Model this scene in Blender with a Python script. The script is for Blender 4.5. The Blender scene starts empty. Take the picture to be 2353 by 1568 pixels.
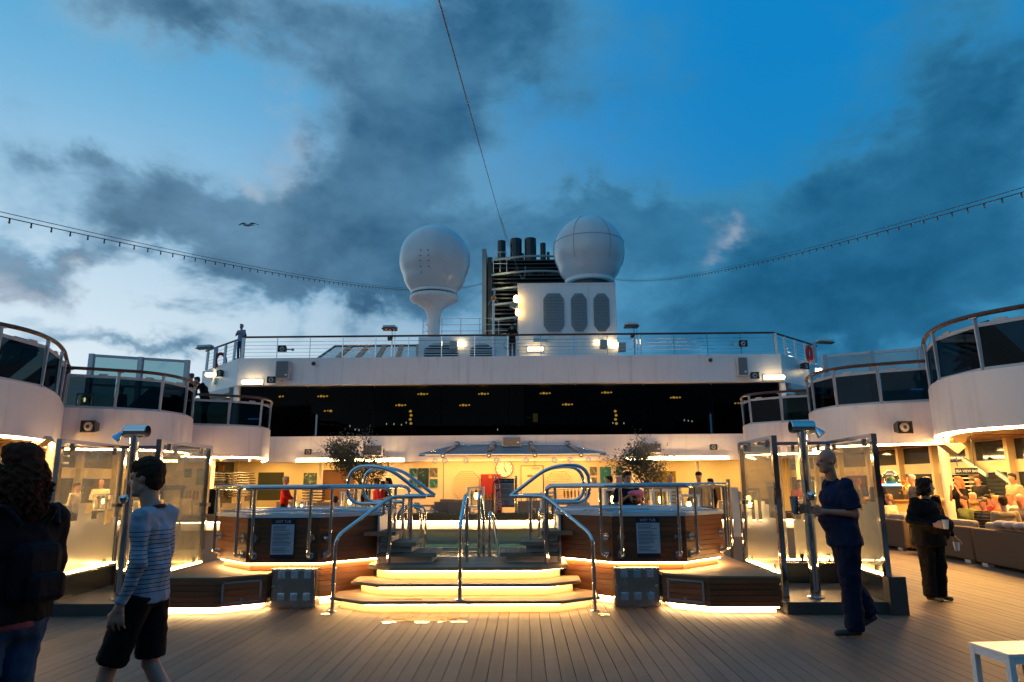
import bpy, math, random
from mathutils import Vector, Matrix
random.seed(7)
scene = bpy.context.scene
col = scene.collection
PI = math.pi
V = Vector
# ------------------------------------------------------------------ camera
F_PX, IW, IH = 1592.0, 2353.0, 1568.0
PITCH, YAW, ROLL = math.radians(11.62), math.radians(0.95), math.radians(-0.3)
CAM = V((0.75, 0.0, 1.5))           # the ship's centre line is x = 0, aft is +y
fw = V((-math.sin(YAW)*math.cos(PITCH), math.cos(YAW)*math.cos(PITCH), math.sin(PITCH)))
rt0 = V((math.cos(YAW), math.sin(YAW), 0)); up0 = rt0.cross(fw)
rt = rt0*math.cos(ROLL) + up0*math.sin(ROLL); up = up0*math.cos(ROLL) - rt0*math.sin(ROLL)
cd = bpy.data.cameras.new('camera'); cam = bpy.data.objects.new('camera', cd); col.objects.link(cam)
cd.sensor_width = 36; cd.lens = 36*F_PX/IW; cd.clip_end = 20000; cd.clip_start = .05
M3 = Matrix((rt, up, -fw)).transposed()
cam.matrix_world = Matrix.Translation(CAM) @ M3.to_4x4()
scene.camera = cam
def at(px, py, Y=None, Z=None, X=None):
    """world point seen at a photo position, on the plane y=Y, z=Z or x=X"""
    d = fw + rt*((px-IW/2)/F_PX) - up*((py-IH/2)/F_PX)
    t = Y/d.y if Y is not None else ((Z-CAM.z)/d.z if Z is not None else (X-CAM.x)/d.x)
    return CAM + d*t
# ------------------------------------------------------------------ render settings
scene.render.engine = 'CYCLES'
scene.view_settings.view_transform = 'Standard'; scene.view_settings.look = 'None'
scene.view_settings.exposure = 0; scene.view_settings.gamma = 1
cy = scene.cycles
cy.use_denoising = True
try: cy.denoiser = 'OPENIMAGEDENOISE'
except Exception: pass
cy.max_bounces = 7; cy.diffuse_bounces = 3; cy.glossy_bounces = 4; cy.transmission_bounces = 4; cy.transparent_max_bounces = 14
cy.caustics_reflective = False; cy.caustics_refractive = False
cy.sample_clamp_indirect = 4.0
# ------------------------------------------------------------------ world: dusk sky with broken cloud
W = bpy.data.worlds.new('World'); scene.world = W; W.use_nodes = True
nt = W.node_tree; nt.nodes.clear()
class G:
    """tiny node graph writer"""
    def __init__(s, nt): s.nt = nt
    def n(s, t, **k):
        o = s.nt.nodes.new(t)
        for a, b in k.items(): setattr(o, a, b)
        return o
    def put(s, sock, v):
        if isinstance(v, bpy.types.NodeSocket): s.nt.links.new(v, sock)
        elif isinstance(v, (tuple, list)) and len(v) == 3 and sock.type == 'RGBA': sock.default_value = (*v, 1)
        else: sock.default_value = v
    def m(s, op, a, b=0.0, c=0.0, clamp=False):
        o = s.n('ShaderNodeMath', operation=op, use_clamp=clamp)
        s.put(o.inputs[0], a); s.put(o.inputs[1], b); s.put(o.inputs[2], c)
        return o.outputs[0]
    def mix(s, f, a, b, t='RGBA', blend='MIX'):
        o = s.n('ShaderNodeMix', data_type=t)
        if t == 'RGBA': o.blend_type = blend; i, j, q = 6, 7, 2
        else: i, j, q = 2, 3, 0
        s.put(o.inputs[0], f); s.put(o.inputs[i], a); s.put(o.inputs[j], b)
        return o.outputs[q]
    def ss(s, x, a, b):
        o = s.n('ShaderNodeMapRange', interpolation_type='SMOOTHSTEP')
        s.put(o.inputs[0], x); o.inputs[1].default_value = a; o.inputs[2].default_value = b
        return o.outputs[0]
    def noise(s, vec, scale, detail=6, rough=.55, dist=0.0):
        o = s.n('ShaderNodeTexNoise')
        if vec is not None: s.put(o.inputs['Vector'], vec)
        o.inputs['Scale'].default_value = scale; o.inputs['Detail'].default_value = detail
        o.inputs['Roughness'].default_value = rough; o.inputs['Distortion'].default_value = dist
        return o.outputs[0]
g = G(nt)
tc = g.n('ShaderNodeTexCoord')
sp = g.n('ShaderNodeSeparateXYZ'); nt.links.new(tc.outputs['Generated'], sp.inputs[0])
x_, y_, z_ = sp.outputs
az0 = g.m('MULTIPLY', g.m('ARCTAN2', x_, y_), 57.2958)       # degrees right of the ship's heading
el0 = g.m('MULTIPLY', g.m('ARCSINE', z_), 57.2958)
mp = g.n('ShaderNodeMapping'); nt.links.new(tc.outputs['Generated'], mp.inputs[0]); mp.inputs['Scale'].default_value = (1, 1, 1.5)
wob = g.m('SUBTRACT', g.noise(mp.outputs[0], 5.5, 5, .6), .5)
wob2 = g.m('SUBTRACT', g.noise(mp.outputs[0], 7.3, 5, .6, .3), .5)
az = g.m('MULTIPLY_ADD', wob, 17, az0); el = g.m('MULTIPLY_ADD', wob2, 13, el0)
def deg(px, py):
    d = (fw + rt*((px-IW/2)/F_PX) - up*((py-IH/2)/F_PX)).normalized()
    return math.degrees(math.atan2(d.x, d.y)), math.degrees(math.asin(d.z))
def blob(px, py, rx, ry, amp):
    a, e = deg(px, py)
    u = g.m('DIVIDE', g.m('SUBTRACT', az, a), rx/1592*57.3*.85); v = g.m('DIVIDE', g.m('SUBTRACT', el, e), ry/1592*57.3*.85)
    r2 = g.m('ADD', g.m('MULTIPLY', u, u), g.m('MULTIPLY', v, v))
    return g.m('MULTIPLY', g.m('EXPONENT', g.m('MULTIPLY', r2, -1.0)), amp)
def total(bl):
    t = None
    for b in bl: t = blob(*b) if t is None else g.m('ADD', t, blob(*b))
    return t
dens = total([(290, 500, 190, 110, 1.25), (600, 480, 260, 120, 1.25), (720, 650, 430, 70, 1.0), (930, 540, 330, 200, 1.0), (880, 330, 230, 140, .85), (960, 150, 330, 190, .85),
              (1180, 90, 250, 220, .85), (1430, 470, 200, 100, .95), (1300, 560, 250, 120, .8), (1750, 740, 700, 120, 1.05), (2150, 480, 340, 260, .95), (1560, 560, 200, 90, .6), (1480, 150, 200, 160, .35), (1800, 420, 260, 70, .3),
              (380, 50, 190, 100, .8), (650, 60, 250, 90, .5), (10, 590, 110, 60, 1.2), (300, 790, 170, 45, .8), (150, 360, 160, 40, .35), (1900, 600, 300, 150, .6), (2250, 200, 200, 180, .65)])
far_d = g.m('ADD', g.m('MULTIPLY', g.noise(mp.outputs[0], 1.6, 3, .5), 1.3), -.1)
fb = g.noise(mp.outputs[0], 4.2, 9, .56, .05)
fb2 = g.noise(mp.outputs[0], 15, 6, .6)
far = g.m('MAXIMUM', g.ss(g.m('ABSOLUTE', az0), 45, 75), g.ss(el0, 42, 60))      # outside the frame: the same broken cloud
dsum = g.m('ADD', g.mix(far, dens, far_d, 'FLOAT'), g.m('MULTIPLY', g.m('SUBTRACT', fb, .5), 1.25))
dsum = g.m('ADD', dsum, g.m('MULTIPLY', g.m('SUBTRACT', fb2, .5), .75))
cover = g.ss(dsum, .02, .85)
thick = g.ss(dsum, .35, 1.25)
# clear-sky colour: pale towards the left horizon, saturated blue up and to the right
elr = g.ss(el0, 4, 34)
azr = g.ss(az0, -38, 22)
low = g.mix(azr, (.74, .85, .92), (.030, .25, .45))
high = g.mix(azr, (.10, .40, .68), (.002, .22, .56))
clear = g.mix(elr, low, high)
nish = g.n('ShaderNodeTexSky', sky_type='NISHITA'); nish.sun_disc = False
nish.sun_elevation = math.radians(-1.5); nish.sun_rotation = math.radians(-60)
clear = g.mix(1.0, clear, g.mix(1.0, nish.outputs[0], (.03, .03, .03), blend='MULTIPLY'), blend='ADD')
cl_dark = g.mix(azr, (.034, .105, .195), (.008, .088, .195))
cl_lit = g.mix(azr, (.22, .42, .60), (.04, .23, .42))
lit = g.m('MULTIPLY_ADD', g.m('SUBTRACT', g.noise(mp.outputs[0], 4.6, 9, .58, .1), .5), 2.1, g.m('MULTIPLY_ADD', thick, -.74, .98), clamp=True)
cloud = g.mix(lit, cl_dark, cl_lit)
glow = total([(650, 300, 50, 80, .75), (530, 350, 45, 40, .6), (1670, 540, 50, 35, .6), (60, 650, 150, 60, .8), (380, 720, 150, 40, .5), (560, 260, 40, 120, .3)])
cloud = g.mix(g.m('MINIMUM', glow, .8), cloud, (.40, .46, .55))
skyc = g.mix(g.m('MULTIPLY', cover, .94), clear, cloud)
skyc = g.mix(g.ss(el0, 1, -4), skyc, (.02, .05, .08))
bg = g.n('ShaderNodeBackground'); nt.links.new(skyc, bg.inputs[0]); bg.inputs[1].default_value = 1.0
out = g.n('ShaderNodeOutputWorld'); nt.links.new(bg.outputs[0], out.inputs[0])
# last glow of the set sun, low on the port side
sl = bpy.data.lights.new('sun', 'SUN'); sl.energy = .02; sl.angle = math.radians(60); sl.color = (.75, .87, 1)
sun = bpy.data.objects.new('sun', sl); col.objects.link(sun); sun.rotation_euler = V((.75, .45, -.28)).to_track_quat('-Z', 'Y').to_euler()

# ------------------------------------------------------------------ materials
MATS = {}
def mat(name, c=(.5,.5,.5), rough=.5, metal=0.0, var=.06, scale=6, bump=0.0, bscale=60, emit=None, es=0, coat=0, wood=None, spec=.5, stain=0, streak=0):
    if name in MATS: return MATS[name]
    m = bpy.data.materials.new(name); m.use_nodes = True; MATS[name] = m
    t = m.node_tree; q = G(t); p = t.nodes['Principled BSDF']
    tcd = q.n('ShaderNodeTexCoord'); vec = tcd.outputs['Object']
    if wood:
        gm = q.n('ShaderNodeNewGeometry'); vec = gm.outputs['Position']
        mpp = q.n('ShaderNodeMapping'); t.links.new(vec, mpp.inputs[0]); mpp.inputs['Scale'].default_value = wood; vec = mpp.outputs[0]
    nz = q.noise(vec, scale, 7, .6)
    k = q.m('MULTIPLY_ADD', q.m('SUBTRACT', nz, .5), var*4, 1.0)
    if wood:
        oi = q.n('ShaderNodeObjectInfo'); k = q.m('MULTIPLY', k, q.m('MULTIPLY_ADD', oi.outputs['Random'], .45, .78))
    if streak:
        gm2 = q.n('ShaderNodeNewGeometry'); mps = q.n('ShaderNodeMapping'); t.links.new(gm2.outputs['Position'], mps.inputs[0]); mps.inputs['Scale'].default_value = (2.6, 2.6, .22)
        k = q.m('MULTIPLY', k, q.m('MULTIPLY_ADD', q.ss(q.noise(mps.outputs[0], 1.6, 7, .62), .50, .78), -streak, 1.0))
    if stain:
        st1 = q.noise(gm.outputs['Position'], .55, 6, .62, .4); st2 = q.noise(gm.outputs['Position'], 3.1, 5, .6)
        k = q.m('MULTIPLY', k, q.m('MULTIPLY_ADD', q.m('SUBTRACT', q.ss(st1, .34, .66), .5), stain*.55, 1.0))
        k = q.m('MULTIPLY', k, q.m('MULTIPLY_ADD', q.m('SUBTRACT', st2, .5), stain*.6, 1.0))
    vm = q.n('ShaderNodeVectorMath', operation='SCALE'); vm.inputs[0].default_value = c; t.links.new(k, vm.inputs['Scale'])
    t.links.new(vm.outputs[0], p.inputs['Base Color'])
    p.inputs['Metallic'].default_value = metal
    t.links.new(q.m('MULTIPLY_ADD', q.m('SUBTRACT', nz, .5), .25*min(1, rough*2), rough, clamp=True), p.inputs['Roughness'])
    p.inputs['Specular IOR Level'].default_value = spec
    if coat: p.inputs['Coat Weight'].default_value = coat
    if bump:
        b = q.n('ShaderNodeBump'); b.inputs['Strength'].default_value = bump; b.inputs['Distance'].default_value = .01
        t.links.new(q.noise(tcd.outputs['Object'], bscale, 4, .6), b.inputs['Height']); t.links.new(b.outputs[0], p.inputs['Normal'])
    if emit: p.inputs['Emission Color'].default_value = (*emit, 1); p.inputs['Emission Strength'].default_value = es
    return m
def thin_glass(name, tint=(.8,.9,.9), refl=.08, rough=0.0, frost=0.0, frost_col=(.7,.7,.65), fk=.8):
    """thin pane: tinted see-through, Fresnel reflection and, if frosted, a diffusing coat"""
    if name in MATS: return MATS[name]
    m = bpy.data.materials.new(name); m.use_nodes = True; MATS[name] = m
    t = m.node_tree; t.nodes.clear(); q = G(t)
    tr = q.n('ShaderNodeBsdfTransparent'); tr.inputs[0].default_value = (*tint, 1)
    gl = q.n('ShaderNodeBsdfGlossy'); gl.inputs['Roughness'].default_value = rough
    lw = q.n('ShaderNodeFresnel'); lw.inputs[0].default_value = 1.5
    f = q.m('MULTIPLY_ADD', lw.outputs[0], fk, refl*.4, clamp=True)
    base = tr.outputs[0]
    if frost:
        df = q.n('ShaderNodeBsdfTranslucent'); df.inputs[0].default_value = (*frost_col, 1)
        d2 = q.n('ShaderNodeBsdfDiffuse'); d2.inputs[0].default_value = (*[v*.85 for v in frost_col], 1)
        mm = q.n('ShaderNodeMixShader'); mm.inputs[0].default_value = .35; t.links.new(df.outputs[0], mm.inputs[1]); t.links.new(d2.outputs[0], mm.inputs[2])
        m2 = q.n('ShaderNodeMixShader'); t.links.new(tr.outputs[0], m2.inputs[1]); t.links.new(mm.outputs[0], m2.inputs[2])
        tcd = q.n('ShaderNodeTexCoord')
        nz = q.noise(tcd.outputs['Object'], 2.2, 6, .65)
        q.put(m2.inputs[0], q.m('MULTIPLY_ADD', q.m('SUBTRACT', nz, .5), .5*min(1, 2-2*frost), frost, clamp=True)); base = m2.outputs[0]
    mx = q.n('ShaderNodeMixShader'); t.links.new(f, mx.inputs[0]); t.links.new(base, mx.inputs[1]); t.links.new(gl.outputs[0], mx.inputs[2])
    o = q.n('ShaderNodeOutputMaterial'); t.links.new(mx.outputs[0], o.inputs[0])
    return m
def emis(name, c, s):
    if name in MATS: return MATS[name]
    m = bpy.data.materials.new(name); m.use_nodes = True; MATS[name] = m
    t = m.node_tree; t.nodes.clear(); q = G(t)
    e = q.n('ShaderNodeEmission'); e.inputs[0].default_value = (*c, 1); e.inputs[1].default_value = s
    o = q.n('ShaderNodeOutputMaterial'); t.links.new(e.outputs[0], o.inputs[0]); return m
WARM = (1.0, .55, .16)
white = mat('white_paint', (.75, .71, .70), .36, var=.05, scale=.9, bump=.12, bscale=2.2, streak=.20)
offwhite = mat('cream_paint', (.72, .66, .52), .5, var=.04, scale=2)
steel = mat('polished_steel', (.66, .66, .67), .06, 1.0, var=.03, scale=9)
brushed = mat('brushed_steel', (.42, .42, .42), .26, 1.0, var=.12, scale=5)
greymetal = mat('grey_painted_metal', (.42, .44, .47), .45, .2)
darkmetal = mat('dark_metal', (.06, .065, .07), .4, .5)
black = mat('black_plastic', (.02, .02, .022), .45)
teak = mat('stained_teak', (.175, .062, .025), .42, var=.16, scale=3, wood=(1.2, 1.2, 14), bump=.05)
deckmat = mat('composite_decking', (.128, .088, .066), .60, var=.12, scale=4, wood=(7, .35, 7), bump=.08, bscale=90, stain=.5)
caulk = mat('black_caulking', (.022, .018, .015), .8)
treadmat = mat('grey_wood_tread', (.24, .165, .105), .6, var=.10, scale=4, wood=(.8, 9, 9), bump=.05)
railwood = mat('varnished_handrail', (.065, .022, .012), .42, var=.08, scale=5)
strip = emis('warm_led_strip', (1.0, .60, .25), 85.0)
strip_lo = emis('warm_led_tape', (1.0, .56, .19), 115.0)
blue_led = emis('blue_led_strip', (.10, .38, 1.0), 2.2)
strip_step = emis('warm_step_tape', (1.0, .58, .21), 58.0)
bulb = emis('warm_bulb', (1.0, .62, .18), 26.0)
tube_light = emis('lamp_tube', (1.0, .74, .36), 16.0)
dimbulb = emis('amber_lamp_row', (1.0, .50, .06), 2.8)
baluglass = thin_glass('smoked_glass', (.16, .21, .23), .0, fk=.3)
clearglass = thin_glass('clear_glass', (.86, .90, .88), .05)
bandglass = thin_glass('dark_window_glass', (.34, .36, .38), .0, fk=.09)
misty = thin_glass('salt_misted_glass', (.88, .89, .84), .03, frost=.20, frost_col=(.92, .88, .72), fk=.4)  # clear pane with a thin, uneven cream-toned haze
frosted = thin_glass('frosted_film', (.9, .9, .8), .02, .2, frost=.90, frost_col=(.95, .91, .76), fk=.25)
# ------------------------------------------------------------------ mesh helpers
class MB:
    def __init__(s): s.v = []; s.f = []
    def add(s, vs, fs):
        o = len(s.v); s.v += [tuple(v) for v in vs]; s.f += [tuple(i+o for i in f) for f in fs]; return s
    def box(s, a, b):
        x0, x1 = sorted((a[0], b[0])); y0, y1 = sorted((a[1], b[1])); z0, z1 = sorted((a[2], b[2]))
        return s.add([(x0,y0,z0),(x1,y0,z0),(x1,y1,z0),(x0,y1,z0),(x0,y0,z1),(x1,y0,z1),(x1,y1,z1),(x0,y1,z1)],
                     [(0,3,2,1),(4,5,6,7),(0,1,5,4),(1,2,6,5),(2,3,7,6),(3,0,4,7)])
    def cbox(s, c, d): return s.box([c[i]-d[i]/2 for i in range(3)], [c[i]+d[i]/2 for i in range(3)])
    def obox(s, c, d, ax, ay=None):
        """box of size d about c with local x along ax and z up-ish"""
        X = V(ax).normalized(); Zz = V((0,0,1)) if abs(X.z) < .95 else V((0,1,0))
        if ay is not None: Y = V(ay).normalized(); Z = X.cross(Y)
        else: Y = Zz.cross(X).normalized(); Z = X.cross(Y)
        vs = []
        for k in (-.5, .5):
            for (i, j) in ((-.5,-.5),(.5,-.5),(.5,.5),(-.5,.5)): vs.append(V(c)+X*d[0]*i+Y*d[1]*j+Z*d[2]*k)
        return s.add(vs, [(0,3,2,1),(4,5,6,7),(0,1,5,4),(1,2,6,5),(2,3,7,6),(3,0,4,7)])
    def bar(s, p0, p1, w, h=None):
        p0, p1 = V(p0), V(p1); return s.obox((p0+p1)/2, ((p1-p0).length, w, h or w), p1-p0)
    def tube(s, path, r, n=8, closed=False, caps=True):
        P = [V(p) for p in path]; R = r if isinstance(r, (list, tuple)) else [r]*len(P)
        prev = None; rings = []
        N = len(P)
        for i, p in enumerate(P):
            if closed: d = P[(i+1)%N]-P[i-1]
            else: d = P[min(i+1,N-1)]-P[max(i-1,0)]
            d.normalize()
            if prev is None: a = d.cross(V((0,0,1)) if abs(d.z) < .9 else V((0,1,0))).normalized()
            else:
                a = prev-d*prev.dot(d)
                a = a.normalized() if a.length > 1e-5 else d.orthogonal().normalized()
            prev = a; b = d.cross(a)
            rings.append([p+a*R[i]*math.cos(2*PI*k/n)+b*R[i]*math.sin(2*PI*k/n) for k in range(n)])
        vs = [v for q in rings for v in q]; fs = []
        for i in range(N if closed else N-1):
            j = (i+1) % N
            for k in range(n): k2 = (k+1)%n; fs.append((i*n+k, i*n+k2, j*n+k2, j*n+k))
        if not closed and caps:      # caps get their own vertices so that smooth shading stays round
            m0 = len(vs); vs += rings[0]+rings[-1]; fs += [tuple(m0+k for k in range(n-1,-1,-1)), tuple(m0+n+k for k in range(n))]
        return s.add(vs, fs)
    def lathe(s, prof, c, n=24, axis='z'):
        vs = []; fs = []
        for (r, h) in prof:
            for k in range(n):
                a = 2*PI*k/n; p = (r*math.cos(a), r*math.sin(a), h)
                if axis == 'y': p = (p[0], h, p[1])
                if axis == 'x': p = (h, p[0], p[1])
                vs.append((c[0]+p[0], c[1]+p[1], c[2]+p[2]))
        for i in range(len(prof)-1):
            for k in range(n): k2 = (k+1)%n; fs.append((i*n+k, i*n+k2, (i+1)*n+k2, (i+1)*n+k))
        m0 = len(vs); vs += vs[:n]+vs[(len(prof)-1)*n:len(prof)*n]; fs += [tuple(m0+k for k in range(n-1,-1,-1)), tuple(m0+n+k for k in range(n))]
        return s.add(vs, fs)
    def prism(s, poly, z0, z1):
        n = len(poly)
        return s.add([(p[0],p[1],z0) for p in poly]+[(p[0],p[1],z1) for p in poly],
                     [tuple(range(n-1,-1,-1)), tuple(range(n,2*n))]+[(k,(k+1)%n,n+(k+1)%n,n+k) for k in range(n)])
    def sphere(s, c, r, n=12, m=8):
        r = r if isinstance(r, (list, tuple)) else (r, r, r)
        vs = [(c[0],c[1],c[2]-r[2])]; fs = []
        for i in range(1, m):
            t = PI*i/m
            for k in range(n): a = 2*PI*k/n; vs.append((c[0]+r[0]*math.sin(t)*math.cos(a), c[1]+r[1]*math.sin(t)*math.sin(a), c[2]-r[2]*math.cos(t)))
        vs.append((c[0],c[1],c[2]+r[2])); L = len(vs)-1
        for k in range(n):
            k2 = (k+1)%n; fs.append((0,1+k2,1+k)); fs.append((L,L-n+k,L-n+k2))
            for i in range(m-2): fs.append((1+i*n+k,1+i*n+k2,1+(i+1)*n+k2,1+(i+1)*n+k))
        return s.add(vs, fs)
    def wall(s, pts, z0, z1, th):
        """a curved upright wall along plan points, th thick to the left of travel"""
        off = offset(pts, th); n = len(pts)
        vs = []
        for p, q in zip(pts, off): vs += [(p[0],p[1],z0),(p[0],p[1],z1),(q[0],q[1],z1),(q[0],q[1],z0)]
        fs = [(0,1,2,3),(4*n-1,4*n-2,4*n-3,4*n-4)]
        for i in range(n-1):
            for k in range(4): k2 = (k+1)%4; fs.append((4*i+k, 4*(i+1)+k, 4*(i+1)+k2, 4*i+k2))
        return s.add(vs, fs)
    def build(s, name, m, parent=None, smooth=False, bevel=0, at0=False):
        org = V((0,0,0))
        if parent is not None and not at0:
            p = parent
            while p is not None: org = org+p.location; p = p.parent
        me = bpy.data.meshes.new(name)
        me.from_pydata([(v[0]-org.x, v[1]-org.y, v[2]-org.z) for v in s.v], [], s.f); me.update()
        if m is not None: me.materials.append(m)
        if smooth: me.polygons.foreach_set('use_smooth', [True]*len(me.polygons))
        o = bpy.data.objects.new(name, me); col.objects.link(o)
        if smooth == 'auto':
            pass
        if bevel:
            b = o.modifiers.new('bevel', 'BEVEL'); b.width = bevel; b.segments = 2; b.limit_method = 'ANGLE'
        if parent is not None: o.parent = parent
        return o
def offset(pts, d):
    out = []; n = len(pts)
    for i in range(n):
        a = V(pts[max(i-1,0)][:2]); b = V(pts[min(i+1,n-1)][:2]); t = (b-a).normalized()
        out.append((pts[i][0]-t.y*d, pts[i][1]+t.x*d))
    return out
def smooth_path(pts, k=6, closed=False):
    P = [V(p) for p in pts]; n = len(P); out = []
    for i in range(n if closed else n-1):
        if closed: a, b, c, d = P[i-1], P[i], P[(i+1)%n], P[(i+2)%n]
        else: a, b, c, d = P[max(i-1,0)], P[i], P[i+1], P[min(i+2,n-1)]
        for j in range(k):
            t = j/k; out.append(.5*((2*b)+(c-a)*t+(2*a-5*b+4*c-d)*t*t+(3*b-a-3*c+d)*t**3))
    if not closed: out.append(P[-1])
    return out
def fillet(pts, r, k=5):
    """polyline with rounded corners"""
    P = [V(p) for p in pts]; out = [P[0]]
    for i in range(1, len(P)-1):
        a, b, c = P[i-1], P[i], P[i+1]; u = (a-b); w = (c-b)
        rr = min(r, u.length*.45, w.length*.45); p = b+u.normalized()*rr; q = b+w.normalized()*rr
        for j in range(k+1):
            t = j/k; out.append(p*(1-t)**2+b*2*t*(1-t)+q*t*t)
    out.append(P[-1]); return out
def tag(o, label=None, cat=None, group=None, kind=None):
    if label: o['label'] = label
    if cat: o['category'] = cat
    if group: o['group'] = group
    if kind: o['kind'] = kind
    return o
def thing(name, label, cat, loc=(0,0,0), group=None, rz=0):
    o = bpy.data.objects.new(name, None); col.objects.link(o); o.location = loc; o.rotation_euler = (0,0,rz); o.empty_display_size = .1
    return tag(o, label, cat, group)
def piece(src, loc, parent, name=None):
    c = src.copy(); col.objects.link(c); c.location = loc; c.parent = parent; return c
KIDS = {}
def copy_tree(o, parent=None, loc=None, rz=None, label=None):
    c = o.copy(); col.objects.link(c)
    if parent is not None: c.parent = parent
    if loc is not None: c.location = loc
    if rz is not None: c.rotation_euler = (0,0,rz)
    if label: c['label'] = label
    for ch in list(o.children): copy_tree(ch, c)
    return c
def lamp(name, loc, power, size, parent=None, color=WARM, aim=None, size_y=None, spot=None):
    ld = bpy.data.lights.new(name, 'AREA'); ld.energy = power*1.9; ld.color = color; ld.size = size
    if size_y: ld.shape = 'RECTANGLE'; ld.size_y = size_y
    o = bpy.data.objects.new(name, ld); col.objects.link(o); org = V((0,0,0))
    if parent is not None:
        p = parent
        while p is not None: org = org+p.location; p = p.parent
        o.parent = parent
    o.location = V(loc)-org
    if aim is not None: o.rotation_euler = V(aim).to_track_quat('-Z', 'Y').to_euler()
    return o
# ================================================================== SETTING
sea = MB().add([(-3000,-3000,-24),(3000,-3000,-24),(3000,3000,-24),(-3000,3000,-24)], [(0,1,2,3)]).build('sea', mat('sea_water', (.01,.03,.045), .12, bump=.6, bscale=.4))
tag(sea, kind='structure')
hull = MB().box((-16.5,-12,-22), (16.5,70,-.16)).build('ship_hull', mat('navy_hull', (.02,.03,.06), .4)); tag(hull, kind='structure')
deck = tag(MB().box((-15.5,-10,-.14),(15.5,60,-.045)).build('deck', caulk), kind='structure')
pw = .117
pm0 = MB().box((-pw/2+.0028, 4.2, -.043), (pw/2-.0028, 34.0, 0)).build('plank', deckmat, deck)
pm0.location = (-11.2, 0, 0)
xs = [-11.2+pw*i for i in range(1, 192)]
for x in xs: piece(pm0, (x, 0, random.uniform(-.0012, .0012)), deck)
d2 = tag(MB().box((-15.5,-9,-.044),(-11.27,34,-.002)).box((11.22,-9,-.044),(15.5,34,-.002)).box((-11.25,-9,-.044),(11.2,4.19,-.002)).build('outer_planking', deckmat, deck), kind='stuff')

# ================================================================== SIDE BALCONIES
P1 = [(14.8,6.5),(13.2,9.2),(11.6,11.4),(10.45,12.75),(9.85,13.6),(9.66,14.4),(9.85,15.4),(10.35,16.5),(11.0,17.6),(11.85,19.0)]
P2 = [(11.9,19.02),(10.95,19.5),(10.15,20.0),(9.75,20.75),(9.72,21.7),(10.0,22.7),(10.6,23.9),(11.3,24.95)]
P3 = [(11.35,25.0),(10.5,25.4),(9.7,25.85),(9.27,26.5),(9.3,27.3),(9.65,28.4),(10.2,29.7),(10.9,31.2)]
soffit_wood = mat('varnished_soffit_wood', (.26, .12, .04), .3, var=.12, scale=4, wood=(1,9,1))
ZD, ZF, ZR = 3.62, 2.52, 4.76
def lin(pts, n):
    """n+1 points evenly spaced along a path"""
    P = [V((*p[:2], 0)) for p in pts]; L = [0]
    for a, b in zip(P, P[1:]): L.append(L[-1]+(b-a).length)
    out = []
    for i in range(n+1):
        t = L[-1]*i/n; k = 0
        while k < len(L)-2 and L[k+1] < t: k += 1
        f = (t-L[k])/max(1e-6, L[k+1]-L[k]); out.append(P[k].lerp(P[k+1], f))
    return out
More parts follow.
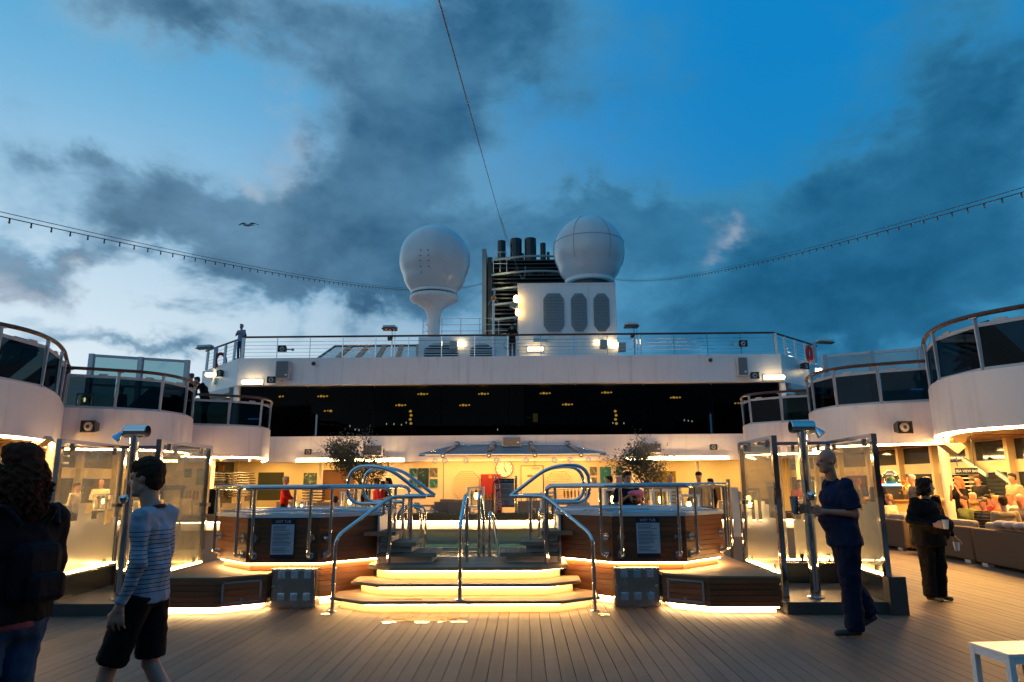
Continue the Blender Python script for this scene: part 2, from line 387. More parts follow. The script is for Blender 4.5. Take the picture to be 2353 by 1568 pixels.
def balcony(side, pts, ys, npanel, label, tilt=True, downs=()):
    s = side
    root = thing('balcony', label, 'balcony', (s*15.2, (ys[0]+ys[1])/2, ZD), 'tiered balconies along the pool deck')
    sm = smooth_path([(p[0], p[1], 0) for p in pts], 11)
    path = [(s*(p.x+(.16 if s < 0 and ys[1] < 25 else 0)), p.y) for p in sm]
    dd = s                                              # thickness goes outboard
    MB().wall(path, ZF, ZD+.02, -.16*dd).build('fascia', white, root, smooth=False)
    inn = offset(path, -.12*dd)
    poly = [tuple(p) for p in inn]+[(s*15.4, ys[1]),(s*15.4, ys[0])]
    MB().prism(poly, 2.95, ZD-.03).build('deck_slab', white, root)
    # light tape along the lower edge and a lit cornice behind it
    MB().wall(offset(path, -.03*dd), ZF-.045, ZF-.005, -.05*dd).build('light_strip', strip, root)
    MB().wall(offset(path, -.30*dd), ZF-.03, ZF+.12, -.35*dd).build('cornice', offwhite, root)
    # wooden slats of the ceiling, running across the ship
    y = ys[0]+.1
    q = offset(path, -.62*dd)
    while y < ys[1]-.2:
        xs_ = []
        for a, b in zip(q, q[1:]):
            if (a[1]-y)*(b[1]-y) <= 0 and a[1] != b[1]: xs_.append(abs(a[0]+(b[0]-a[0])*(y-a[1])/(b[1]-a[1])))
        x0 = (max(xs_) if y < ys[0]+.9 or y > ys[1]-1.2 else min(xs_)) if xs_ else 12.4
        MB().box((s*x0, y, 2.72), (s*15.2, y+.26, 2.76)).build('ceiling_slat', soffit_wood, root)
        y += .34
    # handrail, posts and glass
    post = lin(path, npanel)
    ctr = V((0,0,0))
    rail = [(p[0]+.02*s, p[1], ZR) for p in [(v.x, v.y) for v in lin(path, npanel*5)]]
    MB().tube(rail, .048, 10).build('handrail', railwood, root, smooth=True)
    for i, p in enumerate(post):
        a = post[min(i+1, npanel)]-post[max(i-1, 0)]; a.normalize(); nrm = V((-a.y, a.x, 0))*s
        p = p-nrm*(.07)
        MB().bar((p.x, p.y, ZD-.06), (p.x-.04*s, p.y, ZR-.05), .075, .035).obox((p.x-.06*s, p.y, ZR-.05), (.16,.06,.02), a).build('post', greymetal, root)
    for i in range(npanel):
        a, b = post[i], post[i+1]; u = (b-a).normalized(); L = (b-a).length
        c = (a+b)/2-V((-u.y, u.x, 0))*s*.07
        f = MB().obox((c.x, c.y, (ZD+ZR)/2-.075), (L-.09, .012, ZR-ZD-.33), u).build('glass_panel', baluglass, root)
        MB().obox((c.x, c.y, ZR-.20), (L-.06, .035, .075), u).obox((c.x+u.x*L*.2, c.y+u.y*L*.2, ZR-.15), (.22, .05, .06), u).build('top_frame', greymetal, f)
        MB().obox((c.x, c.y, ZD+.05), (L-.06, .035, .075), u).build('bottom_frame', greymetal, f)
        MB().obox((c.x+u.x*.1, c.y+u.y*.1, ZD+.006), (.5, .05, .02), u).build('drain_slot', black, f)
    for (x, y) in downs:
        MB().lathe([(.001,0),(.06,0),(.06,-.02),(.001,-.02)], (s*x, y, 2.715), 12).build('downlight', emis('downlight_disc', (1,.7,.35), 14), root)
        lamp('downlight_lamp', (s*x, y, 2.66), 40, .25, root)
    for k in range(1, 10, 2):                           # the light the edge tape throws on the deck
        a_ = path[int(len(path)*k/10)]
        if a_[1] > 11 and abs(a_[0]) < 12.2: lamp('tape_light', (a_[0]+.10*s, a_[1], 2.46), 52, .9, root, color=(1,.43,.06), size_y=.08, aim=(-.28*s,-.05,-1))
    return root
for s, sd in ((-1, 'port'), (1, 'starboard')):
    side_txt = 'left' if s < 0 else 'right'
    balcony(s, P1, (6.5, 19.0), 10, f'nearest curved white balcony at the {side_txt} edge with smoked glass and wood handrail', downs=[(11.6,14.4),(13.2,12.5),(12.2,16.9),(14,16)])
    balcony(s, P2, (19.03, 24.98), 6, f'middle white balcony on the {side_txt} with smoked glass, behind the shower screens', downs=[(11.2,21),(13.2,21.5),(12.2,23.6)])
    balcony(s, P3, (25.02, 32.75), 6, f'farthest small white balcony on the {side_txt}, next to the dark lounge windows', downs=[(10.8,27.2),(12.8,27.5),(11.4,30.2),(13.4,30.8)])
# round columns holding up the balconies
colm = [(-1,10.85,17.0),(1,10.75,16.9),(-1,11.0,26.3),(1,10.9,26.2),(-1,9.2,34.3),(1,9.15,34.3)]
colx = {0:'slim white column in front of the left shower, beside the long haired person', 1:'cream column behind the sofas where the bright curved light ends, right',
        2:'cream column under the left middle balcony near the stacked loungers', 3:'cream column on the right behind the shower screens', 4:'thin cream column left of the red sweater person', 5:'thin cream column right of the capped man'}
for i, (s, x, y) in enumerate(colm):
    t = thing('column', colx[i], 'column', (s*x, y, 0), 'round deck columns')
    MB().lathe([(.11,0),(.11,2.50 if y < 20 else 2.94)], (s*x, y, 0), 16).build('shaft', offwhite, t, smooth=True)
    MB().lathe([(.17,0),(.17,.03),(.12,.05),(.12,.06)], (s*x, y, 0.001), 16).build('base_ring', brushed, t)

# ================================================================== AFT LOUNGE BUILDING
lb = thing('lounge_building', 'white superstructure with a full width band of dark lounge windows across the back', 'building', (0, 33.4, 0))
MB().box((-11.4,32.7,2.52),(11.4,33.1,3.72)).box((-15.4,32.74,2.60),(-11.4,33.1,3.70)).box((11.4,32.74,2.60),(15.4,33.1,3.70)).build('lower_fascia', white, lb)
MB().box((-12.95,32.55,6.14),(12.95,33.6,7.46)).build('upper_fascia', white, lb)
for s in (-1, 1):
    w = MB(); a = V((s*12.96,32.56,0)); b = V((s*16.4,36.3,0))
    w.prism([(a.x,a.y),(b.x,b.y),(b.x,b.y+.8),(a.x,a.y+.9)], 6.14, 7.455).build('wing_fascia', white, lb)
    MB().box((s*12.9,32.7,3.6),(s*13.12,33.0,6.14)).build('corner_post', white, lb)
    MB().box((s*13.2,37,3.6),(s*17,37.2,6.12)).build('cream_wall', mat('lit_cream_wall', (.62,.60,.36), .6), lb)
    lamp('side_light', (s*15, 35.2, 5.9), 55, .6, lb, color=(1,.83,.42))
    MB().bar((s*13.3,33.4,6.02),(s*15.5,35.6,6.02), .7, .26).build('soffit_duct', greymetal, lb)
# window band: frame mullions, panes, dark room behind
npane = 8; x0, x1 = -12.85, 12.9
for i in range(npane):
    a = x0+(x1-x0)*i/npane; b = x0+(x1-x0)*(i+1)/npane
    MB().box((a+.012,32.92,3.735),(b-.012,32.94,6.13)).build('window_pane', bandglass, lb)
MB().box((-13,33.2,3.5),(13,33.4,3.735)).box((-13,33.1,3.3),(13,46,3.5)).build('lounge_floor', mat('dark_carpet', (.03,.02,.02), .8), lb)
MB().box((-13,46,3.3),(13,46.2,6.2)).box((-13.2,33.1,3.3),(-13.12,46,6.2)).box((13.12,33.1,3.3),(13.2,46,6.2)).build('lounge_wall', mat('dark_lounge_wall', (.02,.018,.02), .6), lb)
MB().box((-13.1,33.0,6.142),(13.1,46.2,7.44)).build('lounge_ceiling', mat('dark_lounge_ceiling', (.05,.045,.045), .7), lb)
# top deck floor and roof of the aft area under the lounge
MB().prism([(-12.9,33.62),(12.9,33.62),(16.2,37.1),(17,40),(17,62),(-17,62),(-17,40),(-16.2,37.1)],7.35,7.449).build('top_deck', greymetal, lb)
MB().box((-15.4,33.1,2.95),(15.4,46,3.29)).build('underside', offwhite, lb)
c4 = lambda a, b: ((1000+a*.425)/1.7407, (1500+b*.425)/1.7407)
c5 = lambda a, b: ((2000+a*.425)/1.7407, (1500+b*.425)/1.7407)
ch = [(c4(295,205),2,'far left pair of small amber lights behind the dark lounge windows'),(c4(683,203),4,'amber light cluster above the reflected white shape in the left windows'),
      (c4(1625,182),4,'amber light row left of centre high in the dark windows'),(c4(2197,180),4,'amber light row near the middle, left one of the two high ones'),
      (c4(732,340),3,'lowest small amber light row at the left of the lounge windows'),(c4(1418,287),4,'amber light row just above the left dotted vertical lamp'),
      (c4(2020,287),4,'lower amber light row left of the middle window seam'),(c5(425,175),4,'amber light row right of the seam above the yellow lit window'),
      (c5(635,280),4,'lower amber light row right of the yellow lit window'),(c5(1003,168),4,'amber light row above the right dotted vertical lamp'),
      (c5(1650,215),4,'brightest amber cluster in the right part of the lounge windows'),(c5(2243,268),3,'amber light row beside the right balcony glass')]
for (px, n, lab) in ch:
    c = at(px[0], px[1], Y=34.5)
    t = thing('ceiling_lamp', lab, 'lamp', c, 'amber lamps inside the lounge')
    MB().cbox((c.x, c.y, c.z+.075), (.27*n*.5, .07, .02)).build('lamp_frame', darkmetal, t)
    for k in range(n): r_ = (.045,.075,.06,.05)[(k+n)%4]; MB().sphere((c.x+(k-(n-1)/2)*.15, c.y, c.z+.012*(k%2)), (r_,.04,r_*.8), 8, 5).build('lamp_glass', dimbulb, t)
for (pc, lab) in ((lambda b: c4(1512, b), 'dotted vertical amber lamp in the left half of the lounge windows'), (lambda b: c5(1090, b), 'dotted vertical amber lamp in the right half of the lounge windows')):
    c = at(*pc(400), Y=37.5); t = thing('wall_lamp', lab, 'lamp', c, 'vertical amber lamps in the lounge')
    MB().cbox((c.x, c.y+.08, c.z), (.05,.05,.95)).build('stem', darkmetal, t)
    for k in range(4): MB().sphere((c.x+.02*(-1)**k, c.y, c.z-.33+.22*k), (.08,.05,.07), 8, 5).build('lamp_glass', dimbulb, t)
t = thing('inner_window', 'yellow lit doorway seen through the dark lounge windows right of centre', 'window', at(*c5(310,470), Y=44), None)
p = at(*c5(250,365), Y=44); q2 = at(*c5(357,578), Y=44)
yl = emis('yellow_lit_room', (1,.72,.2), .16)
MB().box((p.x,44,p.z-.25),(p.x+.42*(q2.x-p.x),44.03,q2.z+1.2)).build('window_pane', yl, t); MB().box((p.x+.57*(q2.x-p.x),44,p.z),(q2.x,44.03,q2.z+.9)).build('window_pane', yl, t)
cp = emis('dim_lit_ceiling', (1,.72,.42), .035)  # faint emission painted in for a pale shape in the panes
for k, P in enumerate((((590,236),(795,234),(795,318),(590,318)),((845,234),(940,240),(1055,290),(1055,316),(885,318)))):
    pts = [at(*c4(*q_), Y=43.5) for q_ in P]; n_ = len(pts)
    tag(MB().add(pts+[p+V((0,.05,0)) for p in pts],[tuple(range(n_)),tuple(range(2*n_-1,n_-1,-1))]+[(j,n_+j,n_+(j+1)%n_,(j+1)%n_) for j in range(n_)]).build('lit_ceiling_panel', cp), ['dim lit ceiling panel behind the left lounge windows, left of the pair','dim lit ceiling panel with slanted end behind the left lounge windows'][k], 'panel', 'dim panels inside the lounge')
wht = emis('tiny_table_lamp', (1,.9,.6), 3.0)
for k, q_ in enumerate((c4(1285,462),c4(1355,463),c4(1425,470),c4(1470,450),c4(940,482),c4(990,515),c4(1026,520),c5(1735,427),c5(1772,432),c5(1807,437),c5(1062,453),c5(1166,456),c4(2330,515))):
    p = at(*q_, Y=36); t = thing('table_lamp', ['first','second','third','fourth','fifth','sixth','seventh','eighth','ninth','tenth','eleventh','twelfth','thirteenth'][sorted(range(13), key=lambda i: [c4(1285,0)[0],c4(1355,0)[0],c4(1425,0)[0],c4(1470,0)[0],c4(940,0)[0],c4(990,0)[0],c4(1026,0)[0],c5(1735,0)[0],c5(1772,0)[0],c5(1807,0)[0],c5(1062,0)[0],c5(1166,0)[0],c4(2330,0)[0]][i]).index(k)]+' tiny white table light from the left behind the lounge windows', 'lamp', p, 'tiny table lights in the lounge')
    MB().sphere(p, (.022,.02,.05), 6, 4).build('shade', wht, t); MB().tube([p+V((0,0,-.05)), V((p.x,p.y,max(3.55,p.z-.3)))], .01, 4).build('stem', darkmetal, t)
# ------------------------------------------------------------------ top railing
tr = thing('top_railing', 'long white railing with wires and dark wooden handrail around the top deck', 'railing', (0, 32.8, 7.46))
zt = 7.46; H = 1.06
path = [(-16.2,36.1),(-12.75,32.68),(12.75,32.68),(16.2,36.1)]
MB().tube([(x,y,zt+H) for x,y in path], .05, 8).build('handrail', railwood, tr, smooth=True)
for k in range(5): MB().tube([(x,y,zt+.12+.175*k) for x,y in path], .010, 5).build('wire', steel, tr)
X = -12.75
while X < 12.8:
    MB().bar((X,32.68,zt),(X,32.68,zt+H-.04), .035, .05).build('post', steel, tr); X += 1.594
for s in (-1,1):
    for k in range(1,5):
        f = k/4.2; x = s*(12.75+3.45*f); y = 32.68+3.42*f
        MB().bar((x,y,zt),(x-.03*s,y,zt+H-.04), .09, .14).build('post', white, tr)
    MB().bar((s*12.8,32.66,zt),(s*12.8,32.66,zt+H-.04), .12, .14).build('post', white, tr)
# forward superstructure, unseen behind the viewpoint; walls darkened for the steel's reflections
fs = thing('forward_superstructure', 'white forward superstructure with dark windows, behind the viewpoint', 'building', (0, -9, 0))
MB().box((-15.5,-9.2,0),(15.5,-9,.9)).box((-15.5,-9.2,2.6),(15.5,-9,3.9)).box((-15.5,-9.2,6.2),(15.5,-9,7.6)).build('wall', mat('dark_grey_paint',(.14,.14,.15),.5), fs)
for k in range(10):
    MB().box((-15.5+3.1*k+.05,-9.1,.9),(-15.5+3.1*(k+1)-.05,-9.05,2.6)).build('window_pane', mat('dark_night_pane',(.012,.022,.035),.06), fs); MB().box((-15.5+3.1*k+.05,-9.1,3.9),(-15.5+3.1*(k+1)-.05,-9.05,6.2)).build('window_pane', mat('dark_night_pane'), fs)
MB().box((-15.5,-12,0),(15.5,-11.8,7.6)).build('back_wall', darkmetal, fs)
for s in (-1,1):
    fb3 = thing('forward_balcony', f'white upper deck side running forward on the {"left" if s<0 else "right"}, beside the viewpoint', 'balcony', (s*15.1,-1,3.6), 'forward decks')
    MB().box((s*14.85,-9,ZF),(s*15.0,6.4,ZD)).build('fascia', white, fb3); MB().box((s*15.05,-9,0),(s*15.4,9.4,ZF)).build('side_wall', mat('cream_paint'), fb3)
# lower short railing pieces where the balconies meet the windows
for s in (-1,1):
    pass
# ================================================================== ON THE TOP DECK
radm = mat('radome_gelcoat', (.60,.60,.62), .22, var=.05, scale=.8, coat=.3)
seamm = mat('grey_seam', (.30,.30,.32), .5)
def radome_profile(R, zb, rb):
    """sphere that narrows to a ring of radius rb, zb below its centre"""
    pr = []
    a0 = math.radians(-28)
    pr.append((rb, -zb))
    for k in range(1, 6):
        t = k/6; a = a0; x = rb+(R*math.cos(a)-rb)*t; z = -zb+(R*math.sin(a)+zb)*t; pr.append((x+.10*math.sin(PI*t), z))
    for k in range(0, 19): a = a0+(math.radians(89.5)-a0)*k/18; pr.append((R*math.cos(a), R*math.sin(a)))
    return pr
c = at(999, 598, Y=40); R = 2.13
t1 = thing('radome', 'left white radome globe on a slim flared pedestal', 'radome', (c.x, 40, 7.46), 'satellite radomes')
MB().lathe(radome_profile(R, 2.02, 1.36), c, 48).build('dome', radm, t1, smooth=True)
zb = c.z-2.02
MB().lathe([(1.40,0),(1.40,-.16),(1.30,-.18)], (c.x,c.y,zb), 40).build('ring', white, t1)
MB().lathe([(1.38,-.26),(1.43,-.27),(1.43,-.50),(1.22,-.62),(.60,-1.0),(.42,-1.3),(.38,-1.7),(.36,-3.0),(.36,7.5-zb+.5),(.55,7.5-zb)], (c.x,c.y,zb), 32).build('pedestal', white, t1, smooth=True)
MB().lathe([(1.30,-.05),(1.30,-.30)], (c.x,c.y,zb-.02), 32).build('dark_gap', black, t1)
m = MB()
for k in range(5):
    for s in (-1,1):
        a = V((s*(.24-.03*(k in (0,4))), 0, 0)); z = c.z+.25-.30*k-.35; m.cbox((c.x-.33+a.x, c.y-2.13*math.cos(math.asin(min(1,abs(z-c.z)/2.3)))-.02+(.05 if k>2 else 0), z), (.10 if k in (1,2,3) else .04,.03,.035 if k in (1,2,3) else .1))
m.build('vent_slot', black, t1)
c = at(1353, 578, Y=40.5)
t2 = thing('radome', 'right white radome globe with panel seams on top of the louvred house', 'radome', (c.x, 40.5, 13.2), 'satellite radomes')
MB().lathe(radome_profile(R+.03, 1.86, 1.42), c, 48).build('dome', radm, t2, smooth=True)
def ring_pts(f, n=48): return [c+V(f(2*PI*k/n)) for k in range(n)]
Rs = R+.045
MB().tube([c+V((Rs*math.cos(a)*math.cos(.2), Rs*math.sin(a)*math.cos(.2), Rs*.2)) for a in [2*PI*k/48 for k in range(48)]], .012, 4, closed=True).build('seam', seamm, t2)
for q in range(6):
    a = q*PI/3
    MB().tube([c+V((Rs*math.cos(e)*math.cos(a), Rs*math.cos(e)*math.sin(a), Rs*math.sin(e))) for e in [math.radians(-26+8*k) for k in range(15)]], .012, 4).build('seam', seamm, t2)
MB().lathe([(1.46,0),(1.50,-.02),(1.50,-.22),(1.46,-.24)], (c.x,c.y,c.z-1.84), 40).build('ring', white, t2)
MB().lathe([(1.2,-.24),(1.2,-.5)], (c.x,c.y,c.z-1.84), 24).build('mount', darkmetal, t2)
# louvred ventilation house
def octo(x0,x1,z0,z1,cx,cz): return [(x0+cx,z0),(x1-cx,z0),(x1,z0+cz),(x1,z1-cz),(x1-cx,z1),(x0+cx,z1),(x0,z1-cz),(x0,z0+cz)]
def louvre(parent, Y, x0, x1, z0, z1, cx, cz, n, m_slat=None, name='louvre', hole=True):
    """octagonal opening filled with slats: dark recess, one slat object with 'stuff'-free separate slats"""
    P = octo(x0,x1,z0,z1,cx,cz)
    b = MB(); b.add([(p[0],Y-.004,p[1]) for p in P], [tuple(range(7,-1,-1))]); L = b.build(name, black, parent)  # black sheet on the wall, painted for the shaded opening
    mm = None
    for k in range(n):
        z = z0+(z1-z0)*(k+.5)/n
        if z < z0+cz: w = cx*(1-(z-z0)/cz)
        elif z > z1-cz: w = cx*(1-(z1-z)/cz)
        else: w = 0
        MB().add([(x0+w,Y-.01,z+.03),(x1-w,Y-.01,z+.03),(x1-w,Y-.09,z-.045),(x0+w,Y-.09,z-.045),(x0+w,Y-.01,z+.015),(x1-w,Y-.01,z+.015),(x1-w,Y-.09,z-.06),(x0+w,Y-.09,z-.06)],
                 [(0,1,2,3),(7,6,5,4),(3,2,6,7),(0,3,7,4),(1,5,6,2)]).build('slat', m_slat or greymetal, L)
    return L
a = at(1190,655,Y=38); b = at(1414,655,Y=38); vz = a.z
vh = thing('ventilation_house', 'tall white ventilation house with three large louvres below the right radome', 'building', ((a.x+b.x)/2, 40, 7.46))
MB().box((a.x,38,7.46),(b.x,43,vz)).build('wall', white, vh); MB().box((a.x-.03,37.97,vz),(b.x+.03,43.03,vz+.08)).build('roof', white, vh)
for (l, r) in ((1248,1297),(1311,1350),(1363,1402)):
    p = at(l,674,Y=37.99); q = at(r,762,Y=37.99)
    louvre(vh, 37.99, p.x, q.x, q.z, p.z, .25, .35, 26)
a2 = at(962,775,Y=37.2); b2 = at(1162,775,Y=37.2)
vl = thing('low_deckhouse', 'low white deckhouse with two wide louvres behind the top railing', 'building', ((a2.x+b2.x)/2, 39, 7.46))
MB().box((a2.x,37.2,7.46),(a.x-.02,42,a2.z)).build('wall', white, vl)
for (l, r) in ((975,1053),(1080,1135)):
    p = at(l,790,Y=37.19); q = at(r,828,Y=37.19)
    louvre(vl, 37.19, p.x, q.x, 7.55, p.z, .45, .3, 11)
# railing on the low deckhouse
rl = thing('deckhouse_railing', 'thin white railing on the low deckhouse around the radome pedestal', 'railing', (a2.x, 37.4, a2.z))
for k in range(4): MB().tube([(a2.x+.2,39.6,a2.z+.35*k+.02),(a2.x+.2,37.4,a2.z+.35*k+.02),(a.x-.1,37.4,a2.z+.35*k+.02)], .016, 5).build('rail', white, rl)
x = a2.x+.2
while x < a.x: MB().bar((x,37.4,a2.z),(x,37.4,a2.z+1.08), .035).build('post', white, rl); x += 1.05
# funnel
fn = thing('funnel', 'dark ship funnel with black exhaust pipes and curved pale bands', 'funnel', (.8, 50, 7.46))
Yf = 50
wf = at(1108,572,Y=Yf); we = at(1300,572,Y=Yf); fb_ = mat('funnel_black', (.012,.013,.014), .35, var=.1)
fx0, fx1 = wf.x, we.x
MB().box((fx0,Yf,7.4),(fx0+.30,Yf+4,wf.z)).build('side_wall', mat('funnel_grey',(.20,.21,.22),.5), fn)
MB().box((fx0+.40,Yf+.5,7.4),(fx0+.75,Yf+4,wf.z-.5)).build('side_wall', fb_, fn)
MB().box((fx0+.8,Yf+2.9,7.4),(fx1+2,Yf+3.3,at(1124,606,Y=Yf+2.9).z)).build('back_wall', fb_, fn)
pipes = [(1143,1162,555),(1172,1199,551),(1205,1232,550),(1241,1254,560),(1256,1263,580),(1197,1204,583)]
for (l, r, tp) in pipes:
    p = at(l,tp,Y=Yf+1.5); q = at(r,tp,Y=Yf+1.5)
    MB().lathe([((q.x-p.x)/2*1.06,7.4),((q.x-p.x)/2*1.06,p.z-2.2),((q.x-p.x)/2,p.z-1.9),((q.x-p.x)/2,p.z),((q.x-p.x)/2*.85,p.z),((q.x-p.x)/2*.85,p.z-.4)], ((p.x+q.x)/2, Yf+1.5, 0), 16).build('exhaust_pipe', fb_, fn, smooth=False)
band = mat('pale_band', (.30,.30,.26), .5)
for py in (596,630,664,699,733,770):
    p0 = at(1124,py+3,Y=Yf); m = MB(); pts = [(fx0+.75+(fx1+1.2-fx0-.75)*k/12, Yf-.1-.9*math.sin(PI*k/12)+.2, p0.z+.05) for k in range(13)]
    m.tube(pts, .085, 8).build('band', band, fn, smooth=True)
for py in (604,612,621,638,646,655,672,681,690,707,716,725,742,751,760):
    p0 = at(1124,py,Y=Yf+1); MB().box((fx0+.8,Yf+.5,p0.z-.05),(fx1+1,Yf+1.3,p0.z+.05)).build('platform', fb_, fn)
m = MB()
zt2 = at(1124,580,Y=Yf).z
for k in range(3): m.tube([(fx0+.8,Yf,zt2-.45*k),(fx0+1.9,Yf,zt2-.45*k)], .025, 5)
for x in (fx0+.85, fx0+1.35, fx0+1.85): m.bar((x,Yf,zt2-1.6),(x,Yf,zt2), .04)
m.build('top_rail', greymetal, fn)
for (l, tp) in ((1140,720),(1160,672),(1140,762),(1150,640)):
    p = at(l,tp,Y=Yf+.9); lamp('funnel_lamp', (p.x,Yf-1.2,p.z), 5, .3, fn, color=(1,.95,.6), aim=(0,1,.1))
# slim mast with amber lamp
p = at(1134,690,Y=37); ms = thing('signal_mast', 'slim white mast with an orange lamp on top, left of the man photographing', 'mast', (p.x, 37, 7.46))
MB().tube([(p.x,37,7.46),(p.x,37,p.z)], .065, 10).build('pole', white, ms)
MB().lathe([(.10,0),(.15,.06),(.15,.18),(.08,.25)], (p.x,37,p.z), 12).build('lamp_cap', mat('orange_plastic', (.7,.22,.02), .4), ms)
MB().tube([(p.x-.3,37,p.z-.3),(p.x-.2,37,p.z-.05),(p.x,37,p.z),(p.x+.2,37,p.z-.05),(p.x+.3,37,p.z-.3)], .018, 5).cbox((p.x+.05,37,p.z+.45),(.1,.06,.4)).build('bracket', greymetal, ms)
# floodlights on poles on the top rail
def pole_flood(px, py, Y, label):
    p = at(px, py, Y=Y); t = thing('floodlight', label, 'floodlight', (p.x, Y, 7.46), 'floodlights on the top railing')
    MB().bar((p.x+.12,Y,7.46),(p.x+.12,Y,p.z-.08), .07).bar((p.x+.26,Y,7.46),(p.x+.26,Y,p.z-.1), .03).build('pole', steel, t)
    MB().prism([(p.x-.30,Y-.28),(p.x+.30,Y-.28),(p.x+.36,Y+.25),(p.x-.36,Y+.25)], p.z-.10, p.z+.03).build('housing', mat('pale_lamp_housing',(.5,.53,.56),.4), t, bevel=.05)
    MB().prism([(p.x-.34,Y-.32),(p.x+.34,Y-.32),(p.x+.34,Y+.2),(p.x-.34,Y+.2)], p.z-.18, p.z-.11).build('lens_rim', darkmetal, t)
    MB().cbox((p.x+.02,Y-.1,p.z-.62),(.18,.14,.16)).build('junction_box', darkmetal, t)
pole_flood(896, 751, 32.9, 'floodlight on a pole left of the radome pedestal')
pole_flood(1450, 745, 32.9, 'floodlight on a pole right of the louvred house')
for s, px, py, lab in ((-1,472,797,'floodlight reaching out over the left end of the top railing'), (1,1895,784,'floodlight reaching out over the right end of the top railing')):
    p = at(px, py, Y=34.5); t = thing('floodlight', lab, 'floodlight', (p.x, 34.5, 7.46), 'floodlights on the top railing')
    MB().bar((p.x-.5*s,34.6,7.3),(p.x-.5*s,34.6,p.z-.05), .12).bar((p.x-.5*s,34.6,p.z-.05),(p.x,34.5,p.z-.02), .06).build('pole', greymetal, t)
    MB().obox((p.x,34.5,p.z),(.75,.4,.15),(1,0,-.05*s)).build('housing', mat('pale_lamp_housing'), t, bevel=.05)
    MB().obox((p.x,34.46,p.z-.10),(.78,.42,.05),(1,0,-.05*s)).build('lens_rim', darkmetal, t)
# lifebuoys
for s, px, py, side_txt in ((-1,507,830,'left'),(1,1860,813,'right')):
    p = at(px,py,Y=34.8); m = MB()
    ringp = [p+V((.30*math.cos(a)*.6, .30*math.cos(a)*.6, .38*math.sin(a))) for a in [2*PI*k/20 for k in range(20)]]
    o = m.tube(ringp, .085, 8, closed=True).build('lifebuoy', mat('lifebuoy_red', (.50,.03,.02), .5), None, smooth=True)
    tag(o, f'red lifebuoy hanging inside the railing at the {side_txt} end of the top deck', 'lifebuoy', 'lifebuoys')
# orange lit glass roof
def quadp(m, pts, th=.03):
    n = len(pts); d = V((0,th,0)); m.add([V(p) for p in pts]+[V(p)+d for p in pts], [tuple(range(n)), tuple(range(2*n-1,n-1,-1))]+[(k,n+k,n+(k+1)%n,(k+1)%n) for k in range(n)]); return m
gr = thing('glass_roof', 'sloping glass roof with orange glow behind the top railing, left of the deckhouse', 'roof', (-9, 41, 7.46))
B = [at(770,796,Y=42), at(962,796,Y=42)]; Fp = [at(727,826,Y=38.5), at(962,822,Y=38.5)]
zf = Fp[0].z; zbk = B[0].z
og = mat('orange_beam', (.55,.20,.07), .5); pl = thin_glass('roof_glass', (.5,.62,.68), .15, frost=.35, frost_col=(.6,.65,.68))  # orange glow is put into the beam colour
m = MB(); m.bar((B[0].x,42,zbk),(B[1].x,42,zbk), .10).bar((Fp[0].x,38.5,zf),(B[0].x,42,zbk), .10).bar((Fp[0].x,38.5,zf),(Fp[1].x,38.5,zf), .07); m.build('frame', darkmetal, gr)
for k in range(5):
    f0 = k/5; f1 = (k+1)/5
    tL = lambda f: B[0].x+(B[1].x-B[0].x)*f; bL = lambda f: Fp[0].x+(Fp[1].x-Fp[0].x)*f
    MB().add([(bL(f0)+.1,38.5,zf),(bL(f1)-.15,38.5,zf),(tL(f1)-.15,42,zbk),(tL(f0)+.1,42,zbk)], [(0,1,2,3)]).build('roof_pane', pl, gr)
    MB().bar((bL(f1),38.4,zf),(tL(f1),41.9,zbk), .28, .10).build('beam', og, gr)
MB().box((Fp[0].x,38.6,7.46),(Fp[1].x,38.7,zf-.02)).build('lit_wall', mat('orange_wall', (.60,.26,.08), .5), gr)  # orange light is put into the wall colour too
for x in (-11,-9,-7): lamp('roof_lamp', (x, 37.9, 8.0), 16, .3, gr, color=(1,.55,.2), aim=(0,1,.0))
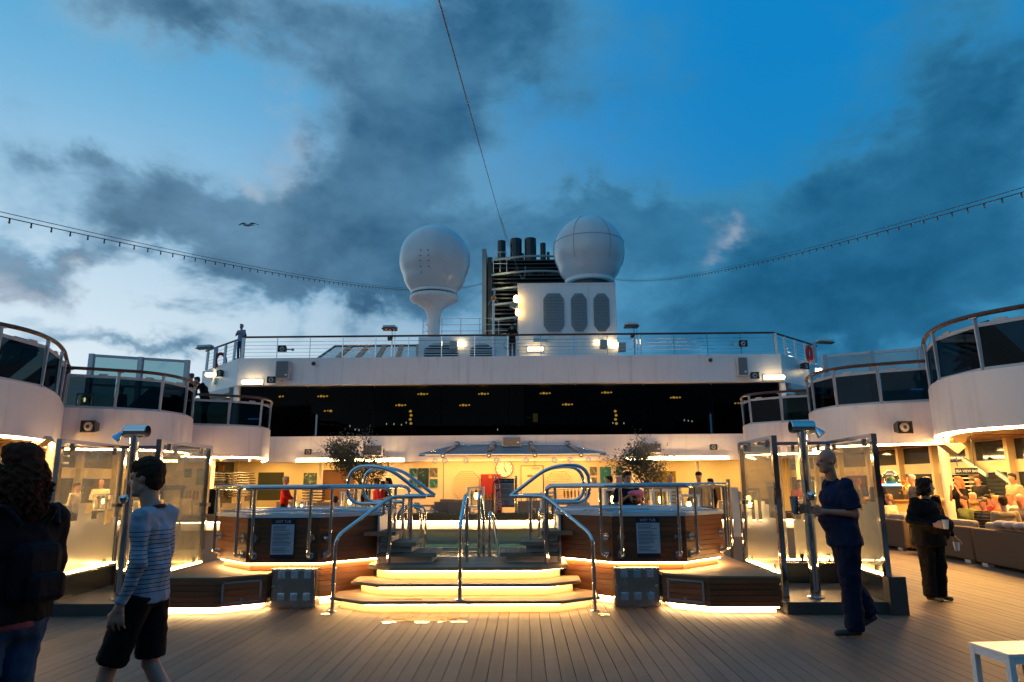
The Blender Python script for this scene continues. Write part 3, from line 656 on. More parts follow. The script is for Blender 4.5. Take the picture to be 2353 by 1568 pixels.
# wall lamps, horn loudspeakers and boxes
def wall_tube(px, py, Y, w, label, power=60, n=(0,-1,0)):
    p = at(px, py, Y=Y); t = thing('wall_light', label, 'lamp', (p.x, Y, p.z), 'glowing tube wall lights')
    MB().cbox((p.x,Y-.02,p.z),(w+.05,.05,.24)).build('base', white, t)
    MB().tube([(p.x-w/2,Y-.14,p.z),(p.x+w/2,Y-.14,p.z)], .085, 10).build('diffuser', tube_light, t, smooth=True)
    return t
def horn(px, py, Y, label, s=1.0, arm=1, yawd=0, wallY=None):
    """square re-entrant horn loudspeaker"""
    p = at(px, py, Y=Y); t = thing('loudspeaker', label, 'loudspeaker', p, 'horn loudspeakers', rz=math.radians(yawd))
    w = .42*s; h = .34*s
    hb = mat('dark_horn_housing', (.035,.038,.04), .5)
    MB().add([(-w/2,-.16,-h/2),(w/2,-.16,-h/2),(w/2,-.16,h/2),(-w/2,-.16,h/2),(-w*.36,.16,-h*.32),(w*.36,.16,-h*.32),(w*.36,.16,h*.32),(-w*.36,.16,h*.32),
              (-w*.44,-.16,-h*.42),(w*.44,-.16,-h*.42),(w*.44,-.16,h*.42),(-w*.44,-.16,h*.42),(-w*.30,-.02,-h*.28),(w*.30,-.02,-h*.28),(w*.30,-.02,h*.28),(-w*.30,-.02,h*.28)],
             [(0,4,5,1),(1,5,6,2),(2,6,7,3),(3,7,4,0),(4,7,6,5),(0,1,9,8),(1,2,10,9),(2,3,11,10),(3,0,8,11),(8,9,13,12),(9,10,14,13),(10,11,15,14),(11,8,12,15),(12,13,14,15)]).build('housing', hb, t, at0=True, bevel=.02*s)
    MB().lathe([(.02,-.15),(.125*s,-.13),(.125*s,-.10),(.06,-.06)], (0,0,0), 16, 'y').build('cone', mat('beige_cone', (.36,.34,.31), .5), t, at0=True)
    MB().lathe([(.005,-.175),(.05*s,-.16),(.05*s,-.12)], (0,0,0), 10, 'y').build('centre_cap', hb, t, at0=True)
    MB().bar((arm*w*.3,.1,0),(arm*w*.85,.32,.05), .05).cbox((arm*w*.9,.36,.05),(.12,.06,.12)).build('bracket', greymetal, t, at0=True)
    return t
horn(650,803,32.5,'loudspeaker on the top railing near the left end',.95,1)
horn(1706,791,32.5,'loudspeaker on the top railing near the right end',.95,-1)
horn(625,874,32.2,'loudspeaker right of the glowing light on the left upper fascia',.95,1)
horn(1733,864,32.2,'loudspeaker between the grey box and the light on the right upper fascia',.95,-1)
horn(209,981,19.2,'large loudspeaker on the left middle balcony fascia above the shower',1.0,-1)
horn(2073,983,19.2,'large loudspeaker on the right middle balcony fascia above the shower',1.0,1)
horn(710,1039,32.3,'small dark loudspeaker on the lower fascia left of the canopy',.78,1)
horn(1638,1028,32.3,'small dark loudspeaker on the lower fascia at the far right',.78,1)
horn(509,859,34.0,'loudspeaker on the left wing wall beside the small glowing lamp',1.0,1,-40)
horn(1848,842,34.0,'loudspeaker on the right wing wall beside the small glowing lamp',1.0,-1,40)
wall_tube(582,879,32.5,.92,'long glowing light under the left end of the upper fascia')
wall_tube(1777,868,32.5,.92,'long glowing light under the right end of the upper fascia')
wall_tube(487,862,35.0,.5,'small glowing light on the left wing wall above the bending person')
wall_tube(1885,852,34.8,.5,'small glowing light on the right wing wall beside the balcony handrail')
wall_tube(1230,803,37.9,.85,'glowing light low on the louvred house right of the man photographing')
def small_flood(px,py,Y,label,dx,two=False):
    p = at(px,py,Y=Y); t = thing('floodlight', label, 'floodlight', p, 'lit floodlights on the deckhouses')
    MB().cbox((p.x,Y-.15,p.z),(.42,.28,.5)).build('housing', mat('beige_lamp_housing',(.34,.31,.27),.5), t, bevel=.04)
    MB().sphere((p.x+dx,Y-.03,p.z+.16),(.26,.08,.13),10,6).build('bulb', tube_light, t)
    if two: MB().sphere((p.x-dx,Y-.03,p.z+.16),(.14,.08,.1),10,6).build('bulb', tube_light, t)
small_flood(1043,796,37.1,'lit floodlight on the wall of the low deckhouse, left louvre',.38)
small_flood(1386,793,37.9,'lit floodlight at the lower right corner of the louvred house',.34,True)
small_flood(1428,800,37.9,'lit floodlight just outside the right edge of the louvred house',-.2)
for (px,py,d) in ((1187,690,.0),(1189,712,.0),(1190,752,0)):
    pass
p = at(1186,702,Y=37.9); t = thing('floodlight', 'bright double work lamp on the left edge of the louvred house', 'floodlight', p)
MB().sphere((p.x,37.7,p.z+.32),(.15,.12,.22),10,6).build('bulb', bulb, t); MB().sphere((p.x+.08,37.7,p.z-.45),(.12,.1,.2),10,6).build('bulb', bulb, t)
MB().obox((p.x-.12,37.7,p.z-.05),(.4,.3,.35),(1,0,-.5)).build('housing', mat('beige_lamp_housing'), t, bevel=.03)
def wbox(px0,py0,px1,py1,Y,label,m=None,d=.35,grp='grey equipment boxes on the white fascias'):
    a = at(px0,py0,Y=Y); b = at(px1,py1,Y=Y); t = thing('speaker_cabinet', label, 'loudspeaker', ((a.x+b.x)/2,Y,b.z), grp)
    MB().box((a.x,Y-d,b.z),(b.x,Y-.002,a.z)).build('cabinet', m or greymetal, t, bevel=.015)
    MB().box((a.x+.04,Y-d-.012,b.z+.04),(b.x-.04,Y-d-.001,a.z-.04)).build('grille', mat('grey_grille', (.17,.16,.155), .7, bump=.4, bscale=300), t)
    MB().box((b.x-.18,Y-d-.02,b.z+.15),(b.x-.08,Y-d-.013,b.z+.22)).build('badge', white, t)
wbox(640,832,668,873,32.5,'tall grey speaker cabinet on the left upper fascia')
wbox(1689,824,1715,866,32.5,'tall grey speaker cabinet on the right upper fascia')
wbox(838,1024,880,1048,32.6,'grey speaker box above the left olive tree')
wbox(1155,1005,1197,1027,32.6,'grey speaker box above the middle of the canopy')
wbox(1474,1020,1517,1042,32.6,'grey speaker box above the right olive tree')
for (px,py,lab) in ((722,837,'small black dome camera on the left upper fascia'),(1631,829,'small black dome camera on the right upper fascia')):
    p = at(px,py,Y=32.5); t = thing('dome_camera', lab, 'camera', p, 'dome cameras on the upper fascia')
    MB().sphere((p.x,32.38,p.z),.10,12,8).build('dome', black, t, smooth=True); MB().lathe([(.05,0),(.05,.14)],(p.x,32.4,p.z),8,'y').cbox((p.x,32.45,p.z+.1),(.04,.05,.14)).build('bracket', white, t)
# exit sign
p = at(494,876,Y=34.6); t = thing('exit_sign','small green and white exit sign below the light on the left wing wall','sign',p)
MB().obox(p,(.26,.02,.36),(-.7,.74,0)).build('plate', mat('sign_green',(.05,.35,.12),.5), t); MB().obox(p+V((.02,-.03,0)),(.12,.02,.22),(-.7,.74,0)).build('figure', white, t)
# clock on low deckhouse
def clock(px,py,Y,d,label,hour,minute):
    p = at(px,py,Y=Y); t = thing('wall_clock', label, 'clock', p)
    MB().lathe([(.001,.0),(d/2,0),(d/2,-.05),(d*.46,-.06)],p,28,'y').build('case', darkmetal, t)
    MB().lathe([(.001,-.052),(d*.455,-.052),(d*.455,-.062),(.001,-.062)],p,28,'y').build('dial', mat('clock_dial',(.8,.78,.7),.5), t)
    m = MB()
    for k in range(12):
        a = 2*PI*k/12; m.bar(p+V((math.sin(a)*d*.36,-.066,math.cos(a)*d*.36)), p+V((math.sin(a)*d*.43,-.066,math.cos(a)*d*.43)), .008, d*.03)
    m.build('hour_marks', black, t)
    for ang, L, w, nm in ((hour/12*360+minute/2, .24, .05, 'hour_hand'), (minute*6, .36, .035, 'minute_hand')):
        a = math.radians(ang); MB().bar(p+V((-math.sin(a)*.04,-.075,-math.cos(a)*.04)), p+V((math.sin(a)*d*L,-.075,math.cos(a)*d*L)), .01, d*w).build(nm, black, t)
clock(1166,793,37.15,.42,'small clock on the low deckhouse beside the man photographing',5,0)
for (a_,b_,c_,d_) in ((1226,778,1238,788),(1243,781,1254,788)):
    p = at(a_,b_,Y=37.95); q = at(c_,d_,Y=37.95); t = thing('junction_box','grey junction box on the louvred house above the glowing light' if a_<1240 else 'lower grey junction box to the right on the louvred house','box',p,'junction boxes on the louvred house')
    MB().box((p.x,37.8,q.z),(q.x+.1,37.98,p.z)).build('case', greymetal, t); MB().box((p.x+.03,37.78,q.z+.03),(q.x+.07,37.795,p.z-.03)).build('lid', brushed, t)
# wind screens on the upper deck sides
for s, txt in ((-1,'left'),(1,'right')):
    A_ = V((s*14.6,24.0,0)); B_ = V((s*11.85,25.4,0)); u = (B_-A_).normalized(); L = (B_-A_).length; z1 = 6.1
    t = thing('wind_screen', f'tall grey framed glass wind screen above the {txt} middle balcony', 'screen', (s*13.2,24.7,3.62), 'tall wind screens')
    for k in range(3): p = A_+u*L*k/2; MB().bar((p.x,p.y,3.62),(p.x,p.y,z1), .16, .16).build('post', greymetal, t)
    for k in range(2):
        c0 = A_+u*L*(k+.5)/2; w = L/2-.17
        for z in (z1-.06, 5.0): MB().obox(c0+V((0,0,z)), (w,.06,.10), u).build('rail', greymetal, t)
        for za, zb_ in ((3.7,4.94),(5.06,z1-.12)): MB().obox(c0+V((0,0,(za+zb_)/2)), (w,.02,zb_-za), u).build('glass_panel', thin_glass('green_tinted_glass',(.50,.64,.66),.1), t)
# string lights and stay cable
def cable(pa, pb, name, label, sag, n=40, bulbs=0, r=.012):
    pts = [];
    for k in range(n+1):
        f = k/n; p = V(pa).lerp(V(pb), f); p.z -= sag*4*f*(1-f); pts.append(p)
    t = thing(name, label, 'cable' if not bulbs else 'string lights', pa)
    MB().tube(pts, r, 5).build('wire', black if bulbs else mat('rusty_wire',(.12,.07,.06),.6), t)
    if bulbs: MB().tube([p+V((0,0,.10)) for p in pts], r*.7, 4).build('support_wire', black, t)
    for k in range(bulbs):
        f = (k+.5)/bulbs; p = V(pa).lerp(V(pb), f); p.z -= sag*4*f*(1-f)
        b = MB().lathe([(.018,0),(.018,-.06)], p, 6).build('lamp_holder', black, t)
        MB().sphere(p+V((0,0,-.09)), (.024,.024,.032), 8, 5).build('bulb', mat('dark_bulb_glass',(.25,.2,.12),.2), b)
    return t
eL = at(1110,651,Y=75); cable(at(-60,484,Y=13), eL, 'string_lights', 'string of small bulbs sagging from the upper left to the radomes', 1.2, bulbs=110)
cable(at(1395,638,Y=75), at(2420,422,Y=13), 'string_lights', 'string of small bulbs rising from the right radome to the upper right', 1.0, bulbs=110)
cable(at(1000,-30,Y=8), at(1168,570,Y=49), 'stay_cable', 'long thin stay cable running up from the funnel to the top edge', .0, r=.011)
pts = [at(1150,500,Y=38), at(1178,585,Y=46), at(1193,628,Y=48.5), at(1201,641,Y=48.6), at(1206,632,Y=48.6), at(1207,612,Y=48.6)]
tag(MB().tube(smooth_path(pts,5), .02, 5).build('slack_rope', mat('pale_rope',(.45,.42,.38),.8)), 'slack pale rope looping down in front of the funnel pipes', 'rope')
# gull
gp = at(570,518,Y=45); gu = thing('gull', 'lone gull gliding left against the clouds', 'bird', gp)
gm = mat('gull_grey',(.30,.32,.34),.7)
MB().sphere((0,0,0),(.26,.09,.085),12,8).sphere((-.26,0,.03),(.08,.06,.06),8,6).add([(.2,-.05,0),(.2,.05,0),(.42,.09,.0),(.42,-.09,.0),(.42,0,.02)],[(0,1,2,4),(0,4,3)]).build('body', gm, gu, at0=True, smooth=True)
for s in (-1,1):
    pr = [(0,.16,.03,.13),(.0,.05,.30,.20),(-.0,.05,.62,.20),(.05,.06,.95,.03)]
    w = []
    S = [(.05,.08,.04,.26),(.05,.35,.17,.26),(.02,.62,.13,.20),(.12,.98,.05,.04)]
    vs = []; fs = []
    for (x,l,z,c) in S:
        X_ = s*l*.75; vs += [(X_-c*.2*0, x-c/2-.0, z),(X_, x, z+.02),(X_, x+c/2, z-.01),(X_, x, z-.015)]
    for i in range(3):
        for k in range(4): fs.append((4*i+k,4*i+(k+1)%4,4*(i+1)+(k+1)%4,4*(i+1)+k))
    MB().add(vs, fs).build('wing', gm, gu, at0=True)
MB().add([(-.33,-.01,.02),(-.33,.01,.02),(-.42,0,.01),(-.33,0,.0)],[(0,1,2),(1,3,2),(3,0,2),(0,3,1)]).build('beak', mat('yellow_beak',(.5,.3,.05),.5), gu, at0=True)
# ================================================================== HOT TUBS, STEPS, POOL
def plank_mesh(p, q, h, th=.018):
    """one board between plan points p and q, mitred, front face proud of the line, base at z=0"""
    p, q = V((*p,0)), V((*q,0)); u = (q-p).normalized(); n = V((u.y,-u.x,0))
    e = .414*th
    a, b, c, d = p, q, q+n*th+u*(e-.004), p+n*th-u*(e-.004); z0, z1 = .003, h-.003
    return MB().add([(v.x,v.y,z0) for v in (a,b,c,d)]+[(v.x,v.y,z1) for v in (a,b,c,d)], [(0,1,2,3),(7,6,5,4),(3,2,6,7),(0,3,7,4),(1,5,6,2),(0,4,5,1)])
def cladding(parent, poly, z0, rows, h, skip=(), th=.018):
    """boards stacked on each segment of an open or closed plan polygon (clockwise seen from above = facing out)"""
    for i in range(len(poly)-1):
        if i in skip: continue
        first = None
        for r in range(rows):
            if first is None:
                first = plank_mesh(poly[i], poly[i+1], h, th).build('plank', teak, parent, at0=True)
                base = V((0,0,0)); pr = parent
                while pr is not None: base += pr.location; pr = pr.parent
                first.location = V((0,0,z0))-base
            else: piece(first, (first.location.x, first.location.y, z0+r*h-base.z), parent)
def octagon(cx, cyy, ap, rot=PI/8):
    R = ap/math.cos(PI/8)
    return [(cx+R*math.cos(-PI/2-PI/8+k*PI/4), cyy+R*math.sin(-PI/2-PI/8+k*PI/4)) for k in range(8)]   # 0,1 = front facet left,right; counter-clockwise
TY = 10.14
tubwater = mat('tub_water', (.10,.24,.30), .06, bump=.25, bscale=9)
acr = mat('white_acrylic', (.62,.68,.72), .22)
for s in (-1, 1):
    side_txt = 'left' if s < 0 else 'right'
    cx = 2.31*s
    t = thing('hot_tub', f'raised octagonal hot tub clad in brown boards on the {side_txt} of the steps', 'hot tub', (cx, TY, 0), 'pair of hot tubs')
    O = octagon(cx, TY, 1.085); Ob = octagon(cx, TY, 1.0); Or = octagon(cx, TY, 1.13); Oi = octagon(cx, TY, .82)
    MB().prism(Ob, .10, .515).build('base', darkmetal, t)
    MB().prism(O, .53, 1.085).build('core', darkmetal, t)
    MB().prism(octagon(cx, TY, .93), .004, .10).build('plinth', white, t)
    Oc = O+[O[0]]; Obc = Ob+[Ob[0]]
    # outward facing order: travel so that the outside is on the right hand (counter-clockwise)
    cladding(t, Oc, .53, 9, .0612, skip=(3,4,5))
    cladding(t, Obc, .10, 6, .068, skip=(3,4,5))
    # rim: ring between Or and Oi
    m = MB(); z0, z1 = 1.088, 1.135
    for k in range(8):
        k2 = (k+1)%8
        m.add([(*Or[k],z0),(*Or[k2],z0),(*Or[k2],z1),(*Or[k],z1),(*Oi[k],z1-.01),(*Oi[k2],z1-.01),(*Oi[k],.75),(*Oi[k2],.75)], [(0,1,2,3),(3,2,5,4),(4,5,7,6),(0,3,4,6)])
    m.build('rim', acr, t)
    m = MB(); P = [V((*p, 1.147)) for p in octagon(cx, TY, 1.06)]; m.tube(P, .012, 6, closed=True).build('rim_trim', steel, t)
    MB().add([(*p,1.06) for p in Oi], [tuple(range(8))]).build('water', tubwater, t)
    # light tape tucked under the overhang and under the base
    Ol = octagon(cx, TY, 1.045); m = MB()
    for k in range(8):
        p, q = V((*Ol[k],.520)), V((*Ol[(k+1)%8],.520)); 
        if k in (0,1,2,6,7): m.bar(p, q, .018, .012)
    m.build('light_strip', strip_lo, t)
    Ol = octagon(cx, TY, .96); m = MB()
    for k in (0,1,7) if True else (): m.bar(V((*Ol[k],.092)), V((*Ol[(k+1)%8],.092)), .02, .012)
    m.build('light_strip', strip_lo, t)
    # corner flashings
    for k in (0,1,2,7): MB().bar((O[k][0]-.004*s, O[k][1]-.012, .54),(O[k][0]-.004*s, O[k][1]-.012, 1.08), .02).build('corner_trim', teak, t)
    # ---- railing
    rl = thing('hot_tub_railing', f'polished steel guard rail around the {side_txt} hot tub', 'railing', (cx, TY, .55), 'hot tub guard rails')
    G_ = octagon(cx, TY, 1.20)
    # order: from the steps side, front, outboard, back
    idx = [2,1,0,7,6,5,4] if s < 0 else [7,0,1,2,3,4,5]
    gp_ = [V((*G_[k], 1.462)) for k in idx]
    e0 = gp_[0].lerp(gp_[1], .25) ; e1 = gp_[-1]
    inx = -s
    start = V((cx-s*1.27, 9.42, 0))
    path = [V((start.x, start.y, .475)), V((start.x, start.y, 1.462))]+[gp_[1], gp_[2], gp_[3], gp_[4], gp_[5]]+[V((cx-s*1.22, TY+1.16, 1.462)), V((cx-s*1.22, TY+1.16, .475))]
    path = fillet(path, .11)
    MB().tube(path, .026, 10).build('top_rail', steel, rl, smooth=True)
    MB().tube([p+V((0,0,.012)) for p in path[4:-6]], .026, 10).build('cap_rail', steel, rl, smooth=True)
    for k in range(8):
        k2 = (k+1)%8; a, b = V((*G_[k],0)), V((*G_[k2],0)); u = (b-a).normalized(); n = V((u.y,-u.x,0))
        if k in ((1,2) if s < 0 else (6,7)): 
            if k != (1 if s < 0 else 7): continue
        for f in (.14, .86):
            if k in ((1,) if s < 0 else (7,)) and f != (.14 if s < 0 else .86): continue
            p = a.lerp(b, f); w = p-n*.095
            MB().tube(fillet([p+V((0,0,1.45)), p+V((0,0,.625)), w+V((0,0,.625))], .07), .0215, 8).build('post', steel, rl, smooth=True)
            fl = MB()
            fl.obox(w+V((0,0,.625))+n*.012, (.10,.012,.10), u)
            for zz in (.625, .835):
                c0 = w+V((0,0,zz))
                ringv = MB(); 
                n_ = 14; vs = [c0+n*.004+(u*math.cos(2*PI*j/n_)+V((0,0,1))*math.sin(2*PI*j/n_))*.052 for j in range(n_)]+[c0+n*.018+(u*math.cos(2*PI*j/n_)+V((0,0,1))*math.sin(2*PI*j/n_))*.050 for j in range(n_)]
                ringv.add(vs, [tuple(range(n_,2*n_))]+[(j,(j+1)%n_,n_+(j+1)%n_,n_+j) for j in range(n_)]).build('flange', steel, rl)
            MB().tube([w+V((0,0,.835)), p+V((0,0,.835))], .015, 6).build('strut', steel, rl)
    # ---- HOT TUB rules sign
    sx0, sx1 = (2.55-2.31, ) * 2 if False else (0, 0)
    cxs = at(647, 1240, Y=8.98).x if s < 0 else at(1491, 1240, Y=8.98).x
    za = at(647, 1200, Y=8.98).z; zb_ = at(647, 1288, Y=8.98).z
    sg = thing('rules_sign', f'pale rules sign headed HOT TUB on the {side_txt} tub', 'sign', (cxs, 9.0, zb_), 'hot tub rules signs')
    z1 = at(647, 1194, Y=8.98).z; z0 = at(647, 1284, Y=8.98).z
    MB().box((cxs-.145, 9.016, z0),(cxs+.145, 9.030, z1)).build('board', mat('navy_sign',(.012,.015,.035),.4), sg)
    MB().box((cxs-.145, 9.010, z0+.045),(cxs+.145, 9.0155, z1-.062)).build('panel', mat('pale_sign_face',(.42,.45,.52),.5), sg)
    def text(body, size, loc, m, parent, rot=(PI/2,0,0), ext=.001, align='CENTER', name='lettering'):
        cu = bpy.data.curves.new(name, 'FONT'); cu.body = body; cu.size = size; cu.extrude = ext; cu.align_x = align; cu.align_y = 'CENTER'
        tmp = bpy.data.objects.new('tmp', cu); col.objects.link(tmp); dg = bpy.context.evaluated_depsgraph_get(); me = bpy.data.meshes.new_from_object(tmp.evaluated_get(dg)); bpy.data.objects.remove(tmp)
        me.materials.clear(); me.materials.append(m); o = bpy.data.objects.new(name, me); col.objects.link(o)
        org = V((0,0,0)); pr = parent
        while pr is not None: org += pr.location; pr = pr.parent
        o.parent = parent; o.location = V(loc)-org; o.rotation_euler = rot; return o
    text('HOT TUB', .045, (cxs, 9.012, z1-.03), mat('sign_lettering',(.55,.56,.6),.5), sg)
    ink = mat('sign_ink', (.05,.055,.10), .6); m = MB(); zz = z1-.085; k = 0
    while zz > z0+.07:
        if k not in (4, 15): m.box((cxs-.125, 9.0085, zz-.0035),(cxs-.125+random.uniform(.14,.245), 9.0095, zz+.0025))
        zz -= .0165; k += 1
    m.build('small_print', ink, sg)
    # ---- steel cabinet
    xa, xb = (-2.40,-1.84) if s < 0 else (1.845,2.40)
    cb = thing('steel_cabinet', f'brushed steel service cabinet with six louvred vents below the {side_txt} hot tub sign', 'cabinet', ((xa+xb)/2, 9.0, 0), 'steel service cabinets')
    MB().box((xa,8.955,.015),(xb,9.14,.475)).build('case', brushed, cb)
    MB().box((xa+.015,8.94,.03),(xb-.015,8.954,.46)).build('door', brushed, cb, bevel=.004)
    for i in range(3):
        for j in range(2):
            x = xa+.075+i*.16+.02*(s<0); z = .105+j*.26
            m = MB()
            for k in range(5): m.add([(x,8.938,z+.018*k),(x+.085,8.938,z+.018*k),(x+.085,8.921,z+.018*k+.002),(x,8.921,z+.018*k+.002),(x,8.938,z+.018*k+.014),(x+.085,8.938,z+.018*k+.014)], [(0,1,2,3),(3,2,5,4),(0,3,4),(1,5,2)])
            m.build('vent', mat('bright_vent_metal',(.8,.82,.85),.25,.9), cb)
    MB().lathe([(.02,0),(.02,-.02),(.01,-.025)],(xa+.04 if s<0 else xb-.04,8.938,.26),12,'y').build('lock', mat('brass',(.6,.45,.2),.3,1), cb)
    # ---- raised wooden bench/platform outboard of the tub
    bn = thing('deck_bench', f'low board-clad platform between the {side_txt} hot tub and its shower with a steel framed hatch', 'platform', (3.1*s, 9.6, 0), 'low wooden platforms')
    B = [(3.72,8.53),(2.90,8.53),(2.43,8.86),(2.43,9.12)]
    if s < 0: BB = [(-x,y) for x,y in B]
    else: BB = [(x,y) for x,y in reversed(B)]
    full = [(s*3.72,8.53),(s*2.90,8.53),(s*2.43,8.86),(s*2.43,9.3),(s*2.8,9.6),(s*3.15,10.6),(s*3.15,11.6),(s*3.72,12.2),(s*4.0,12.2)]
    full = [(s*3.72,8.545),(s*2.905,8.545),(s*2.445,8.87),(s*2.445,9.3),(s*2.9,9.55),(s*3.35,9.8),(s*3.35,10.6),(s*2.9,11.3),(s*2.9,12.2),(s*3.72,12.2)]
    MB().prism(full if s > 0 else full[::-1], .085, .405).build('core', darkmetal, bn)
    top = [(s*3.74,8.52),(s*2.89,8.52),(s*2.42,8.85),(s*2.42,9.3),(s*2.9,9.55),(s*3.37,9.8),(s*3.37,10.6),(s*2.9,11.3),(s*2.9,12.2),(s*3.74,12.2)]
    MB().prism(top, .407, .428).build('top', treadmat, bn)
    MB().prism([(s*3.68,8.62),(s*2.95,8.62),(s*2.53,8.93),(s*2.53,9.3),(s*3.35,9.9),(s*3.35,12),(s*3.68,12)], .004, .085).build('plinth', white, bn)
    cladding(bn, BB, .085, 5, .064)
    m = MB()
    for p, q in (((3.70,8.57),(2.92,8.57)),((2.92,8.57),(2.47,8.89)),((2.47,8.89),(2.47,9.1))): m.bar((s*p[0],p[1],.076),(s*q[0],q[1],.076), .02, .012)
    m.build('light_strip', strip, bn)
    # hatch on the slanted facet
    a = V((s*2.90,8.53,0)); b = V((s*2.43,8.86,0)); u = (b-a).normalized(); n = V((-.575,-.818,0)) if s>0 else V((.575,-.818,0))
    n = V((u.y,-u.x,0)); 
    if n.y > 0: n = -n
    c0 = (a+b)/2+V((0,0,.245))
    h = MB()
    for d_ in (-1,1): h.obox(c0+u*.22*d_+n*.028, (.022,.02,.245), u); h.obox(c0+V((0,0,.115*d_))+n*.028, (.46,.02,.022), u)
    h.build('hatch_frame', steel, bn)
    for k in range(3): MB().obox(c0+V((0,0,-.066+.066*k))+n*.030, (.415,.014,.060), u).build('hatch_board', teak, bn)
    MB().obox(c0+V((0,0,-.085))+n*.04, (.03,.01,.03), u).build('hatch_latch', steel, bn)
    # ---- shower enclosure
    sh = thing('shower_enclosure', f'{side_txt} outdoor shower cabin with frosted glass screens and steel posts', 'shower', (4.45*s, 9.4, 0), 'outdoor shower cabins')
    Q = [(s*3.86,8.78),(s*3.92,10.32),(s*5.14,10.22),(s*4.98,8.55)]
    ht = 2.07
    tile = mat('shower_tray_tile',(.12,.13,.14),.35)
    MB().prism([(s*3.78,8.56),(s*5.02,8.56),(s*5.2,10.35),(s*3.8,10.4)], .004, .115).build('tray', tile, sh)
    MB().box((s*3.78,8.52,.004),(s*5.02,8.555,.135)).build('kerb', mat('dark_kerb',(.055,.048,.043),.5), sh)
    for i, (x, y) in enumerate(Q): MB().bar((x,y,.1),(x,y,ht), .065, .065).build('post', steel, sh)
    MB().box((s*4.94,8.46,.0),(s*5.14,8.60,.42)).build('post_foot', mat('dark_kerb'), sh)
    for i in range(3):
        p, q = V((*Q[i],0)), V((*Q[i+1],0)); u = (q-p).normalized(); L = (q-p).length; c0 = (p+q)/2
        f = MB().obox(c0+V((0,0,ht-.02)), (L,.06,.045), u).build('head_rail', steel, sh); MB().obox(c0+V((0,0,.40)), (L-.06,.03,.02), u).build('sill_rail', steel, sh)
        no = V((u.y,-u.x,0)); no = no if (c0-V((s*4.45,9.4,0))).dot(no) > 0 else -no
        MB().obox(c0+no*.035+V((0,0,.425)), (L-.12,.018,.014), u).build('light_strip', strip_lo, sh)
        MB().obox(c0+V((0,0,.25)), (L-.07,.03,.27), u).build('skirt_panel', mat('dark_gloss_panel',(.03,.035,.04),.12), sh)
        npz = 2 if i == 1 else 1
        for k in range(npz):
            cc = p+u*L*(k+.5)/npz; w = L/npz-.10
            MB().obox(cc+V((0,0,1.22)), (w,.010,1.58), u).build('glass_pane', misty, sh)
            nn = V((-u.y,u.x,0))*.008
            # frosted film whose upper edge is a skyline of rectangles
            m = MB(); nb = 9; lev = [random.choice((.98,1.06,1.14,1.22,1.26)) for _ in range(nb)]
            for j in range(nb):
                xa_, xb_ = -w/2+w*j/nb, -w/2+w*(j+1)/nb
                a_ = cc+u*xa_+nn; b_ = cc+u*xb_+nn; m.add([(a_.x,a_.y,.44),(b_.x,b_.y,.44),(b_.x,b_.y,lev[j]),(a_.x,a_.y,lev[j])],[(0,1,2,3)])
            m.build('frosted_film', frosted, sh)
            for dx in (-.32,.32):
                for zz, hh in ((1.98,.09),(.46,.09)):
                    MB().obox(cc+u*w*dx*1.1+V((0,0,zz)), (.04,.05,hh), u).build('clamp', steel, sh)
        if i < 2: MB().obox(q+V((0,0,1.22)), (.14,.10,.05), u).build('hinge', darkmetal, sh)
    # shower column with a fat cylindrical head
    xc = s*(at(1832,1380,Z=.12).x if s > 0 else -at(1832,1380,Z=.12).x) if False else s*4.30
    sc_ = thing('shower_column', f'tall chrome shower column with a fat cylinder head in the {side_txt} shower', 'shower', (xc, 8.98, .115), 'shower columns')
    ht2 = 2.17
    MB().tube([(xc,8.98,.115),(xc,8.98,ht2)], .060, 16).build('pipe', steel, sc_, smooth=True)
    MB().lathe([(.10,0),(.10,.012),(.065,.02)],(xc,8.98,.116),18).build('flange', steel, sc_)
    MB().lathe([(.001,-.14),(.075,-.14),(.08,-.13),(.08,.15),(.075,.16),(.001,.16)],(xc,8.98,ht2+.02),20,'x').build('head', steel, sc_)
    MB().tube([(xc+.12*s,8.96,ht2),(xc+.17*s,8.93,ht2-.02),(xc+.22*s,8.90,ht2-.09)], [.028,.035,.062], 12).build('nozzle', mat('bluish_chrome',(.35,.55,.75),.12,1), sc_)
    MB().lathe([(.04,-.02),(.055,-.06),(.055,-.10),(.02,-.12)],(xc,8.93,1.33),14,'y').obox((xc,8.84,1.33),(.09,.02,.02),(1,0,0)).build('valve', steel, sc_)
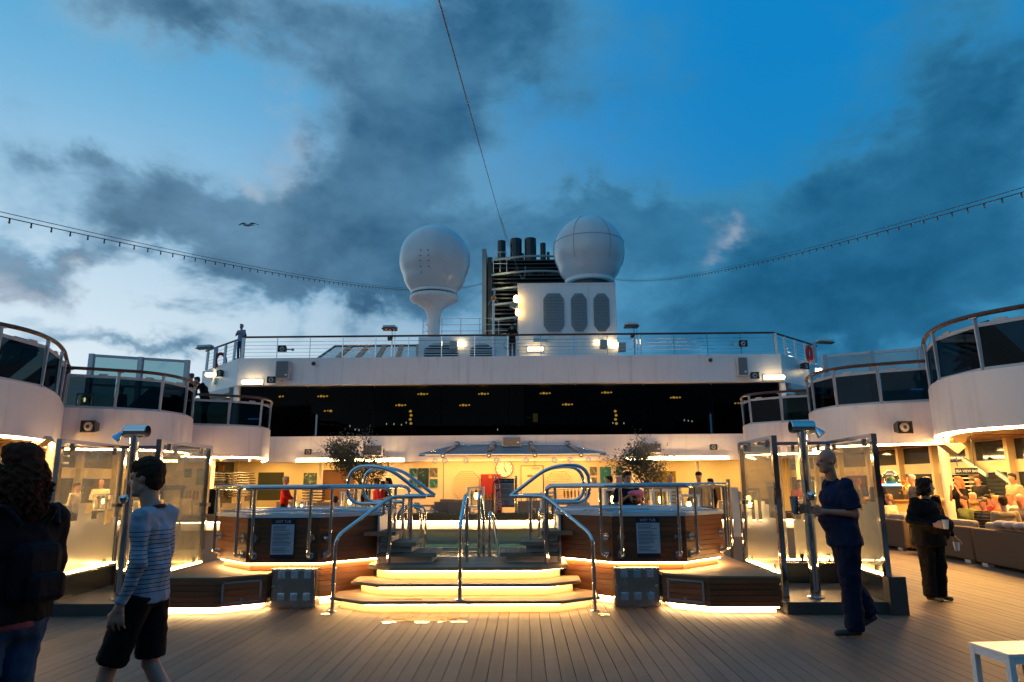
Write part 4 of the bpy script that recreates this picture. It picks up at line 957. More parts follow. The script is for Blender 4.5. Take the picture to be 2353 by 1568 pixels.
    # post near the steps: stainless bollard with sign
# ------------------------------------------------------------------ steps
st = thing('entrance_steps', 'three wide glowing steps with angled corners leading up between the hot tubs', 'steps', (0, 9.2, 0))
def tread_poly(xh, yf, xo, yo, yb): return [(-xh,yf),(xh,yf),(xo,yo),(xo,yb),(-xo,yb),(-xo,yo)]
T = [(1.17,8.56,1.66,8.92,.150,.115,8.90),(1.05,8.83,1.45,9.14,.305,.27,9.1),(.95,9.08,1.30,9.36,.472,.43,9.4)]
for i, (xh, yf, xo, yo, z1, z0, yb) in enumerate(T):
    yb = 9.60 if i < 2 else 10.42
    nb = 6 if i == 2 else 3
    # boards of the tread running across
    poly = tread_poly(xh, yf, xo, yo, yb)
    MB().prism(poly, z0, z1-.012).build('tread', treadmat, st)
    ys_ = [yf+.004+(yb-yf)*k/(9 if i==2 else 6) for k in range((9 if i==2 else 6)+1)]
    for a, b in zip(ys_, ys_[1:]):
        def half(y): return xh+(xo-xh)*min(1, max(0,(y-yf)/(yo-yf)))
        MB().prism([(-half(a)+.004,a+.003),(half(a)-.004,a+.003),(half(b-.003)-.004,b-.003),(-half(b-.003)+.004,b-.003)], z1-.0115, z1).build('tread_board', treadmat, st)
    yr = yf+.14
    zlow = (0.002, .152, .307)[i]
    rp = [(-xo+.10,yo+.14),(-xh+.05,yr),(xh-.05,yr),(xo-.10,yo+.14)]
    m = MB().wall(rp, zlow, z0-.002, .03).build('riser', mat('cream_riser',(.50,.38,.24),.45), st)
    m = MB(); r2 = offset(rp, -.055)
    for a, b in zip(r2, r2[1:]): m.bar((a[0],a[1],z0-.010),(b[0],b[1],z0-.010), .022, .014)
    m.build('light_strip', strip_step, st)
# wet patches
wet = mat('wet_patch', (.10,.075,.05), .04, spec=.8)
for n_, (px, py, w, h) in enumerate(((975,1422,58,6),(900,1427,20,4),(1022,1426,12,3),(1055,1427,12,3),(935,1381,30,3),(1010,1382,10,2))):
    zz = .002 if py > 1400 else .1525; z2 = .0035 if py > 1400 else .1525; c = at(px, py, Z=z2)
    if py < 1400: c.y = 8.72
    k = 9.0/1592; pts = []
    for j in range(26):
        a = 2*PI*j/26; r = 1+.38*math.sin(3*a+n_)+.25*math.sin(7*a+2*n_)+.18*math.sin(11*a)
        pts.append((c.x+w*k*r*math.cos(a), c.y+h*k*(4.5 if py > 1400 else 2.2)*r*math.sin(a), z2))
    tag(MB().add(pts, [tuple(range(26))]).build('puddle', wet), ['largest glinting puddle on the deck in front of the steps','small puddle at the left end of the large one','tiny puddle right of the large one','star shaped splash right of the steps centre','splash of water on the lowest tread','small splash on the lowest tread by the centre rail'][n_], 'puddle', 'puddles at the steps')
# floor drains
for (px, py, lab) in ((751,1412,'flat round deck drain by the left handrail foot'),(1388,1413,'flat round deck drain by the right handrail foot')):
    c = at(px, py, Z=.004); tag(MB().lathe([(.001,.0),(.07,.0),(.07,.006),(.001,.006)], (c.x,c.y,.003), 20).build('deck_drain', brushed), lab, 'drain', 'deck drains')
# little flights of block steps leading up to each tub
for s in (-1,1):
    txt = 'left' if s < 0 else 'right'
    bs = thing('tub_steps', f'short flight of dark slatted block steps up to the {txt} hot tub', 'steps', (s*.8, 9.8, .475), 'block steps up to the tubs')
    for k in range(3):
        x0 = .42+.27*k; z = .475+.135*k
        MB().box((s*(x0+.07), 9.58, z+.001),(s*1.18, 10.12, z+.085)).build('block', white, bs)
        nb = 6
        for j in range(nb):
            xa = x0+(.40)*j/nb
            MB().box((s*xa, 9.48, z+.088),(s*(xa+.40/nb-.006), 10.2, z+.135)).build('tread_board', treadmat, bs)
        MB().box((s*(x0+.402), 9.48, z+.088),(s*1.20, 10.2, z+.128)).build('tread_fill', treadmat, bs)
        MB().box((s*x0, 9.465, z+.086),(s*(x0+.42), 9.478, z+.137)).build('tread_edge', treadmat, bs)
    MB().box((s*1.205,9.62,.475),(s*1.235,10.6,1.08)).build('side_panel', white, bs)
# ------------------------------------------------------------------ handrails
for s in (-1,1):
    txt = 'left' if s < 0 else 'right'
    h = thing('stair_handrail', f'bent chrome handrail along the {txt} side of the lit steps', 'handrail', (s*1.57, 8.8, 0), 'chrome stair handrails')
    P = [(s*1.58,8.80,.0),(s*1.58,8.80,.86),(s*1.02,9.35,1.335),(s*.56,9.4,1.335)]
    MB().tube(fillet(P, .12), .0255, 10).build('rail', steel, h, smooth=True)
    MB().lathe([(.06,0),(.06,.008),(.03,.014)],(s*1.58,8.80,.001),16).build('foot_flange', steel, h)
    MB().tube([(s*1.02,9.38,.475),(s*1.02,9.38,1.32)], .0225, 10).build('post', steel, h, smooth=True)
    MB().tube([(s*.83,9.9,.6),(s*.83,9.9,1.33)], .0225, 10).build('post', steel, h, smooth=True)
    for (y, nm) in ((9.42,'front'),(10.35,'rear')):
        lp = thing('looped_handrail', f'{nm} racetrack shaped chrome handrail above the {txt} tub steps', 'handrail', (s*1.1, y, 1.3), 'looped chrome handrails')
        P = [(s*.56,y,1.335),(s*1.08,y,1.725),(s*1.30,y,1.74),(s*1.57,y,1.66),(s*1.60,y,1.50),(s*1.55,y,1.31),(s*1.40,y,1.245),(s*1.12,y,1.25),(s*.95,y,1.29),(s*.90,y,1.335),(s*.60,y,1.335)]
        P = [(s*.56,y,1.335),(s*1.10,y,1.735),(s*1.60,y,1.735),(s*1.62,y,1.245),(s*1.02,y,1.245)]
        MB().tube(fillet(P, .24, 8), .0255, 10).build('rail', steel, lp, smooth=True)
        if y > 10: MB().tube([(s*.56,y,1.335),(s*1.0,y,1.335)], .0255, 10).tube([(s*1.02,y,.475),(s*1.02,y,1.32)], .0225, 8).build('lower_rail', steel, lp, smooth=True)
        else: MB().tube([(s*1.12,y,1.10),(s*1.12,y,1.25)], .0225, 8).build('stub_post', steel, lp, smooth=True)
    # hooped pool ladder beyond
    for k, (dy, dx) in enumerate(((0,0),(.55,0))):
        hp = thing('ladder_hoop', f'{"near" if not k else "far"} hooped chrome pool ladder rail behind the {txt} block steps', 'handrail', (s*1.0, 12.0+dy, .4), 'pool ladder hoops')
        P = [(s*1.42,12+dy,.86),(s*1.42,12+dy,.95),(s*1.30,12+dy,1.12),(s*1.12,12+dy,1.12),(s*1.0,12+dy,.98),(s*1.0,12+dy,.3)]
        MB().tube(smooth_path(P, 5), .021, 8).build('rail', steel, hp, smooth=True)
ch_ = thing('centre_handrail', 'chrome handrail standing in the middle of the lit steps', 'handrail', (-.03, 8.66, .15))
MB().tube(fillet([(-.03,8.66,.152),(-.03,8.66,1.04),(-.03,9.42,1.36),(-.03,9.62,1.30),(-.03,9.62,.475)], .10), .0255, 10).build('rail', steel, ch_, smooth=True)
MB().lathe([(.06,0),(.06,.008),(.03,.014)],(-.03,8.66,.152),16).build('foot_flange', steel, ch_)
for k, (x, z1) in enumerate(((.09,1.37),)):
    r_ = thing('pool_handrail', 'chrome handrail at the pool edge behind the centre handrail', 'handrail', (x, 10.3, .47))
    MB().tube(fillet([(x,10.30,.475),(x,10.30,z1),(x,10.75,z1-.10),(x+.01,11.3,.95),(x+.01,11.3,.1)], .10), .0255, 10).build('rail', steel, r_, smooth=True)
r_ = thing('pool_handrail', 'short right hand chrome rail at the pool edge with a blue cover strip', 'handrail', (.24, 10.3, .47))
MB().tube(fillet([(.24,10.36,.475),(.24,10.36,1.09),(.27,10.8,1.03),(.36,11.6,.1)], .08), .0255, 10).build('rail', steel, r_, smooth=True)
MB().bar((.27,10.6,1.0),(.36,11.3,.2), .012, .10).build('cover_strip', mat('pool_blue_strip',(.05,.30,.40),.4), r_)
# ------------------------------------------------------------------ pool
pool = thing('swimming_pool', 'small lit swimming pool beyond the steps', 'pool', (0, 12.4, 0))
ptile = mat('pool_wall_tile', (.30,.26,.21), .35)
MB().box((-6,14.02,.004),(6,14.25,.62)).build('far_wall', ptile, pool)
for k in range(16):
    MB().box((-6+.75*k+.004,14.0,.64),(-6+.75*(k+1)-.004,14.019,.775)).build('tile', mat('lit_white_tile',(.75,.72,.62),.3), pool)
MB().box((-6,13.95,.60),(6,14.0,.63)).build('ledge', ptile, pool)
MB().box((-6,13.955,.775),(6,13.985,.787)).build('light_strip', strip, pool)
MB().box((-1.8,10.46,.02),(1.8,13.98,.06)).build('floor', mat('pool_floor',(.10,.30,.30),.3), pool)
MB().box((-1.85,10.44,.06),(-1.8,14,.60)).box((1.8,10.44,.06),(1.85,14,.60)).build('side_wall', ptile, pool)
MB().add([(-1.8,10.46,.36),(1.8,10.46,.36),(1.8,13.98,.36),(-1.8,13.98,.36)],[(0,1,2,3)]).build('water', mat('pool_water',(.045,.16,.15),.05,bump=.5,bscale=7), pool)
for y in (12.2,13.0): MB().box((-1.8,y,.365),(1.8,y+.06,.372)).build('lane_line', mat('pool_line',(.02,.07,.09),.3), pool)
sgst = thing('pool_terrace_edge', 'long wooden edge with strip of green grass behind the pool', 'platform', (0, 14.3, .8))
for k in range(14): MB().box((-6+.857*k+.003,13.93,.795),(-6+.857*(k+1)-.003,14.6,.915)).build('board', mat('teak_edge',(.20,.09,.035),.5,var=.15,wood=(1,6,9)), sgst)
gb = MB()
for k in range(2600):
    x = random.uniform(-5.9,5.9); y = random.uniform(13.97,14.25); h = random.uniform(.012,.035)
    gb.add([(x-.006,y,.916),(x+.006,y,.916),(x+random.uniform(-.01,.01),y,.916+h)],[(0,1,2)])
g_ = gb.build('grass_strip', mat('artificial_grass',(.07,.13,.02),.7), sgst); g_['kind'] = 'stuff'
# ================================================================== AFT WALL UNDER THE LOUNGE
aw = thing('aft_wall', 'warmly lit cream wall with louvres and door behind the pool, under the canopy', 'wall', (0, 34, 0))
warmwall = mat('lit_wall_paint', (.74,.60,.36), .5, var=.05, scale=1.5)
MB().box((-6.0,33.16,0),(6.3,33.4,2.94)).build('centre_wall', warmwall, aw)
MB().box((-15.3,38.0,0),(-6.0,38.2,2.94)).box((6.3,38.0,0),(15.3,38.2,2.94)).box((-6.2,33.41,0),(-6.0,38,2.94)).box((6.3,33.41,0),(6.5,38,2.94)).build('recess_wall', warmwall, aw)
for px in (1072,1297-12):
    p = at(px-28, 1084, Y=33.15); q = at(px+28, 1146, Y=33.15)
    zt_, zb_ = p.z, max(q.z, .6)
    L = louvre(aw, 33.15, p.x, q.x, zb_, zt_, .28, .28, 14, warmwall)
for px in (1019,1148,1228): 
    p = at(px,1060,Y=33.15); MB().box((p.x,33.145,0),(p.x+.02,33.158,2.6)).build('panel_joint', caulk, aw)
# door with closer
p = at(1198,1072,Y=33.1); q = at(1248,1180,Y=33.1)
dr = MB().box((p.x,33.11,0),(q.x,33.145,p.z)).build('door', warmwall, aw)
MB().box((p.x-.03,33.12,0),(p.x-.005,33.155,p.z+.03)).box((q.x+.005,33.12,0),(q.x+.05,33.155,p.z+.03)).box((p.x-.03,33.12,p.z+.005),(q.x+.05,33.155,p.z+.04)).build('door_frame', darkmetal, dr)
MB().box((q.x-.5,33.02,p.z-.12),(q.x-.14,33.10,p.z-.04)).build('door_closer', mat('beige_cone'), dr)
c_ = at(1218,1094,Y=33.1); MB().box((c_.x-.13,33.09,c_.z-.05),(c_.x+.13,33.108,c_.z+.05)).build('door_plate', mat('olive_plate',(.25,.20,.05),.5), dr)
# red cabinet
p = at(1105,1090,Y=33.0); q = at(1150,1146,Y=33.0)
t = thing('fire_cabinet', 'red fire hose cabinet on the lit wall behind the pool sign', 'cabinet', (p.x,33,q.z))
redm = mat('fire_red', (.26,.010,.006), .45)
MB().box((p.x,32.92,q.z),(q.x,33.155,p.z)).build('door', redm, t, bevel=.01)
c_ = at(1127,1096,Y=33); MB().box((c_.x-.07,32.905,c_.z-.07),(c_.x+.07,32.918,c_.z+.07)).build('label', mat('orange_plastic'), t); MB().box((p.x+.02,32.905,c_.z-.22),(p.x+.06,32.918,c_.z-.10)).build('handle', steel, t)
clock(1159,1077,33.14,.85,'large round clock on the lit wall showing five o\'clock',5,0)
# pictures: four or five wave photographs in each group
def waveart(name, c1, c2):
    m = bpy.data.materials.new(name); m.use_nodes = True; q = G(m.node_tree); pr = m.node_tree.nodes['Principled BSDF']
    tcd = q.n('ShaderNodeTexCoord'); nz = q.noise(tcd.outputs['Object'], 1.9, 8, .7, 3.5)
    r = q.n('ShaderNodeValToRGB'); m.node_tree.links.new(nz, r.inputs[0])
    r.color_ramp.elements[0].position = .36; r.color_ramp.elements[0].color = (*c1,1); r.color_ramp.elements[1].position = .68; r.color_ramp.elements[1].color = (.30,.38,.32,1)
    e = r.color_ramp.elements.new(.54); e.color = (*c2,1); m.node_tree.links.new(r.outputs[0], pr.inputs['Base Color']); pr.inputs['Roughness'].default_value = .3; return m
wa = [waveart('green_wave_print',(.006,.03,.025),(.02,.12,.10)), waveart('dark_wave_print',(.006,.012,.012),(.012,.05,.045)), waveart('brown_shore_print',(.04,.03,.02),(.16,.14,.10)), waveart('teal_wave_print',(.008,.06,.06),(.02,.18,.17))]
C6 = lambda a,b: (718.1+a*.1587, 1034.1+b*.1587); C7 = lambda a,b: (1263.9+a*.18311, 1034.1+b*.18311)
arts = [(C6(1403,268),C6(1503,387),0,'small green wave picture, top left of the left picture group'),(C6(1522,265),C6(1678,542),1,'tall dark breaking wave picture in the middle of the left group'),
        (C6(1700,260),C6(1808,385),2,'brownish seascape picture, top right of the left picture group'),(C6(1700,422),C6(1808,543),3,'teal wave picture, lower right of the left picture group'),
        (C6(1403,425),C6(1503,540),0,'pale picture partly behind the handrail, lower left of the left group'),
        (C7(497,212),C7(590,318),2,'brownish landscape picture, top left of the right picture group'),(C7(625,213),C7(770,415),3,'tall teal wave picture in the middle of the right group'),
        (C7(828,212),C7(920,320),0,'green seascape picture behind the right olive tree'),(C7(520,345),C7(590,418),2,'small dark picture, lower left of the right picture group')]
for a, b, k, lab in arts:
    p = at(*a, Y=33.1); q = at(*b, Y=33.1)
    Yw = 33.10
    t = thing('picture', lab, 'picture', (p.x,Yw,q.z), 'wave pictures on the lit wall')
    MB().box((p.x,Yw,q.z),(q.x,Yw+.05,p.z)).build('canvas', wa[k], t)
# recess furniture: wood panels, dark screens
pan = mat('brown_wood_panel', (.16,.06,.015), .4, var=.15, wood=(8,8,.8))
def panel(px0,py0,px1,py1,Y,name,label,m,cat='panel',grp=None,d=.08):
    p = at(px0,py0,Y=Y); q = at(px1,py1,Y=Y); t = tag(MB().box((p.x,Y,max(0,q.z)),(q.x,Y+d,p.z)).build(name, m), label, cat, grp); return t
panel(742,1080,787,1150,36.5,'partition','brown wooden wall panel right of the red sweater person',pan)
panel(790,1078,812,1150,36.45,'partition','narrow brown wooden panel behind the olive tree pot, left',pan)
panel(594,1086,648,1150,36.0,'dark_screen','tall dark glass screen left of the red sweater person',mat('dark_green_glass',(.03,.035,.02),.2))
panel(698,1087,726,1125,35.5,'picture_screen','dark greenish picture screen right of the red sweater person',waveart('dark_green_print',(.01,.02,.02),(.03,.06,.05)))
panel(482,1070,513,1083,35.8,'header_board','orange brown wooden header above the stacked loungers',mat('amber_wood',(.30,.12,.02),.4))
panel(1640,1110,1680,1150,37.0,'partition','dark brown wall panel at the far right of the lit wall',mat('dark_brown_panel',(.06,.02,.01),.5))
panel(1655,1100,1662,1150,36.9,'door_edge','thin pale door edge in front of the dark brown panel',offwhite)
# curtain at right
p = at(1500,1083,Y=36); q = at(1556,1150,Y=36); cv = MB(); n = 44
pts = [(p.x+(q.x-p.x)*k/n, 36+.07*math.sin(k*1.7)+.03*math.sin(k*.9)) for k in range(n+1)]
cv.wall(pts, 0, p.z, .02); tag(cv.build('curtain', mat('olive_curtain',(.34,.27,.07),.7)), 'gathered olive curtain between the pale jacket man and the capped man', 'curtain')
# black door frame left of it
panel(1470,1087,1500,1150,36.1,'glass_door','dark glass door left of the olive curtain',mat('dark_green_glass'))
# racks of stacked loungers on the left
def stack(px0, px1, pyt, pyb, Y, n, label):
    p = at(px0,pyt,Y=Y); q = at(px1,pyb,Y=Y); t = thing('lounger_stack', label, 'lounger stack', ((p.x+q.x)/2,Y,0), 'stacks of folded sun loungers')
    w = q.x-p.x; z0 = max(.15, q.z); 
    for k in range(n):
        z = z0+(p.z-z0)*k/(n-1); m = MB(); dx = random.uniform(-.04,.04)
        m.tube([(p.x+dx,Y-.3,z),(p.x+w*.3+dx,Y-.3,z-.03),(p.x+w*.65+dx,Y-.3,z+.02),(q.x+dx,Y-.3,z)], .03, 6).tube([(p.x+dx,Y+.3,z),(q.x+dx,Y+.3,z)], .03, 6)
        m.box((p.x+.05+dx,Y-.28,z+.02),(q.x-.05+dx,Y+.28,z+.035)); m.build('lounger', mat('dark_lounger_frame',(.05,.05,.045),.4), t)
    MB().box((p.x+.1,Y-.25,0),(p.x+.16,Y+.25,z0)).box((q.x-.16,Y-.25,0),(q.x-.1,Y+.25,z0)).build('leg', darkmetal, t)
stack(482,521,1090,1140,27.5,10,'stack of dark loungers just right of the left shower')
stack(522,577,1088,1140,28.0,10,'wider stack of dark loungers left of the first cream column')
stack(700,742,1126,1152,29.0,5,'low stack of dark loungers behind the red sweater person')
stack(385,470,1085,1140,27.0,11,'stack of loungers seen through the right pane of the left shower')
# warm light tape under the aft fascia, in the photo's separate lengths
def ledbar(px0,py0,px1,py1,Y,label,lampw=60):
    p = at(px0,py0,Y=Y); q = at(px1,py1,Y=Y); z = (p.z+q.z)/2
    t = thing('light_bar', label, 'light', ((p.x+q.x)/2,Y,z), 'light bars under the lounge fascia')
    MB().box((p.x,Y-.02,z-.05),(q.x,Y+.05,z+.035)).build('diffuser', strip, t); MB().box((p.x,Y+.055,z-.05),(q.x,Y+.12,z+.12)).build('channel', white, t)
ledbar(841,1058.5,1012-83,1058.5,32.4,'bright light bar from the left olive tree towards the canopy')
ledbar(841-30,1058,838,1058.2,32.42,'short bright light bar just left of the left olive tree')
ledbar(680,1059,812,1058,32.4,'bright light bar left of the left olive tree')
ledbar(1440,1055,1675,1053,32.4,'bright light bar along the right aft ceiling edge')
# downlights in the aft ceiling
for i,(x,y) in enumerate(((-9.5,35),(-7.4,35),(-4.3,30.9),(-1.5,31.2),(1.5,31.2),(4.4,30.9),(7.6,35),(9.6,35),(-12,35.5),(12,35.5))):
    pass
for x in (-12.6,-10.2,-7.8,7.8,10.2,12.6):
    for y in (34.6,36.6):
        dl = thing('ceiling_light', f'round warm ceiling light in the {"front" if y<35 else "rear"} row of the aft arcade, {["outermost","middle","innermost"][[12.6,10.2,7.8].index(abs(x))]} on the {"left" if x<0 else "right"}', 'light', (x,y,2.94), 'warm ceiling lights in the aft arcade')
        MB().lathe([(.001,0),(.08,0),(.08,-.02),(.001,-.02)],(x,y,2.945),12).build('disc', emis('downlight_disc',(1,.7,.35),14), dl); lamp('downlight_lamp',(x,y,2.88), 32, .25, dl, color=(1,.56,.16))
# ------------------------------------------------------------------ canopy with lamps over the aft wall
cnp = thing('glass_canopy', 'pale glass canopy with steel rim and hanging spotlights under the lounge windows', 'canopy', (0, 32, 2.6))
K3 = lambda a,b: (919.2+a*.20143, 1005.3+b*.20143)
Yf_, Yb_ = 31.2, 32.65
pL = at(963,1046,Y=Yf_); pR = at(1393,1043,Y=Yf_); zf_ = (pL.z+pR.z)/2
bL_ = at(1051,1024,Y=Yb_); bR_ = at(1304,1022,Y=Yb_); zb2 = (bL_.z+bR_.z)/2
MB().tube([(pL.x,Yf_,zf_),(pR.x,Yf_,zf_)], .055, 8).build('front_rail', steel, cnp, smooth=True)
MB().tube([(pL.x,Yf_,zf_+.02),(bL_.x,Yb_,zb2),(bR_.x,Yb_,zb2),(pR.x,Yf_,zf_+.02)], .045, 8).build('back_rail', steel, cnp, smooth=True)
cg = mat('pale_canopy_glass', (.20,.25,.30), .35)
nb = 4
xs_ = [pL.x+.35]+[bL_.x+(bR_.x-bL_.x)*k/3 for k in range(4)]+[pR.x-.35]
fr = [pL.x+.3]+[bL_.x-.5+(bR_.x-bL_.x+1.0)*k/3 for k in range(4)]+[pR.x-.3]
for k in range(5):
    if k == 0: vs = [(pL.x+.2,Yf_,zf_+.04),(fr[1]-.12,Yf_,zf_+.04),(xs_[1]-.12,Yb_,zb2-.02)]
    elif k == 4: vs = [(fr[4]+.12,Yf_,zf_+.04),(pR.x-.2,Yf_,zf_+.04),(xs_[4]+.12,Yb_,zb2-.02)]
    else: vs = [(fr[k]+.12,Yf_,zf_+.04),(fr[k+1]-.12,Yf_,zf_+.04),(xs_[k+1]-.12,Yb_,zb2-.02),(xs_[k]+.12,Yb_,zb2-.02)]
    n_ = len(vs); MB().add(vs+[(v[0],v[1],v[2]-.02) for v in vs], [tuple(range(n_)),tuple(range(2*n_-1,n_-1,-1))]+[(j,n_+j,n_+(j+1)%n_,(j+1)%n_) for j in range(n_)]).build('canopy_pane', cg, cnp)
for k in range(1,5): MB().bar((fr[k],Yf_,zf_+.0),(xs_[k],Yb_,zb2+.03), .20, .10).sphere((xs_[k],Yb_-.05,zb2+.05),.14,10,6).sphere((fr[k],Yf_,zf_-.02),.13,10,6).build('bracket', brushed, cnp)
for px in (1000,1022,1071,1141,1209,1274,1310,1352):
    p = at(px,1051,Y=Yf_); MB().sphere((p.x,Yf_+.02,zf_-.26),(.13,.11,.13),10,6).tube([(p.x,Yf_,zf_-.05),(p.x,Yf_,zf_-.18)],.02,5).build('spotlight', mat('pale_lamp_housing'), cnp, smooth=True)
lamp('canopy_lamp', (0.2,Yf_+.9,2.5), 75, 8.0, cnp, size_y=.3, color=(1,.52,.15), aim=(0,.5,-1))
lamp('canopy_lamp', (0.2,30.3,2.45), 45, 8.0, cnp, size_y=.3, color=(1,.52,.15), aim=(0,1,-.45))
# ------------------------------------------------------------------ furniture on the aft terrace
rattan = mat('grey_rattan', (.20,.19,.17), .7, bump=.5, bscale=180)
tabm = mat('dark_table', (.09,.07,.06), .4)
whitem = mat('white_aluminium', (.62,.66,.72), .35)
def chair_proto():
    t = thing('armchair', 'x', 'chair', (0,0,0), 'grey woven terrace chairs')
    MB().obox((0,0,.43),(.54,.52,.07),(1,0,0)).build('seat', rattan, t, at0=True, bevel=.02)
    MB().add([(-.26,.22,.42),(.26,.22,.42),(.29,.34,.93),(-.29,.34,.93),(-.26,.27,.42),(.26,.27,.42),(.29,.38,.93),(-.29,.38,.93)],[(0,1,2,3),(7,6,5,4),(3,2,6,7),(0,3,7,4),(1,5,6,2),(0,4,5,1)]).build('backrest', rattan, t, at0=True)
    for x in (-.28,.28):
        MB().tube([(x,-.24,0),(x,-.24,.66),(x,.28,.68)],.018,5).build('arm', greymetal, t, at0=True)
        MB().tube([(x*.9,.24,0),(x*.9,.26,.43)],.018,5).build('leg', greymetal, t, at0=True)
    return t
proto_c = chair_proto(); first = [True]
def chair(px, Y, rz, label, X=None):
    p = at(px, 1140, Y=Y); x = X if X is not None else p.x
    if first[0]: first[0] = False; proto_c.location = (x,Y,0); proto_c.rotation_euler = (0,0,math.radians(rz)); proto_c['label'] = label; return proto_c
    return copy_tree(proto_c, None, (x,Y,0), math.radians(rz), label)
def table(px, Y, w, label, h=.74, m=None):
    p = at(px,1140,Y=Y); t = thing('table', label, 'table', (p.x,Y,0), 'terrace tables')
    MB().cbox((p.x,Y,h-.02),(w,.85,.04)).build('table_top', m or tabm, t)
    for sx in (-1,1):
        for sy in (-1,1): MB().cbox((p.x+sx*(w/2-.06),Y+sy*.36,(h-.05)/2),(.05,.05,h-.05)).build('leg', m or greymetal, t)
    return p.x
tb = [(1038,24.5,1.3,'table directly left of the centre handrails with a folded napkin'),(1045,28,1.3,'table farther back left of the centre handrails'),(620,24,1.4,'table in front of the red sweater person'),
      (700,26,1.2,'table behind the left hot tub beside the lanterns'),(1160,25,1.3,'table behind the pool sign'),(1240,27,1.3,'table right of the pool sign holding glasses'),
      (1330,23,1.5,'table with stacked plates behind the right stair rail'),(1560,22,1.4,'table with pink napkins behind the right hot tub'),(960,26,1.2,'table at the left end of the terrace edge')]
for px,Y,w,lab in tb: table(px,Y,w,lab)
chs = [(1012,23.6,200,'woven chair at the left end of the near table beside the centre handrails'),(1052,23.4,180,'woven chair seen from behind at the table left of the centre handrails'),(1034,27.2,170,'woven chair tucked at the back table left of centre'),
       (1066,26.2,150,'woven chair just left of the centre handrail, farther back'),(984,22.5,110,'woven chair in profile where the left stair rail ends'),(1112,23.5,200,'woven chair left of the red rescue tube'),(1135,25.8,180,'woven chair behind the rescue tube'),
       (1208,23.8,170,'woven chair right of the pool sign'),(1222,24.6,190,'second woven chair right of the pool sign, slightly farther'),(905,24.5,160,'woven chair behind the left looped handrails'),
       (540,23,190,'woven chair near the left end of the left hot tub'),(575,25,170,'woven chair left of the red sweater person'),(655,24.8,200,'woven chair right of the red sweater person'),(745,23.2,180,'woven chair behind the left hot tub rail, left of the seated person'),
       (515,25.6,150,'woven chair by the stacked loungers'),(770,24.0,180,'woven chair holding the person in the white shirt'),(1600,24,170,'woven chair behind the right end of the right hot tub'),(1660,23,190,'woven chair at the far right behind the hot tub rail')]
for c_ in chs: chair(*c_)
# napkins / plates / glasses
for px,Y,lab,cc in ((1042,24.5,'folded pink napkin on the table left of the centre handrails',(.55,.30,.33)),(1545,22,'folded pink napkin behind the right hot tub',(.6,.30,.32)),(1575,22.1,'second folded pink napkin behind the right hot tub, to the right',(.6,.32,.33)),(660,24,'white napkin on the table in front of the red sweater person',(.65,.6,.55))):
    p = at(px,1140,Y=Y); tag(MB().add([(p.x-.14,Y-.1,.745),(p.x+.16,Y-.1,.745),(p.x+.16,Y+.1,.745),(p.x-.14,Y+.1,.745),(p.x-.05,Y-.02,.83),(p.x+.08,Y,.86)],[(0,1,5,4),(1,2,5),(2,3,4,5),(3,0,4),(0,3,2,1)]).build('napkin', mat('napkin_%d'%px, cc, .8)), lab, 'napkin', 'folded napkins')
for j,(px,Y,lab) in enumerate(((1327,22.9,'stack of folded towels or plates inside the right looped handrail'),)):
    p = at(px,1140,Y=Y); t = thing('plate_stack', lab, 'plates', (p.x,Y,.742))
    for k in range(5): MB().cbox((p.x+.01*k,Y,.757+.03*k),(.8-.04*k,.4,.022)).build('plate', mat('grey_plate',(.28,.28,.27),.4), t)
# champagne flutes
def flute(p, h, c, label, grp):
    t = thing('glass', label, 'glass', p, grp)
    MB().lathe([(.03,0),(.006,.01),(.006,h*.35),(.03,h*.5),(.038,h),(.034,h)], p, 8).build('bowl', clearglass, t)
    MB().lathe([(.005,h*.37),(.026,h*.5),(.032,h*.86)], p, 8).build('drink', mat('drink_'+c, {'orange':(.75,.16,.02),'yellow':(.75,.45,.05),'clear':(.5,.5,.4)}[c], .25), t)
ord_ = ['first','second','third','fourth','fifth','sixth','seventh','eighth','ninth']
for g_i, (x0,x1,nn,Y,zz,hh,cc,txt) in enumerate(((1242,1264,6,27,.745,.26,'orange','flute of orange drink from the left, left of the looped handrail'),(1297,1330,5,26.5,.76,.40,'orange','orange drink seen through the right looped handrail, counted from the left'),
                                      (1108,1133,5,24.9,.745,.30,'yellow','yellow drink from the left in front of the red cabinet'),(1074,1092,5,26,.745,.34,'clear','clear empty glass from the left beside the centre handrail'),(1212,1232,5,26.6,.745,.24,'clear','clear glass from the left below the louvre to the right'))):
    for k in range(nn):
        p = at(x0+(x1-x0)*k/(nn-1),1140,Y=Y); flute(V((p.x,Y+.03*(k%2),zz)), hh*1.35, cc, f'{ord_[k]} {txt}', 'party glasses '+cc)
